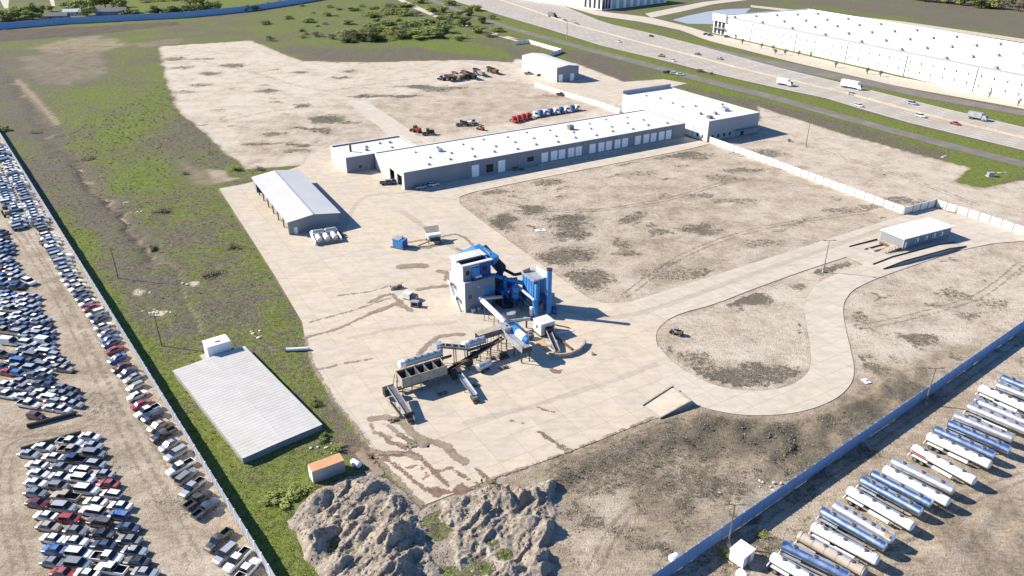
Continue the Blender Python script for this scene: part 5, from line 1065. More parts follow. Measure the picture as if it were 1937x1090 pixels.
pb('pipe_run', M['rust'], thing('rusty_pipe', 'straight dark pipe lying right of the white cabin towards the stack shadow', 'pipe', Q(16, 17)), ((14.6, 14.8, .2), (18.4, 20.2, .2), .25)); pb('plank', M['white'], thing('white_plank', 'long white plank lying on the yard right of the white cabin', 'plank', Q(15.5, 20)), ((14.2, 20.6, .15), (18.6, 21.6, .15), .3, .15))
# small kit behind the tower
o = G(757, 468); BT = Fr(o, R(-28)); bt = thing('blue_generator', 'blue box generator on the open concrete behind the mixing tower', 'generator', (o.x, o.y, 0))
BT.part('body', M['blue'], bt, (-1.7, 1.9, -1.4, 1.4, .55, 2.9)); BT.part('lid', M['silver'], bt, (-1.8, .8, -1.5, 1.5, 2.901, 3.1)); BT.part('skid', M['steel'], bt, (-2.5, 2.2, -1.6, -1.3, .05, .5), (-2.5, 2.2, 1.3, 1.6, .05, .5)); BT.part('nose_panel', M['white'], bt, (-2.3, -1.71, -1.2, 1.2, .6, 2.0)); BT.part('exhaust', M['dsteel'], bt, (.9, 1.1, -.1, .1, 2.9, 3.9)); BT.part('hatch', M['dblue'], bt, (1.901, 1.95, -1, 1, .8, 2.6))
o = G(820, 457); HP = Fr(o, R(20)); hp = thing('feed_hopper', 'small white hopper with tan sloped bin on dark legs behind the tower', 'hopper', (o.x, o.y, 0))
HP.part('body', M['white'], hp, (-2.0, 2.0, -1.6, 1.6, 1.5, 2.9)); 
mb = MB(); a = [HP.p(-2.1, .4, 3.0), HP.p(2.1, .4, 3.0), HP.p(2.4, 2.6, 4.2), HP.p(-2.4, 2.6, 4.2)]; mb.add(a+[(p[0], p[1], p[2]-.25) for p in a], [(0, 1, 2, 3), (7, 6, 5, 4), (0, 4, 5, 1), (1, 5, 6, 2), (2, 6, 7, 3), (3, 7, 4, 0)]); mb.build('bin_plate', M['tan'], hp)
HP.part('belt', M['dsteel'], hp, (-1.5, 1.5, -2.4, -1.61, 1.0, 2.0))
for i in (-1.8, 1.8):
    for j in (-1.4, 1.4): HP.part('leg', M['dsteel'], hp, (i-.12, i+.12, j-.12, j+.12, .05, 1.5))
mb = MB(); mb.beam(HP.p(-5.5, -2.6, .5), HP.p(-1.6, -2.0, 1.2), .5, .2); mb.build('conveyor_arm', M['rust'], hp)
o = G(750, 546); S1 = Fr(o, R(15)); s1 = thing('pump_skid', 'low dusty pump skid lying left of the mixing tower', 'machinery', (o.x, o.y, 0)); S1.part('frame', M['steel'], s1, (-1.6, 1.6, -1, 1, .08, .4)); S1.part('engine', M['tan'], s1, (-1.2, .2, -.6, .6, .4, 1.1)); mb = MB(); mb.cyl(S1.p(.4, 0, .7), S1.p(1.5, 0, .7), .45, 12); mb.build('pump', M['steel'], s1)
o = G(777, 566); S2 = Fr(o, R(-25)); s2 = thing('compressor_box', 'white and dark compressor box left of the mixing tower', 'machinery', (o.x, o.y, 0)); S2.part('casing', M['white'], s2, (-1.8, .2, -.9, .9, .3, 1.8)); S2.part('engine', M['dsteel'], s2, (.25, 1.8, -.8, .8, .3, 1.5)); S2.part('skid', M['steel'], s2, (-1.9, 1.9, -.95, -.7, .06, .3), (-1.9, 1.9, .7, .95, .06, .3)); S2.part('radiator', M['trim'], s2, (1.81, 2.0, -.7, .7, .4, 1.4))
o = G(786, 580); S3 = Fr(o, R(-10)); s3 = thing('generator_box', 'small grey generator with dark side next to the compressor box', 'machinery', (o.x, o.y, 0)); S3.part('casing', M['galv'], s3, (-1.1, .9, -.7, .7, .3, 1.6)); S3.part('grille', M['dark'], s3, (-.8, .7, -.76, -.703, .5, 1.4)); S3.part('skid', M['rust'], s3, (-1.2, 1.2, -.7, .7, .06, .3)); S3.part('hood', M['dsteel'], s3, (.95, 1.7, -.6, .6, .3, 1.1))

cc = thing('collector_conveyor', 'long rusty collector conveyor climbing from the feed bins towards the raised deck', 'conveyor', Q(-12, 23))
pb('belt', M['dsteel'], cc, ((-18.4, 24.4, 1.2), (-1.2, 21.2, 3.7), .9, .2)); pb('side_frame', M['rust'], cc, ((-18.4, 23.9, 1.35), (-1.2, 20.7, 3.85), .12, .45)); pb('side_frame', M['rust'], cc, ((-18.3, 24.95, 1.35), (-1.1, 21.75, 3.85), .12, .45))
for k in range(6):
    a = k/5; i = -17.6+a*15.6; n_ = 24.3-a*2.9; z = 1.25+a*2.3
    pb('trestle', M['rust'], cc, ((i, n_-.5, z), (i-.2, n_-1.0, BZ), .16), ((i, n_+.5, z), (i-.2, n_+1.0, BZ), .16), ((i-.1, n_-.8, BZ+.7), (i-.1, n_+.8, BZ+.7), .1))
    pc('idler', M['steel'], cc, (i, n_-.45, z+.2), (i, n_+.45, z+.2), .14, 8)
for nm, lab, i, n_, m_ in (('scrap_heap', 'rusty angle frame dumped below the longest silver tube tank', -21, 29.6, 'rust'), ('scrap_heap', 'dark scrap frame lying between feed bins and transfer conveyor', -13.6, 30.4, 'dsteel'), ('scrap_heap', 'rusty scrap frame under the feed gallery', -5.2, 22.6, 'rust'), ('scrap_heap', 'brown scrap frame beside the discharge conveyor tail', -33.6, 33, 'rust'), ('scrap_heap', 'dark scrap frame at the back of the dust collector', 20.4, 5.0, 'dsteel'), ('scrap_heap', 'small rusty frame left of the pugmill deck legs', -4.6, 27.4, 'rust')):
    t = thing(nm, lab, 'scrap', Q(i, n_)); pb('rail', M[m_], t, ((i-1.2, n_-.4, .2), (i+1.2, n_-.3, .25), .14), ((i-1.1, n_+.5, .2), (i+1.2, n_+.45, .3), .14)); pb('cross_bar', M[m_], t, ((i-.8, n_-.5, .32), (i-.7, n_+.6, .32), .12), ((i+.7, n_-.5, .36), (i+.6, n_+.6, .36), .12)); pp_('bracket', M['steel'], t, (i-.2, i+.35, n_-.1, n_+.4, .06, .6))

dn_ = thing('duct_network', 'tangle of blue ducts and framework spanning from the mixing tower to the dust collector', 'ducts', Q(12, -1))
pc('duct', M['blue'], dn_, (8.9, -3.0, 7.4), (11.8, -.6, 6.6), .55); pc('duct', M['blue'], dn_, (11.8, -.6, 6.6), (14.6, 4.6, 6.8), .55); pc('duct_elbow', M['dblue'], dn_, (11.6, -.8, 6.1), (12.0, -.4, 7.1), .66); pc('down_duct', M['blue'], dn_, (11.8, -.6, 6.4), (11.4, 1.6, 2.2), .45); pc('cyclone', M['blue'], dn_, (12.2, 4.6, 3.4), (12.2, 4.6, 6.4), .95); pc('cyclone_cone', M['dblue'], dn_, (12.2, 4.6, 1.4), (12.2, 4.6, 3.4), .25, r2=.95)
for (i, n_) in ((11.3, 3.7), (13.1, 3.7), (11.3, 5.5), (13.1, 5.5)): pb('frame_post', M['dblue'], dn_, ((i, n_, BZ), (i, n_, 5.0), .16))
pb('frame_rail', M['dblue'], dn_, ((11.3, 3.7, 4.9), (13.1, 3.7, 4.9), .14), ((13.1, 3.7, 4.9), (13.1, 5.5, 4.9), .14), ((13.1, 5.5, 4.9), (11.3, 5.5, 4.9), .14), ((11.3, 5.5, 4.9), (11.3, 3.7, 4.9), .14), ((11.3, 5.5, BZ), (13.1, 5.5, 2.6), .1), ((11.3, 3.7, BZ), (13.1, 3.7, 2.6), .1))
pp_('platform', M['dblue'], dn_, (9.0, 11.0, -1.2, 3.4, 4.2, 4.3)); pb('hand_rail', M['blue'], dn_, ((9.0, 3.4, 5.3), (11.0, 3.4, 5.3), .1), ((11.0, 3.4, 5.3), (11.0, -1.2, 5.3), .1), ((9.0, 3.4, 4.3), (9.0, 3.4, 5.3), .1), ((11.0, 3.4, 4.3), (11.0, 3.4, 5.3), .1), ((11.0, -1.2, 4.3), (11.0, -1.2, 5.3), .1))
for (i, n_) in ((9.2, 3.2), (10.8, 3.2)): pb('platform_leg', M['dblue'], dn_, ((i, n_, BZ), (i, n_, 4.2), .18))
# ------------------------------------------------------------------ cars
PAINT = {'white': (.78, .78, .77), 'silver': (.46, .48, .50), 'grey': (.27, .28, .29), 'black': (.03, .032, .036), 'navy': (.045, .075, .15), 'blue': (.022, .13, .42), 'red': (.33, .02, .025), 'maroon': (.12, .018, .02), 'tan': (.42, .35, .26), 'slate': (.13, .17, .22), 'green': (.03, .07, .05)}
def paint_mat(c):
    n = 'car_paint_'+c
    if n in _mc: return _mc[n]
    t = NT(n); a = t.noise(1.5, 5); d = t.noise(.6, 5, .65); b = PAINT[c]
    col = t.mix(t.math('MULTIPLY', t.sstep(d, .42, .66), .32), b, (.40, .35, .28)); col = t.mix(t.math('MULTIPLY', a, .12), col, (.1, .09, .08))
    t.fin(col, .32, .35 if c in ('silver', 'grey', 'slate', 'navy') else 0, .5); t.b.inputs['Coat Weight'].default_value = .5; t.b.inputs['Coat Roughness'].default_value = .15
    _mc[n] = t.mat; return t.mat
M['cglass'] = mat('car_glass', (.012, .015, .02), .08, var=.2, spec=.7)
M['lamp'] = mat('lamp_lens', (.5, .5, .48), .2, var=.1); M['tail'] = mat('tail_lens', (.25, .015, .015), .3, var=.1)
# stations: x, bottom, mid, belt, top, half width at belt, half width at top, is_cabin
TY = {
 'sedan': dict(L=4.75, st=[(-2.37, .42, .55, .70, .74, .70, .55, 0), (-2.2, .24, .55, .90, .95, .84, .70, 0), (-1.55, .22, .55, .95, 1.0, .90, .74, 1), (-.85, .2, .55, .96, 1.43, .91, .60, 1), (.35, .2, .55, .94, 1.45, .91, .62, 1), (1.15, .2, .55, .92, .98, .90, .78, 0), (2.0, .22, .52, .80, .85, .86, .70, 0), (2.34, .35, .5, .62, .66, .72, .55, 0)], wx=(-1.42, 1.42), r=.33),
 'suv': dict(L=4.85, st=[(-2.42, .45, .65, .95, 1.0, .80, .62, 1), (-2.15, .28, .65, 1.06, 1.66, .92, .70, 1), (.45, .26, .65, 1.06, 1.74, .95, .74, 1), (1.2, .26, .65, 1.04, 1.10, .94, .82, 0), (2.1, .28, .6, .96, 1.0, .90, .76, 0), (2.42, .42, .6, .78, .82, .78, .62, 0)], wx=(-1.45, 1.48), r=.37),
 'hatch': dict(L=4.15, st=[(-2.07, .40, .6, .85, .9, .74, .6, 1), (-1.75, .24, .58, .95, 1.40, .85, .62, 1), (.35, .2, .55, .94, 1.48, .88, .62, 1), (1.2, .2, .55, .92, .97, .87, .76, 0), (1.8, .22, .52, .82, .86, .83, .68, 0), (2.07, .35, .5, .64, .68, .70, .55, 0)], wx=(-1.28, 1.28), r=.32),
 'van': dict(L=5.4, st=[(-2.7, .4, .7, 1.05, 1.95, .95, .84, 0), (-2.6, .3, .7, 1.1, 2.05, .98, .88, 0), (.7, .28, .7, 1.1, 2.08, .98, .86, 1), (1.35, .28, .7, 1.08, 1.75, .97, .82, 1), (1.9, .28, .65, 1.02, 1.10, .94, .80, 0), (2.5, .32, .6, .92, .96, .88, .74, 0), (2.7, .42, .6, .75, .8, .78, .6, 0)], wx=(-1.6, 1.65), r=.36),
 'pickup': dict(L=5.7, st=[(-2.85, .5, .7, 1.0, 1.02, .93, .90, 0), (-2.78, .42, .7, 1.04, 1.06, .96, .93, 0), (-.75, .36, .7, 1.04, 1.06, .97, .94, 1), (-.6, .34, .7, 1.06, 1.80, .97, .72, 1), (.75, .34, .7, 1.06, 1.82, .97, .74, 1), (1.45, .34, .7, 1.04, 1.12, .96, .84, 0), (2.5, .36, .65, .98, 1.04, .93, .80, 0), (2.85, .46, .65, .85, .9, .84, .68, 0)], wx=(-1.75, 1.82), r=.4, bed=(-2.7, -.82))}
def ring(s): x, zb, zm, be, tp, w_, wt, cb = s; return [(x, -w_*.93, zb), (x, -w_, zm), (x, -w_*.97, be), (x, -wt, tp), (x, wt, tp), (x, w_*.97, be), (x, w_, zm), (x, w_*.93, zb)]
def car_parts(ty):
    d = TY[ty]; S = d['st']; B = MB(); FW, RW, SL, SR = MB(), MB(), MB(), MB()
    rg = [ring(s) for s in S]
    for k in range(len(S)-1):
        a, b = rg[k], rg[k+1]; s0, s1 = S[k], S[k+1]
        cab = s0[7] or s1[7]; rise0 = s0[4]-s0[3]; rise1 = s1[4]-s1[3]
        for q in range(7):
            f = [a[q], b[q], b[q+1], a[q+1]]; tgt = B
            if q in (2, 4) and cab and max(rise0, rise1) > .25 and not (ty == 'van' and k < 2): tgt = SL if q == 4 else SR
            if q == 3 and cab and abs(rise0-rise1) > .25: tgt = RW if rise1 > rise0 else FW
            if q == 3 and 'bed' in d and s1[0] <= -.7: continue
            tgt.add(f, [(3, 2, 1, 0)])
        B.add([a[0], a[7], b[7], b[0]], [(3, 2, 1, 0)])
    B.add(rg[0], [list(range(8))]); B.add(rg[-1], [list(range(8))[::-1]])
    if 'bed' in d:
        x0, x1 = d['bed']; y = .80; z1, z0 = 1.05, .62
        e0, e1 = S[0][0], -.75
        B.add([(e0, -.9, z1), (x0, -y, z1), (x1, -y, z1), (e1, -.94, z1), (e0, .9, z1), (x0, y, z1), (x1, y, z1), (e1, .94, z1)], [(0, 3, 2, 1), (4, 5, 6, 7), (0, 1, 5, 4), (2, 3, 7, 6)])
    return B, FW, RW, SL, SR
def wheel_mb(r, w_=.24):
    m = MB(); m.cyl((0, -w_/2, 0), (0, w_/2, 0), r, 12, m=0); m.cyl((0, -w_/2-.012, 0), (0, w_/2+.012, 0), r*.6, 10, m=1); return m
CM = {}
for ty in TY:
    B, FW, RW, SL, SR = car_parts(ty); CM[ty] = dict(body=B, wind=FW.mesh('windshield', M['cglass']), rear=RW.mesh('rear_window', M['cglass']) if RW.f else None, sl=SL.mesh('side_window', M['cglass']), sr=SR.mesh('side_window', M['cglass']), wheel=wheel_mb(TY[ty]['r']).mesh('wheel', [M['tyre'], M['rim']], smooth=False), paint={}, far={})
    lm = MB(); x = TY[ty]['st'][-2][0]+.22; z = TY[ty]['st'][-2][3]-.14; lm.box((x, 0, z), (.2, .3, .14)); CM[ty]['lamp'] = lm.mesh('headlight', M['lamp'])
    tm = MB(); tm.box((0, 0, 0), (.12, .22, .2)); CM[ty]['tail'] = tm.mesh('tail_light', M['tail'])
    if 'bed' in TY[ty]:
        bm_ = MB(); x0, x1 = TY[ty]['bed']; y = .80; bm_.add([(x0, -y, .62), (x1, -y, .62), (x1, y, .62), (x0, y, .62), (x0, -y, 1.05), (x1, -y, 1.05), (x1, y, 1.05), (x0, y, 1.05)], [(0, 1, 2, 3), (0, 4, 5, 1), (1, 5, 6, 2), (2, 6, 7, 3), (3, 7, 4, 0)]); CM[ty]['bed'] = bm_.mesh('cargo_bed', M['dsteel'])
NICE = {'sedan': 'sedan', 'suv': 'SUV', 'hatch': 'hatchback', 'van': 'van', 'pickup': 'pickup truck'}
NAME = {'sedan': 'sedan_car', 'suv': 'suv_car', 'hatch': 'hatchback_car', 'van': 'van', 'pickup': 'pickup_truck'}
CLABEL = {}
def car(ty, c, loc, rz, label, group, z=0.0):
    cm = CM[ty]; far = math.hypot(loc[0], loc[1]) > 215
    CLABEL[label] = CLABEL.get(label, 0)+1
    if far:
        if c not in cm['far']:
            B, FW, RW, SL, SR = car_parts(ty); mb = MB(); mb.add(B.v, B.f, 0)
            for g in (FW, RW, SL, SR): mb.add(g.v, g.f, 1)
            for x in TY[ty]['wx']:
                for y in (-.82, .82): mb.cyl((x, y-.1, TY[ty]['r']), (x, y+.1, TY[ty]['r']), TY[ty]['r'], 8, m=2)
            cm['far'][c] = mb.mesh(NAME[ty], [paint_mat(c), M['cglass'], M['tyre']])
        o = inst(NAME[ty], cm['far'][c], None, (loc[0], loc[1], z), rz); return tag(o, label, 'van' if ty == 'van' else 'truck' if ty == 'pickup' else 'car', group)
    if c not in cm['paint']: cm['paint'][c] = cm['body'].mesh('body', paint_mat(c), smooth=True)
    r = thing(NAME[ty], label, 'van' if ty == 'van' else 'truck' if ty == 'pickup' else 'car', (loc[0], loc[1], z), rz, group)
    r.scale = (.92, .90, .92)
    inst('body', cm['paint'][c], r); inst('windshield', cm['wind'], r)
    if cm['rear']: inst('rear_window', cm['rear'], r)
    inst('side_window', cm['sl'], r); inst('side_window', cm['sr'], r)
    if 'bed' in cm: inst('cargo_bed', cm['bed'], r)
    R_ = TY[ty]['r']
    for x in TY[ty]['wx']:
        for y in (-.80, .80): inst('wheel', cm['wheel'], r, (x, y, R_))
    for y in (-.56, .56): inst('headlight', cm['lamp'], r, (0, y, 0)); inst('tail_light', cm['tail'], r, (-TY[ty]['L']/2+.06, y, .8))
    return r
K = {'w': 'white', 's': 'silver', 'g': 'grey', 'k': 'black', 'n': 'navy', 'b': 'blue', 'r': 'red', 'm': 'maroon', 't': 'tan', 'l': 'slate', 'e': 'green'}
TT = {'1': 'sedan', '2': 'suv', '3': 'hatch', '4': 'van', '5': 'pickup'}
def jit(a): return random.uniform(-a, a)
def place(cols, ox, oy, s, base, block, group):
    for cn, col in cols:
        for k, (x, y, code) in enumerate(col):
            g = G(ox+x/s, oy+y/s); ty = TT[code[1]]; c = K[code[0]]
            lab = '%s %s, %s from far end, %s, %s' % (c, NICE[ty], ordn(k), cn, block)
            car(ty, c, (g.x, g.y), base+R(jit(2.2))+(math.pi if random.random() < .35 else 0), lab, group)
LOW = [('left column', [(215, 240, 's1'), (270, 316, 'w1'), (283, 380, 'w1'), (262, 446, 'w1'), (262, 516, 'g1'), (275, 590, 'm1'), (333, 680, 'w1'), (352, 755, 't1'), (380, 842, 'w1'), (392, 922, 'b1'), (388, 1010, 'g1'), (460, 1088, 'r1')]),
       ('left-centre column', [(315, 192, 'w1'), (385, 262, 'w1'), (445, 335, 'g1'), (440, 402, 'w1'), (425, 465, 'g3'), (475, 542, 't5'), (465, 620, 's2'), (505, 700, 'r3'), (548, 785, 'g1'), (548, 862, 'w1'), (570, 950, 'w2'), (565, 1025, 'g2'), (620, 1095, 'w1')]),
       ('right-centre column', [(503, 155, 'w5'), (515, 213, 't5'), (530, 278, 'n5'), (580, 353, 'w3'), (600, 418, 'w2'), (625, 495, 'w2'), (685, 580, 'w1'), (662, 648, 'w2'), (715, 725, 'k2'), (740, 810, 'k1'), (745, 888, 'n1'), (770, 978, 'w5'), (800, 1060, 'w5')]),
       ('right column', [(645, 115, 'w1'), (665, 180, 's1'), (680, 238, 'g2'), (690, 310, 's3'), (740, 382, 's1'), (775, 452, 'r1'), (797, 525, 'w3'), (860, 610, 'w1'), (850, 675, 'b3'), (920, 765, 'n1'), (925, 850, 'g1'), (965, 930, 's1'), (980, 1005, 'k1'), (1040, 1085, 's1')])]
place(LOW, 0, 800, 3.758, R(-9), 'near block of parked cars', 'cars in the near block, lower left')
MID = [('right column', [(430, 108, 's1'), (430, 190, 's1'), (445, 255, 's3'), (450, 318, 'n1'), (570, 390, 's1'), (590, 465, 'k1'), (620, 548, 's1'), (615, 610, 'n1'), (600, 690, 'w4'), (620, 760, 's1'), (680, 848, 's3'), (790, 948, 's1'), (840, 1035, 't1'), (570, 1075, 'w1'), (580, 1140, 'n1'), (640, 1240, 'n1'), (800, 1272, 'g1'), (910, 1310, 'k1'), (940, 1400, 'l1'), (960, 1490, 's1'), (810, 1560, 'w1')]),
       ('right-centre column', [(310, 95, 'w1'), (320, 170, 'w1'), (330, 235, 'w1'), (330, 295, 's1'), (460, 365, 'w1'), (480, 415, 's1'), (500, 468, 'k3'), (510, 522, 'w1'), (510, 592, 's2'), (470, 745, 's1'), (550, 822, 'w2'), (690, 920, 'w1'), (720, 1015, 't1'), (590, 995, 'g2'), (500, 1230, 'l1'), (560, 1340, 'w1'), (690, 1350, 's1'), (830, 1360, 'g1'), (690, 1450, 's3'), (830, 1455, 'w1'), (690, 1540, 'w1')]),
       ('left-centre column', [(245, 332, 'w1'), (360, 352, 's1'), (335, 428, 's1'), (360, 470, 'n1'), (330, 525, 'l1'), (360, 595, 's1'), (350, 640, 'g3'), (370, 705, 'w2'), (340, 782, 's1'), (380, 855, 'g2'), (400, 942, 'k1'), (490, 952, 'g1'), (430, 1035, 's2'), (450, 1120, 'l1'), (280, 1200, 's1'), (320, 1280, 'g1'), (430, 1390, 's1'), (330, 1395, 'w1'), (620, 1410, 'w2'), (380, 1495, 'w5'), (470, 1640, 'm3')]),
       ('left column', [(115, 62, 'b1'), (100, 112, 'w1'), (140, 150, 's1'), (105, 208, 'w1'), (140, 268, 's5'), (60, 368, 'w2'), (50, 422, 'l1'), (60, 472, 'n1'), (225, 395, 'w1'), (260, 472, 'g1'), (60, 542, 't5'), (150, 548, 'm1'), (260, 572, 's2'), (140, 692, 'w4'), (200, 855, 'g1'), (30, 855, 'k2'), (215, 935, 'b2'), (30, 1005, 'k1'), (215, 1008, 's1'), (110, 1082, 'r1'), (250, 1095, 'b3'), (70, 1258, 'w5'), (170, 1265, 's3'), (90, 1372, 'w5')])]
place(MID, 0, 550, 6.81, R(-13), 'middle block of parked cars', 'cars in the middle block, left edge')
UPP = [('right column', [(150, 695, 'n1'), (150, 745, 's1'), (225, 835, 's1'), (225, 895, 's1'), (240, 965, 'n1'), (215, 1000, 'k1'), (100, 440, 's1'), (105, 500, 'l1'), (110, 555, 'n1'), (60, 620, 's1')]),
       ('left column', [(20, 290, 'k1'), (35, 355, 'k1'), (30, 420, 'w1'), (20, 475, 'l1'), (30, 515, 's1'), (40, 565, 'n1'), (20, 640, 'w1'), (30, 785, 'm1'), (140, 795, 'w1'), (140, 865, 'w1'), (40, 865, 'b1'), (40, 935, 's2'), (50, 990, 'n1'), (20, 700, 'g1')])]
place(UPP, 0, 400, 6.81, R(-8), 'upper block of parked cars', 'cars in the upper block, left edge')
g = G(56, 537); car('suv', 'white', (g.x, g.y), R(-30), 'white SUV parked alone at the corner of the dirt lane', None)
# along the fence
FR = [(572, 1080, 'w5'), (535, 1035, 'w5'), (487, 1012, 's2'), (460, 955, 'k5'), (408, 828, 'n5'), (375, 792, 'k5'), (354, 742, 's5'), (330, 697, 'g2'), (305, 660, 'w5'), (287, 605, 's2'), (262, 567, 's1'), (236, 528, 'k5'), (215, 490, 't1'), (192, 452, 'n2'), (172, 432, 'w5'), (148, 404, 'r1'), (130, 368, 'w1'), (122, 332, 's3'), (115, 296, 's1'), (90, 274, 'n1'), (65, 254, 'm1'), (48, 218, 'b1'), (40, 183, 'r1'), (25, 156, 'n1')]
FL_ = [(200+x/2.137, 580+y/2.137, c) for x, y, c in FR]
FL_ += [(x/3.633, 520+y/3.633, c) for x, y, c in [(760, 452, 'b1'), (740, 410, 'g1'), (712, 368, 'w1'), (690, 315, 'n1'), (662, 278, 'w2'), (632, 240, 'r1'), (603, 203, 'w1'), (580, 168, 'l1'), (560, 135, 'g1'), (538, 102, 'w1'), (512, 68, 'w1'), (485, 35, 's1')]]
for k, (x, y, code) in enumerate(FL_):
    g = G(x, y); ty = TT[code[1]]; c = K[code[0]]
    car(ty, c, (g.x, g.y), R(62 if y > 900 else 52)+R(jit(5))+(math.pi if random.random() < .7 else 0), '%s %s, %s from the near end of the row along the metal fence' % (c, NICE[ty], ordn(k)), 'cars parked along the metal fence')
a, b = G(130, 524), G(-6, 272); d = b-a; n = int(d.length/3.1); k0 = len(FL_)
POOL = ['white', 'white', 'white', 'silver', 'silver', 'slate', 'grey', 'white', 'navy', 'silver', 'white']
RN = {0: 'far row hard against the metal fence', 1: 'far second row off the metal fence', 2: 'far third row off the metal fence'}
for row, t0 in ((0, 0.0), (1, .30), (2, .72)):
    kk = 0
    for i in range(int(t0*n), n):
        if random.random() < .04: continue
        q = a+d*((i+.5)/n)+Vector((-math.cos(R(42)), -math.sin(R(42)), 0))*(row*5.6+jit(.4)-.2)
        ty = random.choice(['sedan', 'sedan', 'suv', 'hatch', 'sedan', 'pickup']); c = random.choice(POOL)
        car(ty, c, (q.x, q.y), R(40)+R(jit(6)), '%s %s, %s from near end, %s' % (c, NICE[ty], ordn(kk), RN[row]), 'cars parked along the metal fence'); kk += 1
# highway traffic and parked odds and ends
HWY = R(-52)
for (x, y, ty, c, rz, lab) in [(1612, 180, 'hatch', 'silver', HWY, 'small silver car on the highway beside the white hatchback near the big warehouse'), (1625, 202, 'hatch', 'white', HWY, 'white car on the near highway lanes just below the small silver car'), (1726, 198, 'suv', 'silver', HWY, 'silver SUV on the far highway lanes between the box truck and the blue-grey van'), (1741, 222, 'suv', 'white', HWY, 'white SUV on the near highway lanes left of the red car'), (1806, 236, 'sedan', 'red', HWY, 'red car on the highway at the right edge'),
        (1320, 104, 'sedan', 'slate', R(-50), 'slate car on the highway below the big warehouse entrance'), (1362, 113, 'sedan', 'grey', R(-50), 'grey car on the highway right of the slate car'), (1170, 80, 'hatch', 'white', R(-55), 'white car on the highway above the metal building'), (1068, 40, 'sedan', 'grey', R(-55), 'grey car on the highway near the top by the lorry'), (1090, 47, 'suv', 'tan', R(-55), 'tan SUV on the highway right of the highway lamp'), (1273, 117, 'hatch', 'white', R(-50), 'white car stopped at the roadside below the highway'), (1232, 70, 'hatch', 'black', R(-50), 'black car on the far highway lanes below the pond road'),
        (1062, 181, 'pickup', 'black', R(-30), 'black pickup truck parked against the white panel wall'), (1000, 141, 'pickup', 'grey', R(10), 'grey pickup truck beside the long white side of the metal building'), (1022, 144, 'sedan', 'navy', R(5), 'navy sedan close to the corner of the metal building'), (1335, 66, 'sedan', 'slate', R(10), 'slate car parked left of the big warehouse entrance'), (1343, 68, 'suv', 'grey', R(10), 'grey SUV parked before the big warehouse entrance'), (1375, 71, 'suv', 'slate', R(10), 'slate SUV parked right of the big warehouse entrance'), (1263, 139, 'pickup', 'black', R(-20), 'black pickup truck at the end of the entrance lane by the verge'), (1275, 141, 'suv', 'white', R(-20), 'white SUV beside the black pickup at the entrance lane'), (1287, 143, 'sedan', 'white', R(-20), 'white sedan at the entrance lane end next to the verge'),
        (733, 349, 'pickup', 'navy', R(12), 'navy flatbed pickup parked before the open bays of the long warehouse'), (753, 347, 'suv', 'navy', R(14), 'navy SUV tucked at the open bay of the long warehouse'), (820, 352, 'hatch', 'white', R(25), 'white small car in the shade at the near corner of the long warehouse'), (797, 357, 'hatch', 'silver', R(25), 'silver small car in the shade left of the white one at the warehouse corner')]:
    g = G(x, y); car(ty, c, (g.x, g.y), rz, lab, None, .09)
# trucks
def wheel_set(r, w_): return wheel_mb(r, w_).mesh('wheel', [M['tyre'], M['rim']])
TW = wheel_set(.5, .5)
def box_truck(px, py, rz, L, h, cabm, boxm, name, label):
    g = G(px, py); t = thing(name, label, 'truck', (g.x, g.y, .08), rz)
    def p(n_, m_, c, s): mb = MB(); mb.box(c, s); o = inst(n_, mb.mesh(n_, m_), t); return o
    p('cargo_box', boxm, (-1.2, 0, 1.1+h/2), (L-2.6, 2.5, h)); p('frame', M['dsteel'], (0, 0, .8), (L-.4, 1.2, .3))
    cb = MB(); x = L/2-2.4; v = [(x, -1.1, .6), (x+2.3, -1.1, .6), (x+2.3, -1.1, 1.5), (x+1.5, -1.0, 2.6), (x, -1.0, 2.7)]; cb.add(v+[(q[0], -q[1], q[2]) for q in v], [(0, 1, 2, 3, 4), (9, 8, 7, 6, 5)]+[(k, k+5, (k+1) % 5+5, (k+1) % 5) for k in range(5)]); inst('cab', cb.mesh('cab', cabm), t)
    ws = MB(); ws.quad((x+2.26, -.95, 1.62), (x+2.26, .95, 1.62), (x+1.58, .9, 2.55), (x+1.58, -.9, 2.55)); 
    ws.v = [(q[0]+.05, q[1], q[2]+.03) for q in ws.v]; inst('windshield', ws.mesh('windshield', M['cglass']), t)
    for xx in (-L/2+1.5, -L/2+2.7, x+1.2):
        for y in (-1.0, 1.0): inst('wheel', TW, t, (xx, y, .5))
    return t
box_truck(1484, 162, R(-52), 9.5, 2.6, M['white'], M['white'], 'box_truck', 'white box truck on the highway left of the larger white lorry')
box_truck(1610, 168, R(-52), 12.5, 3.2, M['white'], M['roofw2'], 'box_truck', 'larger white lorry on the far highway lanes before the big warehouse')
box_truck(1848, 227, R(-52), 9.0, 2.4, M['galv'], M['silver'], 'box_truck', 'blue-grey truck on the far highway lanes at the right edge')
box_truck(1045, 33, R(-55), 11, 2.8, M['dsteel'], M['steel'], 'box_truck', 'dark lorry on the highway near the top of the view')
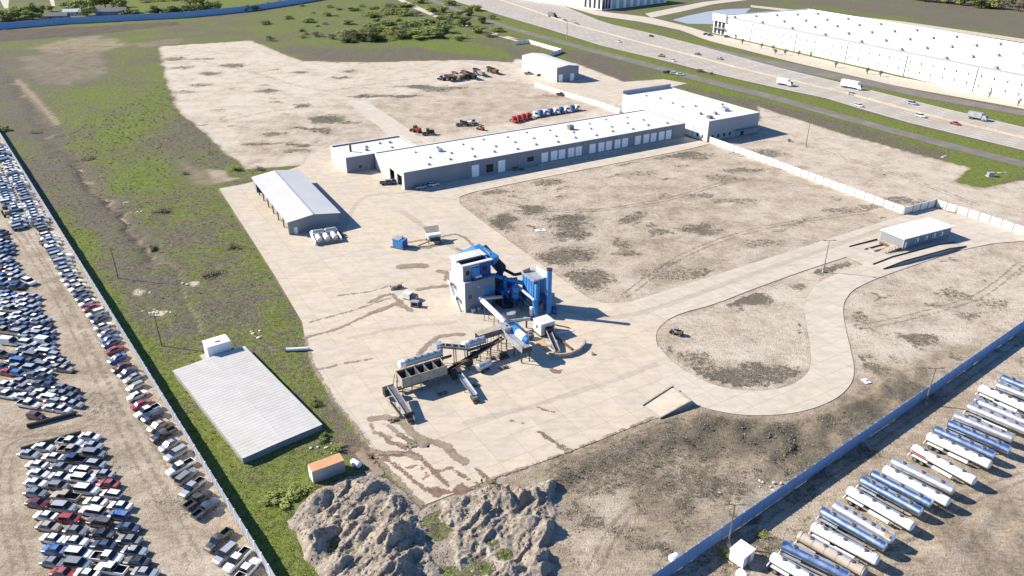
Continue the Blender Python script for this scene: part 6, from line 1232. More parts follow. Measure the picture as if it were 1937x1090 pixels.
def tractor(name, cm_, label, loc, rz, group):
    t = thing(name, label, 'truck', loc, rz, group)
    def p(n_, m_, *bx):
        mb = MB()
        for c, s in bx: mb.box(c, s)
        return inst(n_, mb.mesh(n_, m_), t)
    p('frame', M['dsteel'], ((-.6, 0, .85), (6.2, .9, .3))); p('sleeper_cab', cm_, ((.6, 0, 2.1), (2.3, 2.3, 2.2)), ((.2, 0, 3.35), (1.4, 2.0, .35)))
    hb = MB(); hb.add([(1.75, -1, .8), (3.6, -.85, .8), (3.6, -.8, 1.6), (1.75, -.95, 1.9), (1.75, 1, .8), (3.6, .85, .8), (3.6, .8, 1.6), (1.75, .95, 1.9)], [(0, 1, 2, 3), (7, 6, 5, 4), (3, 2, 6, 7), (1, 5, 6, 2), (0, 4, 5, 1)]); inst('hood', hb.mesh('hood', cm_), t)
    p('windshield', M['cglass'], ((1.775, 0, 2.5), (.04, 1.9, .8))); p('fifth_wheel', M['rust'], ((-2.2, 0, 1.08), (1.0, .9, .14)))
    for x in (-3.0, -1.75, 2.7):
        for y in (-.95, .95): inst('wheel', TW, t, (x, y, .5))
    for y in (-1.05, 1.05): p('fuel_tank', M['silver'], ((-.2, y, .75), (1.2, .5, .5)))
    return t
M['trk_blue'] = mat('truck_blue', (.03, .10, .30), .4, var=.2); 
row = [(972, 231), (981, 228.5), (990, 226), (999, 224), (1012, 221), (1022, 219), (1031, 217.5), (1041, 216), (1051, 214.5), (1061, 213), (1071, 211.5), (1082, 209.5), (1091, 208)]
for k, (x, y) in enumerate(row):
    g = G(x, y); red = k < 4
    tractor('truck_tractor', M['red'] if red else (M['trk_blue'] if k % 2 else M['white']), '%s truck tractor, %s from the left in the line behind the long warehouse' % ('red' if red else 'blue' if k % 2 else 'white', ordn(k)), (g.x, g.y, 0), R(-64)+R(jit(3)), 'truck tractors lined up behind the long warehouse').scale = (.84, .84, .78)
def hopper_trailer(px, py, rz, m_, label, s=1.0):
    g = G(px, py); t = thing('hopper_trailer', label, 'trailer', (g.x, g.y, 0), rz, 'rusty trailers on the back lot'); t.scale = (s, s, s)
    mb = MB(); a = [(-3.6, -1.3, 3.0), (3.6, -1.3, 3.0), (3.6, 1.3, 3.0), (-3.6, 1.3, 3.0)]; b = [(-2.8, -.7, 1.1), (2.8, -.7, 1.1), (2.8, .7, 1.1), (-2.8, .7, 1.1)]; c = [(p[0]*.96, p[1]*.92, 2.7) for p in a]
    mb.add(a+b+c, [(0, 4, 5, 1), (1, 5, 6, 2), (2, 6, 7, 3), (3, 7, 4, 0), (4, 7, 6, 5), (0, 1, 9, 8), (1, 2, 10, 9), (2, 3, 11, 10), (3, 0, 8, 11), (8, 9, 10, 11)]); inst('hopper', mb.mesh('hopper', m_), t)
    mb = MB(); mb.box((0, 0, .95), (7.6, 1.0, .25)); mb.box((4.4, 0, .9), (1.6, .3, .3)); inst('frame', mb.mesh('frame', M['dsteel']), t)
    for x in (-2.6, -1.4):
        for y in (-1, 1): inst('wheel', TW, t, (x, y, .5))
    mb = MB(); mb.box((3.2, .5, .45), (.15, .15, .9)); inst('stand', mb.mesh('stand', M['steel']), t); return t
for k, (x, y, m_, lab) in enumerate([(848, 153, M['dsteel'], 'black hopper trailer at the left end of the rusty row on the back lot'), (862, 147, M['rust'], 'brown hopper trailer at the rear left of the rusty row'), (880, 144, M['rust'], 'brown hopper trailer at the rear middle of the rusty row'), (895, 150, M['dsteel'], 'black hopper trailer at the front right of the rusty row'), (902, 140, M['dsteel'], 'black hopper trailer behind the tan one standing apart'), (928, 137, M['dsteel'], 'black hopper trailer behind the rightmost brown one'), (857, 152, M['rust'], 'rusty brown hopper trailer at the front left of the rusty row'), (868, 150, M['tan'], 'tan hopper trailer in the front of the rusty row'), (878, 148, M['rust'], 'brown hopper trailer in the middle of the rusty row'), (888, 147, M['dsteel'], 'dark hopper trailer right of the middle of the rusty row'), (910, 144, M['tan'], 'tan hopper trailer standing apart, second from the right on the back lot'), (936, 140, M['rust'], 'dark brown hopper trailer, rightmost on the back lot')]): hopper_trailer(x, y, R(-62), m_, lab)
def flat_machine(px, py, rz, m_, m2, name, label, cat='machinery', s=1.0):
    g = G(px, py); t = thing(name, label, cat, (g.x, g.y, 0), rz); t.scale = (s, s, s)
    def p(n_, mm, c, sz): mb = MB(); mb.box(c, sz); inst(n_, mb.mesh(n_, mm), t)
    p('chassis', M['dsteel'], (0, 0, .7), (5, 1.4, .4)); p('engine_hood', m_, (1.2, 0, 1.5), (2.0, 1.6, 1.1)); p('cab', m2, (-.6, 0, 2.0), (1.3, 1.5, 2.0)); p('cab_glass', M['cglass'], (-.6, 0, 2.35), (1.34, 1.54, .7)); p('blade', m_, (-2.9, 0, .7), (.4, 2.6, 1.0)); p('arm', m_, (-1.9, 0, 1.2), (1.8, .4, .3))
    for x in (-1.3, 1.5):
        for y in (-.95, .95): inst('wheel', TW, t, (x, y, .5), 0, 1.25)
    return t
flat_machine(836, 152, R(-40), M['dsteel'], M['steel'], 'loader', 'low dark loader left of the rusty trailers on the back lot', s=.9)
flat_machine(875, 238, R(10), M['rust'], M['tan'], 'loader', 'brown loader beside the white machine behind the long warehouse'); flat_machine(893, 237, R(200), M['white'], M['silver'], 'loader', 'white-fronted loader right of the brown loader behind the long warehouse')
flat_machine(788, 250, R(-30), M['red'], M['rust'], 'loader', 'red and brown loader at the end of the concrete strip road'); flat_machine(812, 255, R(15), M['dsteel'], M['rust'], 'loader', 'dark loader right of the red loader by the strip road'); flat_machine(910, 246, R(-35), M['red'], M['orange'], 'loader', 'small red loader close to the warehouse roof edge', s=.7)
flat_machine(14, 407, R(-50), M['tan'], M['dsteel'], 'loader', 'dusty wheel loader in the lane among the parked cars at the left edge')
flat_machine(1281, 633, R(-35), M['rust'], M['galv'], 'skid_machine', 'small rusty machine left on the bare island inside the loop road', s=.6)
flat_machine(1252, 108, R(-30), M['orange'], M['tan'], 'loader', 'orange road machine standing at the highway edge', s=.8)
for x, y, nm, rz in ((985, 322, 'pallet_stack', 10),):
    g = G(x, y); t = thing(nm, 'jumbled brown scrap pallets before the shaded warehouse wall', 'pallets', (g.x, g.y, .1), R(25))
    for k in range(5): mb = MB(); mb.box((jit(2), jit(.8), .15+.2*k), (2.2, 1.3, .18), jit(1)); inst('pallet', mb.mesh('pallet', M['tan'] if k % 2 else M['rust']), t)
g = G(98, 797); mb = MB(); mb.cyl((-4.2, -1.0, .45), (4.2, 1.0, .45), .42, 10); t = thing('black_pipe', 'long black pipe lying below the middle block of parked cars', 'pipe', (g.x, g.y, 0), R(16)); inst('barrel', mb.mesh('barrel', M['dsteel']), t); mb = MB(); mb.cyl((4.2, 1.0, .45), (4.35, 1.04, .45), .5, 10); inst('collar', mb.mesh('collar', M['dsteel']), t)
g = G(98, 837); mb = MB(); mb.cyl((-5, -1.0, .45), (5, 1.0, .45), .42, 10); t = thing('black_pipe', 'long black pipe half hidden behind the near block of parked cars', 'pipe', (g.x, g.y, 0), R(18)); inst('barrel', mb.mesh('barrel', M['dsteel']), t); mb = MB(); mb.cyl((5, 1.0, .45), (5.15, 1.04, .45), .5, 10); inst('collar', mb.mesh('collar', M['dsteel']), t)
# ------------------------------------------------------------------ tank trailers
TKW = wheel_mb(.5, .55).mesh('wheel', [M['tyre'], M['rim']])
def tanker(p0, p1, m_, label, rings=0, boxes=False, accent=None):
    z = 2.4; s = 2.726; a = G(1237+p0[0]/s, 690+p0[1]/s, z); b = G(1237+p1[0]/s, 690+p1[1]/s, z)
    d = b-a; L = min(max(d.length, 10.8), 12.6); rz = math.atan2(d.y, d.x); c = a+d.normalized()*(L/2) if p0[0] > 0 else b-d.normalized()*(L/2)
    t = thing('tank_trailer', label, 'tank trailer', (c.x, c.y, 0), rz, 'tank trailers parked in a row by the blue-grey fence')
    r = .88; x0, x1 = -L/2+.35, L/2-.35
    mb = MB(); n = 20; rows = [(x0-.3, .35), (x0-.2, .75), (x0, 1), (-L*.12, 1), (0, 1.0), (L*.15, 1), (x1, 1), (x1+.2, .75), (x1+.3, .35)]
    vs_ = []
    for x, k in rows:
        for q in range(n): th = 2*math.pi*q/n; vs_.append((x, math.cos(th)*r*k*1.08, 1.98+math.sin(th)*r*k*.95-.05*abs(x)/L))
    mb.add(vs_, [(i*n+q, (i+1)*n+q, (i+1)*n+(q+1) % n, i*n+(q+1) % n) for i in range(len(rows)-1) for q in range(n)]+[tuple(range(n)), tuple(range((len(rows)-1)*n, len(rows)*n))[::-1]])
    for f in mb.f: f.reverse()
    inst('tank', mb.mesh('tank', m_, smooth=True), t)
    def p(n_, mm, *bx):
        q = MB()
        for cc, sz in bx: q.box(cc, sz)
        return inst(n_, q.mesh(n_, mm), t)
    p('walkway', M['galv'], ((0, .18, 2.84), (L*.72, .5, .06)))
    nm = random.choice([3, 4, 4, 5])
    for k in range(nm):
        q = MB(); x = -L*.3+k*L*.6/(nm-1); q.cyl((x, -.12, 2.7), (x, -.12, 3.02), .3, 10); hl = inst('manhole', q.mesh('manhole', M['steel']), t); q = MB(); q.box((x, -.12, 3.06), (.35, .12, .08)); inst('hatch_clamp', q.mesh('hatch_clamp', M['dsteel']), hl)
    p('frame', M['dsteel'], ((-L*.33, .5, 1.0), (L*.3, .18, .3)), ((-L*.33, -.5, 1.0), (L*.3, .18, .3)), ((L*.36, 0, 1.02), (L*.22, 1.0, .22)), ((0, 0, 1.03), (L*.9, .2, .16)), ((-L*.3, 0, 1.01), (.25, 1.1, .14)))
    for x in (-L/2+1.5, -L/2+2.8):
        for y in (-.92, .92): inst('wheel', TKW, t, (x, y, .5))
    for y in (-.95, .95): p('mudguard', m_ if m_ is not M['skypolish'] else M['polish'], ((-L/2+2.15, y, 1.08), (2.9, .6, .06)))
    for y in (-.6, .6): p('landing_leg', M['steel'], ((L*.26, y, .5), (.16, .16, 1.0)))
    for y in (-1.1, 1.1): p('hose_tube', M['white'] if random.random() < .6 else M['galv'], ((.2, y*.98, .95), (L*.42, .22, .22)))
    p('rear_bumper', M['white'], ((-L/2+.1, 0, .7), (.15, 2.2, .22))); p('rear_ladder', M['galv'], ((-L/2-.02, .5, 2.0), (.06, .4, 1.9)))
    if rings:
        for k in range(rings):
            q = MB(); x = x0+.3+(x1-x0-.6)*k/(rings-1); q.cyl((x-.05, 0, 1.98), (x+.05, 0, 1.98), r*1.07, 20); o = inst('stiffener_ring', q.mesh('stiffener_ring', m_), t); o.scale = (1, 1.04, .97); o.location.z = .06
    if boxes: p('valve_cabinet', m_, ((L*.05, -1.15, 1.05), (L*.3, .35, .5)))
    if accent: p(accent[0], M[accent[1]], *accent[2])
    return t
for a in [((605, 975), (880, 1135), M['tank_white'], 'dusty off-white tank trailer, lowest one in the corner of the row', 0, True), ((660, 915), (1010, 1085), M['skypolish'], 'mirror-blue tank trailer between the off-white and the tan one', 0, False), ((745, 865), (1100, 1065), M['tank_tan'], 'dusty tan tank trailer, the only tan one', 6, False), ((815, 820), (1165, 1005), M['tank_white'], 'white ribbed tank trailer right next to the tan one', 12, True), ((860, 740), (1205, 935), M['skypolish'], 'blue mirrored tank trailer between white ribbed and orange-marked trailers', 0, False), ((925, 712), (1230, 890), M['polish'], 'silver tank trailer with an orange mark near its front end', 0, False), ((1000, 632), (1345, 830), M['tank_white'], 'clean white tank trailer standing apart in mid row with wide gaps', 0, True), ((1065, 580), (1390, 755), M['skypolish'], 'blue mirrored tank trailer, first one right of the clean white trailer', 0, False), ((1120, 550), (1440, 715), M['skypolish'], 'blue mirrored tank trailer, second one right of the clean white trailer', 0, False), ((1185, 525), (1530, 705), M['tank_white'], 'cream-white tank trailer beside a polished silver one in mid row', 0, False), ((1225, 485), (1555, 645), M['polish'], 'polished silver tank trailer directly right of the cream-white one', 0, False), ((1335, 415), (1665, 595), M['tank_white'], 'white tank trailer with red lamps at its rear axles, gap on both sides', 0, True), ((1410, 355), (1745, 510), M['tank_white'], 'large white ribbed tank trailer with side cabinets in the upper row', 8, True), ((1445, 322), (1765, 465), M['skypolish'], 'blue mirrored tank trailer right against the large white ribbed one', 0, False), ((1515, 292), (1845, 435), M['skypolish'], 'blue mirrored tank trailer, second one above the large white ribbed one', 0, False), ((1545, 250), (1860, 376), M['polish'], 'silver tank trailer, third one above the large white ribbed one', 0, False), ((1615, 202), (1930, 335), M['polish'], 'silver tank trailer, fourth one above the large white ribbed one', 0, False), ((1650, 172), (1960, 305), M['polish'], 'silver tank trailer just below the white one near the right edge', 0, False), ((1680, 108), (1990, 245), M['tank_white'], 'bright white tank trailer near the right edge, uppermost white one', 0, True), ((1765, 92), (2080, 215), M['polish'], 'silver tank trailer second from the top at the right edge', 0, False), ((1790, 56), (2100, 180), M['skypolish'], 'blue mirrored tank trailer, topmost at the right edge', 0, False)]:
    ac_ = None
    if 'orange' in a[3] and 'mark near' in a[3]: ac_ = ('warning_panel', 'orange', [((4.4, -.72, 2.75), (.9, .5, .35))])
    if 'red lamps' in a[3]: ac_ = ('red_stripe', 'red', [((-4.2, -1.12, 2.0), (2.6, .06, .3))])
    tanker(*a, accent=ac_)
o = G(1404, 1077); WBX = Fr(o, R(40)); t = thing('white_shed_box', 'white site box at the lower end of the tank trailer row', 'shed', (o.x, o.y, 0)); WBX.part('casing', M['white'], t, (0, 2.9, 0, 2.6, .15, 2.3)); WBX.part('roof', M['roofw2'], t, (-.1, 3.0, -.1, 2.7, 2.301, 2.45)); WBX.part('skid', M['steel'], t, (.1, .3, .1, 2.5, 0, .15), (2.6, 2.8, .1, 2.5, 0, .15)); WBX.part('door', M['galv'], t, (1.0, 1.9, -.04, -.004, .2, 2.1))
o = G(1398, 1086); mb = MB(); mb.cyl((o.x-.2, o.y-.5, .9), (o.x+.5, o.y-1.6, .9), .8, 14, dome=.3); t = thing('small_tank', 'small white round tank below the white site box at the bottom edge', 'tank', (o.x, o.y-1, 0)); mb.build('barrel', M['white'], t, True); mb = MB(); mb.box((o.x+.15, o.y-1.05, .15), (1.6, 1.2, .3), R(-50)); mb.build('base', M['dsteel'], t)
o = G(1275, 1064); mb = MB(); mb.cyl((o.x-.5, o.y, .75), (o.x+.5, o.y+.5, .75), .7, 14, dome=.3); t = thing('small_tank', 'small white tank against the inner side of the blue-grey fence', 'tank', (o.x, o.y, 0)); mb.build('barrel', M['white'], t, True); mb = MB(); mb.box((o.x, o.y+.25, .12), (1.4, 1.0, .24), R(30)); mb.build('base', M['steel'], t); 
o = G(1294, 1052); mb = MB(); mb.cyl((o.x, o.y, 0), (o.x, o.y, .8), .35, 10); mb.box((o.x, o.y, .85), (.8, .8, .1)); tag(mb.build('barrel_stand', M['steel']), 'small dark barrel next to the white tank at the fence', 'barrel')
# ------------------------------------------------------------------ spoil heaps
HEAP = [(545, 990), (600, 925), (650, 905), (700, 895), (745, 915), (795, 962), (860, 935), (930, 912), (1000, 905), (1060, 905), (1062, 960), (1050, 1030), (1075, 1100), (1060, 1180), (700, 1200), (620, 1150), (600, 1090), (560, 1030)]
hp_ = [G2(p) for p in HEAP]; xs = [p[0] for p in hp_]; ys = [p[1] for p in hp_]; st_ = .21
X = np.arange(min(xs)-1, max(xs)+1, st_); Y = np.arange(min(ys)-1, max(ys)+1, st_); A, B = np.meshgrid(X, Y); a, b = A.ravel(), B.ravel()
wx_ = a+(fbm(a*.25, b*.25, 4, 51)-.5)*3.2; wy_ = b+(fbm(a*.25, b*.25, 4, 57)-.5)*3.2
d = sdist(hp_, wx_, wy_); env = np.clip(-d/3.0, 0, 1)
H = np.zeros(len(a))
HILLS = [(600, 945, 3.0, 2.8, 2.6), (640, 915, 3, 2, 1.4), (595, 1030, 3.4, 3.4, 2.8), (660, 975, 3.0, 2.2, 1.9), (700, 930, 2.6, 2.0, 1.6), (690, 1010, 4.0, 2.4, 2.0), (755, 1020, 4.2, 3.4, 4.2), (740, 970, 3.2, 2.4, 2.2), (650, 1075, 3.5, 2.4, 2.2), (760, 1085, 4, 3, 3.6), (868, 962, 2.6, 2.4, 1.6), (830, 985, 1.6, 3.6, 1.0), (905, 975, 3.4, 2.4, 1.6), (955, 950, 2.6, 2.2, 2.4), (985, 945, 1.6, 1.8, 2.6), (1012, 945, 1.6, 1.8, 2.8), (1040, 930, 1.9, 2.4, 2.6), (1000, 1000, 2.2, 2.6, 1.9), (1032, 1010, 1.8, 3.0, 2.4), (925, 1000, 2.4, 2.0, 1.7), (1030, 1065, 2.4, 2.6, 2.2), (980, 1080, 3, 2, 1.6), (720, 1120, 5, 3, 3.0), (930, 930, 3, 1.6, 1.2), (820, 948, 2.4, 1.4, .9)]
sux, suy = math.cos(SUN_AZ), math.sin(SUN_AZ)
for (px, py, rx, ry, h) in HILLS:
    c = G(px, py); u = (wx_-c.x)*sux+(wy_-c.y)*suy; v = -(wx_-c.x)*suy+(wy_-c.y)*sux
    r = np.where(u > 0, u/(rx*.55), u/(rx*1.25)); k = np.exp(-(r**2)*1.2-(v/ry)**2*1.1); H = np.maximum(H, h*k)+.12*h*k
ru, rv = wx_*.57+wy_*.82, -wx_*.82+wy_*.57; rid = 1-np.abs(fbm(ru*.20, rv*.46, 5, 71)*2-1)**.8; rid2 = 1-np.abs(fbm(wx_*.95, wy_*.95, 4, 75)*2-1)**.7; H = .66*H*(.5+.6*rid)+env*(rid-.45)*1.25+env*(rid2-.55)*.24+env*(fbm(a*2.4, b*2.4, 2, 91)-.5)*.26
for p0, p1, wd, dp in ((G(815, 955), G(845, 1060), 2.2, 1.6), (G(845, 1060), G(890, 1110), 2.6, 1.4), (G(640, 1000), G(625, 1060), 1.2, .9)):
    l = ldist([(p0.x, p0.y), (p1.x, p1.y)], wx_, wy_); H -= dp*np.clip(1-l/wd, 0, 1)
H = np.where(env > 0, np.maximum(H, .02)*np.minimum(1, env*1.6), -.4)
grn = np.zeros(len(a))
for (px, py, r_) in ((955, 1055, 1.6), (915, 1078, 1.8), (930, 1030, 1.2), (932, 920, 1.2)):
    c = G(px, py); grn = np.maximum(grn, np.clip(1.4-np.hypot(a-c.x, b-c.y)/r_, 0, .9))
nx = len(X); iy, ix = np.meshgrid(np.arange(len(Y)-1), np.arange(nx-1), indexing='ij'); k = (iy*nx+ix).ravel(); fc = np.stack([k, k+1, k+nx+1, k+nx], 1)
fc = fc[(env[fc] > 0).any(1)]
used = np.unique(fc); remap = -np.ones(len(a), int); remap[used] = np.arange(len(used)); fc = remap[fc]
me = bpy.data.meshes.new('spoil_heap'); me.from_pydata(np.stack([a, b, H], 1)[used].tolist(), [], fc.tolist()); me.polygons.foreach_set('use_smooth', np.ones(len(fc), bool))
me.attributes.new('green', 'FLOAT', 'POINT').data.foreach_set('value', grn[used].astype(np.float32)); me.materials.append(M['mound']); me.update()
hm = bpy.data.objects.new('spoil_heap', me); COL.objects.link(hm); hm['kind'] = 'structure'
def heap_z(x, y):
    j = int(round((x-X[0])/st_)); i = int(round((y-Y[0])/st_))
    if 0 <= i < len(Y) and 0 <= j < nx: return float(H[i*nx+j])
    return 0
# loose clods on the heaps and the rough ground beside
def rock_mesh(seed, m_):
    rnd = random.Random(seed); bm = bmesh.new(); bmesh.ops.create_icosphere(bm, subdivisions=1, radius=.5)
    for v in bm.verts: v.co *= rnd.uniform(.65, 1.25); v.co.z *= .7
    me = bpy.data.meshes.new('clod'); bm.to_mesh(me); bm.free(); me.materials.append(m_); return me
def scatter(name, pts, template, m_, shade=False):
    """one object of many small copies: clods, tufts"""
    V, Fs, S = [], [], []; tv, tf = template; tv = np.array(tv); o = 0; vv = []; ff = []
    for (x, y, z, s, sz, rz, sh) in pts:
        c, n_ = math.cos(rz), math.sin(rz); q = tv*[s, s, sz]; vv.append(np.stack([q[:, 0]*c-q[:, 1]*n_+x, q[:, 0]*n_+q[:, 1]*c+y, q[:, 2]+z], 1)); ff += [[i+o for i in f] for f in tf]; o += len(tv); S += [sh]*len(tv)
    me = bpy.data.meshes.new(name); me.from_pydata(np.concatenate(vv).tolist(), [], ff); me.attributes.new('shade', 'FLOAT', 'POINT').data.foreach_set('value', S); me.materials.append(m_); me.update()
    ob = bpy.data.objects.new(name, me); COL.objects.link(ob); return ob
rk = rock_mesh(3, M['mound']); RT = ([tuple(v.co) for v in rk.vertices], [list(p.vertices) for p in rk.polygons])
pts = []
inside = [i for i in range(len(a)) if env[i] > .2]
for _ in range(3800):
    i = random.choice(inside); s = random.choice([.14, .18, .22, .3, .45])*random.uniform(.7, 1.2); pts.append((a[i]+jit(.2), b[i]+jit(.2), H[i], s, s, random.uniform(0, 6.3), random.random()))
for _ in range(400):
    g = G(random.uniform(1040, 1640), random.uniform(780, 1085)); 
    if samp('soil', g.x, g.y) > .75 or g.x*.76+68-g.y > -1: continue
    s = random.choice([.12, .16, .2, .34])*random.uniform(.7, 1.2); pts.append((g.x, g.y, samp('z', g.x, g.y), s, s, random.uniform(0, 6.3), random.random()))
for _ in range(1800):
    g = G(random.uniform(540, 1100), random.uniform(890, 1088)); s = random.choice([.1, .15, .2, .3])*random.uniform(.7, 1.2)
    if samp('veg', g.x, g.y) > .5 or heap_z(g.x, g.y) > .3: continue
    pts.append((g.x, g.y, max(heap_z(g.x, g.y), 0), s, s, random.uniform(0, 6.3), random.random()))
o = scatter('clods', pts, RT, M['mound']); tag(o, 'loose clods and stones over the spoil heaps and rough ground', None, None, 'stuff')
# ------------------------------------------------------------------ grass and weeds
def tuft(n, spread, h, seed):
    rnd = random.Random(seed); v, f = [], []
    for k in range(n):
        t = 2*math.pi*k/n+rnd.uniform(-.4, .4); r = rnd.uniform(.1, .5)*spread; lx, ly = math.cos(t), math.sin(t); w_ = spread*rnd.uniform(.25, .45); hh = h*rnd.uniform(.6, 1)
        bx, by = lx*r*.4, ly*r*.4; o_ = len(v); v += [(bx-ly*w_, by+lx*w_, 0), (bx+ly*w_, by-lx*w_, 0), (bx+lx*spread*.7+ly*w_*.5, by+ly*spread*.7-lx*w_*.5, hh), (bx+lx*spread*.7-ly*w_*.5, by+ly*spread*.7+lx*w_*.5, hh*.9)]; f.append([o_, o_+1, o_+2, o_+3])
    return v, f
TU = tuft(5, .34, .30, 1)
gp_, dp_ = [], []
tries = 0
while len(gp_) < 9000 and tries < 60000:
    tries += 1; x, y = random.uniform(-200, -10), 75+(random.random()**2.4)*420
    if samp('veg', x, y) < .7: continue
    gr = samp('green', x, y)+jit(.35); s = random.uniform(.3, .85)*(1+max(0, y-150)/250)
    (gp_ if gr > .45 else dp_).append((x, y, samp('z', x, y)-.03, s, s*random.uniform(.6, 1.0), random.uniform(0, 6.3), random.random()))
tag(scatter('grass', gp_, TU, M['grass']), 'rough green grass over the ground between fence and yard', None, None, 'stuff')
wp = dp_[:1500]; tries = 0
while tries < 60000:
    tries += 1; u = random.random()
    if u < .55: g = G(random.uniform(870, 1900), random.uniform(285, 740))
    elif u < .75: g = G(random.uniform(300, 1150), random.uniform(85, 300))
    else: g = G(random.uniform(1050, 1700), random.uniform(780, 1080))
    wv = samp('weed', g.x, g.y)
    if wv < .35 or random.random() > wv*.55: continue
    s = random.uniform(.35, .95)*(1+max(0, g.y-150)/220); wp.append((g.x, g.y, samp('z', g.x, g.y)-.03, s, s*.8, random.uniform(0, 6.3), random.random()))
tag(scatter('dry_weeds', wp, TU, M['dry']), 'dry brown weeds dotted over bare soil and rough grass', None, None, 'stuff')
# ------------------------------------------------------------------ trees and scrub
def crown(seed, n, leaf, clumps, flat=.8):
    """many leaf-sized faces spread through uneven clumps"""
    rnd = random.Random(seed); V, F_, S = [], [], []
    cl = []
    for k in range(clumps):
        t = rnd.uniform(0, 6.28); r = rnd.uniform(.15, .78); z = rnd.uniform(-.6, .75); q = math.sqrt(max(.05, 1-z*z*.8)); cl.append((math.cos(t)*r*q, math.sin(t)*r*q, z*flat, rnd.uniform(.26, .48), rnd.random()))
    for k in range(n):
        c = rnd.choice(cl); d = Vector((rnd.gauss(0, 1), rnd.gauss(0, 1), rnd.gauss(0, 1))).normalized(); rr = c[3]*rnd.uniform(.55, 1.08); p = Vector(c[:3])+Vector((d.x*rr, d.y*rr, d.z*rr*.85))
        nr = (d+Vector((rnd.uniform(-.7, .7), rnd.uniform(-.7, .7), rnd.uniform(-.4, .8)))).normalized(); u = nr.orthogonal().normalized(); w_ = nr.cross(u); s = leaf*rnd.uniform(.6, 1.3); o_ = len(V)
        V += [tuple(p-u*s), tuple(p-w_*s*.6), tuple(p+u*s), tuple(p+w_*s*.6)]; F_.append((o_, o_+1, o_+2, o_+3)); S += [min(1, max(0, .35*c[4]+.45*rnd.random()+.1))]*4
    me = bpy.data.meshes.new('crown'); me.from_pydata(V, [], F_); me.attributes.new('shade', 'FLOAT', 'POINT').data.foreach_set('value', S); return me
CR = {}
for key, m_ in (('leaf', M['leaf']), ('leafd', M['leafd']), ('leafb', M['leafb'])):
    CR[key] = []
    for s in range(4):
        me = crown(s*7+hash(key) % 1 + {'leaf': 1, 'leafd': 40, 'leafb': 80}[key], 900 if key != 'leafb' else 600, .10 if key != 'leafb' else .07, 12); me.materials.append(m_); CR[key].append(me)
tm = MB(); rnd = random.Random(4); tm.cyl((0, 0, 0), (0, 0, .55), .07, 8, r2=.045)
for k in range(5): t = k*1.26; tm.cyl((0, 0, .32+.05*k), (math.cos(t)*.45, math.sin(t)*.45, .75+.05*(k % 3)), .032, 6, r2=.012)
TRUNK = tm.mesh('trunk', M['bark'])
def tree(name, kind, px, py, wd, ht, label, group=None, low=.35):
    g = G(px, py); t = thing(name, label, 'tree' if ht > 3 else 'shrub', (g.x, g.y, samp('z', g.x, g.y)-.1), random.uniform(0, 6.3), group)
    inst('trunk', TRUNK, t, (0, 0, 0), 0, (ht*.8, ht*.8, ht*.9)); inst('crown', random.choice(CR[kind]), t, (0, 0, ht*(.5+low*.25)), random.uniform(0, 6.3), (wd/2, wd/2, ht*.5)); return t
# thicket beyond the back lot
THK = [('leafd', 690, 78, 16, 9), ('leafb', 668, 74, 14, 8), ('leafd', 712, 76, 15, 8), ('leafd', 760, 72, 14, 8), ('leaf', 745, 66, 13, 8), ('leaf', 778, 70, 12, 7), ('leaf', 800, 68, 13, 7), ('leafd', 826, 72, 10, 7), ('leaf', 846, 62, 13, 8), ('leafd', 868, 78, 6, 5), ('leafd', 878, 50, 9, 9), ('leaf', 655, 68, 12, 6), ('leaf', 700, 55, 14, 6), ('leaf', 730, 48, 14, 6), ('leaf', 770, 52, 15, 7), ('leaf', 805, 46, 14, 7), ('leaf', 832, 52, 13, 7), ('leafb', 850, 46, 12, 7), ('leaf', 862, 34, 14, 8), ('leaf', 840, 24, 13, 7), ('leafd', 885, 30, 8, 9), ('leaf', 815, 22, 13, 6), ('leafb', 780, 30, 15, 6), ('leaf', 742, 26, 14, 6), ('leafb', 735, 18, 16, 7), ('leaf', 700, 30, 14, 5), ('leafb', 598, 70, 10, 6), ('leafb', 630, 74, 8, 5), ('leafb', 512, 78, 9, 5), ('leaf', 583, 42, 9, 5), ('leaf', 660, 46, 10, 5), ('leaf', 905, 62, 11, 6), ('leafb', 925, 70, 12, 5), ('leafd', 912, 44, 8, 7), ('leaf', 940, 60, 9, 5), ('leaf', 850, 10, 12, 7), ('leaf', 796, 6, 14, 6), ('leaf', 765, 12, 12, 5), ('leaf', 900, 20, 11, 6), ('leafb', 930, 36, 9, 5), ('leaf', 545, 36, 8, 4), ('leaf', 500, 46, 8, 4), ('leaf', 620, 30, 9, 4)]
rs = random.Random(12)
for _ in range(70):
    x = rs.uniform(560, 960); y = rs.uniform(12, 82)
    if y < (x-760)*.36 - 4 or (x < 650 and y > 74): continue
    if x > 880 and y > 62 : continue
    kd = rs.choice(['leaf', 'leaf', 'leaf', 'leafb', 'leafd']) if x > 650 else rs.choice(['leaf', 'leafb'])
    THK.append((kd, x, y, rs.uniform(6, 14) if x > 650 else rs.uniform(4, 8), rs.uniform(2.5, 6) if x > 650 else rs.uniform(1.5, 3)))
KN = {'leaf': ('scrub_tree', 'light green scrub tree'), 'leafd': ('dark_tree', 'dark green scrub tree'), 'leafb': ('bare_shrub', 'brown leafless shrub')}
THK.sort(key=lambda q: q[1]); cnt = {}
for kd, x, y, wd, ht in THK:
    n_ = cnt.get(kd, 0); cnt[kd] = n_+1
    tree(KN[kd][0], kd, x, y, wd*random.uniform(1.1, 1.5), ht*random.uniform(.85, 1.1), '%s, %s from the left in the thicket beyond the back lot' % (KN[kd][1], ordn(n_)), 'thicket beyond the back lot', low=-.45)
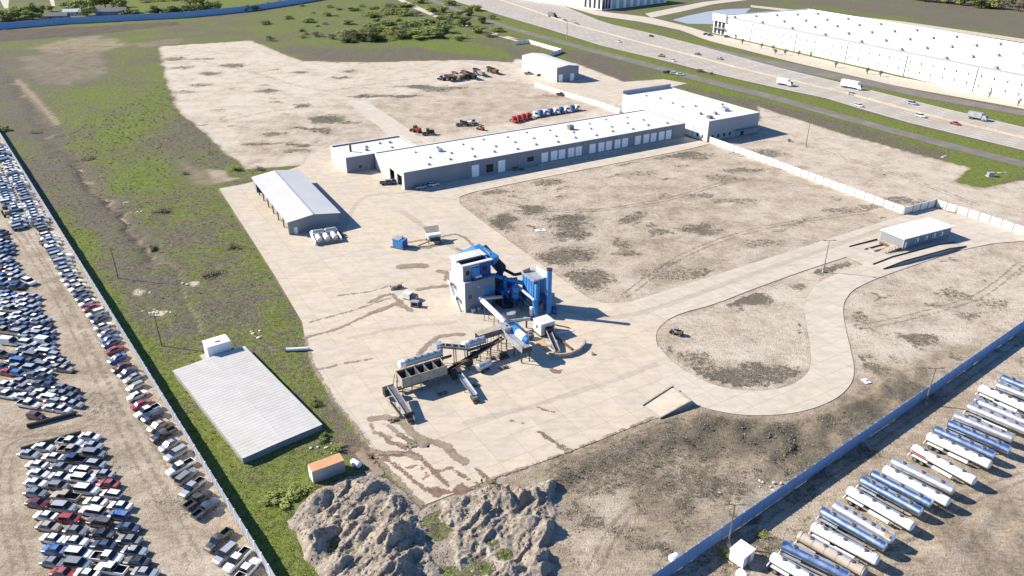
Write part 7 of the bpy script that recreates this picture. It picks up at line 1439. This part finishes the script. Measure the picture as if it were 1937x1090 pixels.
# trees by the far houses
FT = [('leaf', 5, 40, 20, 10), ('leafd', 20, 42, 16, 8), ('leaf', 35, 36, 20, 11), ('leaf', 48, 32, 18, 10), ('leafd', 75, 34, 12, 15), ('leaf', 62, 38, 16, 9), ('leaf', 98, 22, 10, 6), ('leaf', 150, 22, 20, 12), ('leaf', 165, 30, 16, 9), ('leaf', 178, 16, 22, 13), ('leaf', 200, 16, 22, 13), ('leaf', 215, 14, 20, 14), ('leaf', 232, 24, 16, 14), ('leafd', 240, 32, 16, 8), ('leafd', 255, 32, 16, 7), ('leafd', 300, 28, 16, 9), ('leafd', 318, 27, 18, 8), ('leafd', 335, 26, 18, 8), ('leafd', 352, 25, 18, 8), ('leafd', 370, 24, 18, 8), ('leafd', 388, 23, 16, 9), ('leafd', 405, 22, 18, 8), ('leaf', 372, 14, 18, 15), ('leaf', 385, 18, 16, 12), ('leaf', 410, 18, 12, 8), ('leafb', 360, 10, 18, 12), ('leafd', 462, 22, 10, 7), ('leafd', 485, 20, 9, 6), ('leafd', 508, 14, 10, 6), ('leafd', 532, 9, 9, 5), ('leafd', 553, 5, 9, 5), ('leafd', 575, 0, 9, 5), ('leafb', 275, 4, 20, 6), ('leafb', 300, 2, 20, 6), ('leafb', 330, 1, 20, 6), ('leaf', 130, 14, 14, 7)]
FT.sort(key=lambda q: q[1]); cnt = {}
for kd, x, y, wd, ht in FT:
    n_ = cnt.get(kd, 0); cnt[kd] = n_+1
    tree({'leaf': 'roadside_tree', 'leafd': 'hedge_tree', 'leafb': 'bare_tree'}[kd], kd, x, y, wd*1.1, ht, '%s, %s from the left beyond the far fence' % ({'leaf': 'round green tree', 'leafd': 'dark hedge tree', 'leafb': 'brown leafless tree'}[kd], ordn(n_)), 'trees beyond the far fence', low=-.2 if kd != 'leaf' else .1)
for k in range(34):
    x = 1740+k*14+jit(5); tree('wood_edge_tree', random.choice(['leaf', 'leafd', 'leaf', 'leafb']), x, 4+(x-1740)*.075+jit(4), 20, 11, 'tree in the wood edge at the top right corner, %s from the left' % ordn(k), 'wood edge at the top right', low=-.1)
for k, (x, y) in enumerate(sorted([(1462, 95), (1466, 103), (1485, 104), (1392, 75), (1404, 84), (1510, 106), (1533, 108), (1640, 140), (1665, 145), (1712, 138), (1747, 146), (1800, 160), (1870, 185), (1925, 200), (1440, 92), (1580, 128), (1350, 40)])): tree('young_tree', 'leafb', x, y, 3.2, 4.6, 'slender young tree, %s from the left along the drive of the big white warehouse' % ordn(k), 'young trees along the warehouse drive')
for kd, x, y, wd, ht, lab in [('leafd', 72, 251, 6, 1.6, 'dark low bush added as shade in the gully near the upper fence end'), ('leafb', 172, 300, 9, 2.2, 'dark brown scrub bush added for a shadow patch in the green field'), ('leafb', 350, 330, 4, 1.5, 'brown bush at the edge of the back lot below the field'), ('leaf', 448, 322, 5, 2.0, 'bright green bush at the back lot corner by the open shed'), ('leafb', 490, 322, 6, 1.8, 'brown bush behind the open shed'), ('leaf', 932, 921, 1.8, 1.6, 'small bright green bush at the yard corner above the heaps'), ('leafd', 290, 470, 4, 1.6, 'dark bush beside the creek bend'), ('leafb', 305, 400, 8, 1.8, 'brown scrub clump on the slope right of the creek'), ('leafb', 440, 470, 7, 1.6, 'brown scrub clump near the yard edge'), ('leafb', 400, 520, 8, 1.6, 'brown scrub clump in the rough grass left of the yard'), ('leaf', 560, 935, 5, 1.4, 'lush green bush beside the container'), ('leaf', 525, 950, 6, 1.4, 'lush green bush left of the container'), ('leaf', 1493, 268, 1.8, 1.6, 'round green bush on the lot beside the office block'), ('leafb', 1325, 136, 8, 2.4, 'brown bush on the verge below the highway'), ('leafb', 1345, 141, 5, 2, 'small brown bush right of the larger one on the highway verge'), ('leaf', 8, 248, 6, 2.5, 'bright green bush at the top end of the metal fence'), ('leafd', 612, 832, 3, 1.2, 'dark bush right of the low ribbed roof'), ('leaf', 640, 850, 3, 1.2, 'green bush at the yard edge above the container'), ('leafd', 600, 765, 3, 1.2, 'dark bush between the low ribbed roof and the yard'), ('leaf', 1375, 1050, 2.4, .9, 'low green bush at the foot of the blue-grey fence near a lamp post'), ('leaf', 1440, 1012, 2.6, .8, 'low green bush in the fence shadow at the trailer lot')]:  # first two bushes are added to darken shadowed spots
    tree('bush', kd, x, y, wd, ht, lab, None, low=-.3)
# ------------------------------------------------------------------ poles, lamps, odds and ends
def pole(name, px, py, h, label, arm=None, m_=None, base=True, r=.11):
    g = G(px, py); t = thing(name, label, 'lamp' if 'lamp' in name else 'pole', (g.x, g.y, 0)); mb = MB(); mb.cyl((0, 0, 0), (0, 0, h), r*1.5, 8, r2=r*.8); inst('shaft', mb.mesh('shaft', m_ or M['steel']), t)
    if base: mb = MB(); mb.cyl((0, 0, -.05), (0, 0, .7), .38, 10); inst('footing', mb.mesh('footing', M['kerb']), t)
    if arm == 'lamp':
        for s in (-1, 1): mb = MB(); mb.beam((0, 0, h-.1), (s*1.1, 0, h+.05), .1); mb.box((s*1.35, 0, h+.05), (.7, .32, .16)); inst('lamp_head', mb.mesh('lamp_head', M['steel']), t)
    elif arm == 'cross':
        mb = MB(); mb.beam((-1.3, 0, h-.5), (1.3, 0, h-.5), .14); inst('crossarm', mb.mesh('crossarm', M['wood']), t)
        for s in (-1.1, 0, 1.1): mb = MB(); mb.cyl((s, 0, h-.4), (s, 0, h-.15), .07, 6); inst('insulator', mb.mesh('insulator', M['white']), t)
    elif arm == 'long': mb = MB(); mb.beam((0, 0, h-.1), (6, 1.6, h+.5), .16); mb.box((6.4, 1.7, h+.5), (1.2, .4, .2)); inst('lamp_arm', mb.mesh('lamp_arm', M['steel']), t)
    return t
pole('lamp_post', 1557, 515, 9.8, 'thin lamp post on the corner where the access road meets the loop', 'lamp'); pole('lamp_post', 1750, 765, 9.0, 'lamp post rising over the blue-grey fence in its upper part', 'lamp'); pole('lamp_post', 1377, 1033, 8.9, 'lamp post rising over the blue-grey fence near its lower end', 'lamp'); pole('lamp_post', 1524, 278, 11, 'thin lamp post on the bare lot right of the office block', 'lamp'); pole('lamp_post', 1434, 228, 9.5, 'lamp post at the far right corner of the office block', 'lamp'); pole('lamp_post', 1072, 75, 13, 'tall highway lamp post with one long arm', 'long', M['tan'], False, .2)
pole('utility_pole', 224, 527, 9.6, 'wooden utility pole in the brown grass near the creek', 'cross', M['wood'], False, .10); pole('utility_pole', 306, 655, 8.6, 'wooden utility pole in the green grass above the low ribbed roof', 'cross', M['wood'], False, .10)
# concrete loading ramp on the yard edge
rm = thing('loading_ramp', 'earth filled concrete loading ramp at the yard edge beside the loop road', 'ramp', tuple(G(1255, 768))); P = [G2(p) for p in [(1215, 768), (1272, 738), (1308, 766), (1248, 792)]]
cx = sum(p[0] for p in P)/4; cy = sum(p[1] for p in P)/4; ins = [(cx+(p[0]-cx)*.88, cy+(p[1]-cy)*.88) for p in P]
mb = MB(); mb.add([(*P[0], .06), (*P[1], 1.0), (*P[2], 1.0), (*P[3], .06), (*P[1], 0), (*P[2], 0), (*P[0], 0), (*P[3], 0)], [(0, 3, 2, 1), (1, 2, 5, 4), (0, 1, 4, 6), (3, 7, 5, 2)])
mb.build('ramp_wall', M['kerb'], rm); mb = MB(); mb.add([(*ins[0], .15), (*ins[1], 1.03), (*ins[2], 1.03), (*ins[3], .15)], [(0, 3, 2, 1)]); mb.build('ramp_surface', M['pad'], rm)
for q0, q1, z0, z1 in ((P[0], P[1], .2, 1.15), (P[3], P[2], .2, 1.15)): mb = MB(); mb.beam((*q0, z0), (*q1, z1), .3, .3); mb.build('ramp_kerb', M['tan'], rm)
# rubble, slabs and litter
def rubble(px, py, n, r, label, m_=M['rubble'], smax=1.2):
    g = G(px, py); t = thing('rubble_pile', label, 'rubble', (g.x, g.y, 0))
    for k in range(n):
        s = random.uniform(.35, smax); inst('chunk', random.choice(CHK), t, (random.gauss(0, r), random.gauss(0, r*.6), samp('z', g.x, g.y)+s*.12), random.uniform(0, 6.3), (s*1.3, s, s*.6))
CHK = []
for s in range(4): me = rock_mesh(20+s, M['rubble']); me.name = 'chunk'; CHK.append(me)
rubble(300, 590, 14, 1.6, 'white rubble heap in the brown grass by the upper utility pole'); rubble(262, 553, 4, 1.0, 'few white stones left of the larger rubble heap'); rubble(366, 536, 8, 1.2, 'white rubble patch on the slope near the creek end'); rubble(495, 632, 6, 1.6, 'broken pale stones beside the ditch left of the yard'); rubble(262, 403, 5, 1.0, 'pale stones beside the creek in its upper bend'); rubble(235, 383, 4, 1.4, 'pale concrete bits in the green grass left of the creek'); rubble(1440, 930, 12, 2.5, 'scattered pale stones along the blue-grey fence', smax=.7); rubble(620, 850, 6, 1.4, 'pale stones at the yard edge beside the low ribbed roof', smax=.8)
def plate(px, py, sx, sy, rz, label, m_=M['white']):
    g = G(px, py); t = thing('loose_board', label, 'board', (g.x, g.y, samp('z', g.x, g.y)), rz); mb = MB(); mb.box((0, 0, .12), (sx, sy, .12)); inst('sheet', mb.mesh('sheet', m_), t); mb = MB(); mb.box((.2, 0, .24), (sx*.3, sy*.3, .12)); inst('stone', mb.mesh('stone', M['steel']), t)
plate(1022, 436, 3.2, 1.8, R(10), 'white sheet lying on the bare lot near the mixing tower'); plate(1638, 722, 1.4, 1.8, R(15), 'white panel lying on rough ground right of the loop road'); plate(1895, 327, 3.6, .8, R(10), 'pale concrete strip in the green corner verge', M['rubble']); plate(1785, 297, 4.0, 1.0, R(40), 'pale concrete strip across the brown verge', M['rubble'])
g = G(1873, 334); t = thing('utility_box', 'grey utility box on the green verge corner by the entrance', 'utility box', (g.x, g.y, 0)); mb = MB(); mb.box((0, 0, .9), (2.2, 1.6, 1.5)); inst('cabinet', mb.mesh('cabinet', M['galv']), t); mb = MB(); mb.box((0, 0, .08), (2.8, 2.2, .16)); inst('plinth', mb.mesh('plinth', M['kerb']), t); mb = MB(); mb.box((0, -.82, .9), (.06, .04, 1.3)); inst('door_gap', mb.mesh('door_gap', M['dark']), t)
g = G(1120, 671); t = thing('round_weight', 'small round concrete weight on the yard right of the curved bumper wall', 'weight', (g.x, g.y, .06)); mb = MB(); mb.cyl((0, 0, 0), (0, 0, .5), .5, 12, r2=.4); inst('block', mb.mesh('block', M['kerb']), t); mb = MB(); mb.cyl((0, 0, .5), (0, 0, .75), .07, 6); inst('eye', mb.mesh('eye', M['dsteel']), t)
for k in range(2):
    g = G(1786+k*20, 396+k*7); t = thing('gate_frame', '%s pale gate frame leaning at the entrance wall' % ('left' if k == 0 else 'right'), 'gate', (g.x, g.y, .1), R(-20)); mb = MB()
    for a_, b_ in (((-2, 0, .1), (2, 0, .1)), ((-2, 0, 1.5), (2, 0, 1.5)), ((-2, 0, .1), (-2, 0, 1.5)), ((2, 0, .1), (2, 0, 1.5)), ((-2, 0, .1), (2, 0, 1.5))): mb.beam(a_, b_, .1)
    inst('frame', mb.mesh('frame', M['tan']), t); mb = MB(); mb.box((-2, 0, .08), (.5, .5, .16)); inst('foot', mb.mesh('foot', M['kerb']), t)
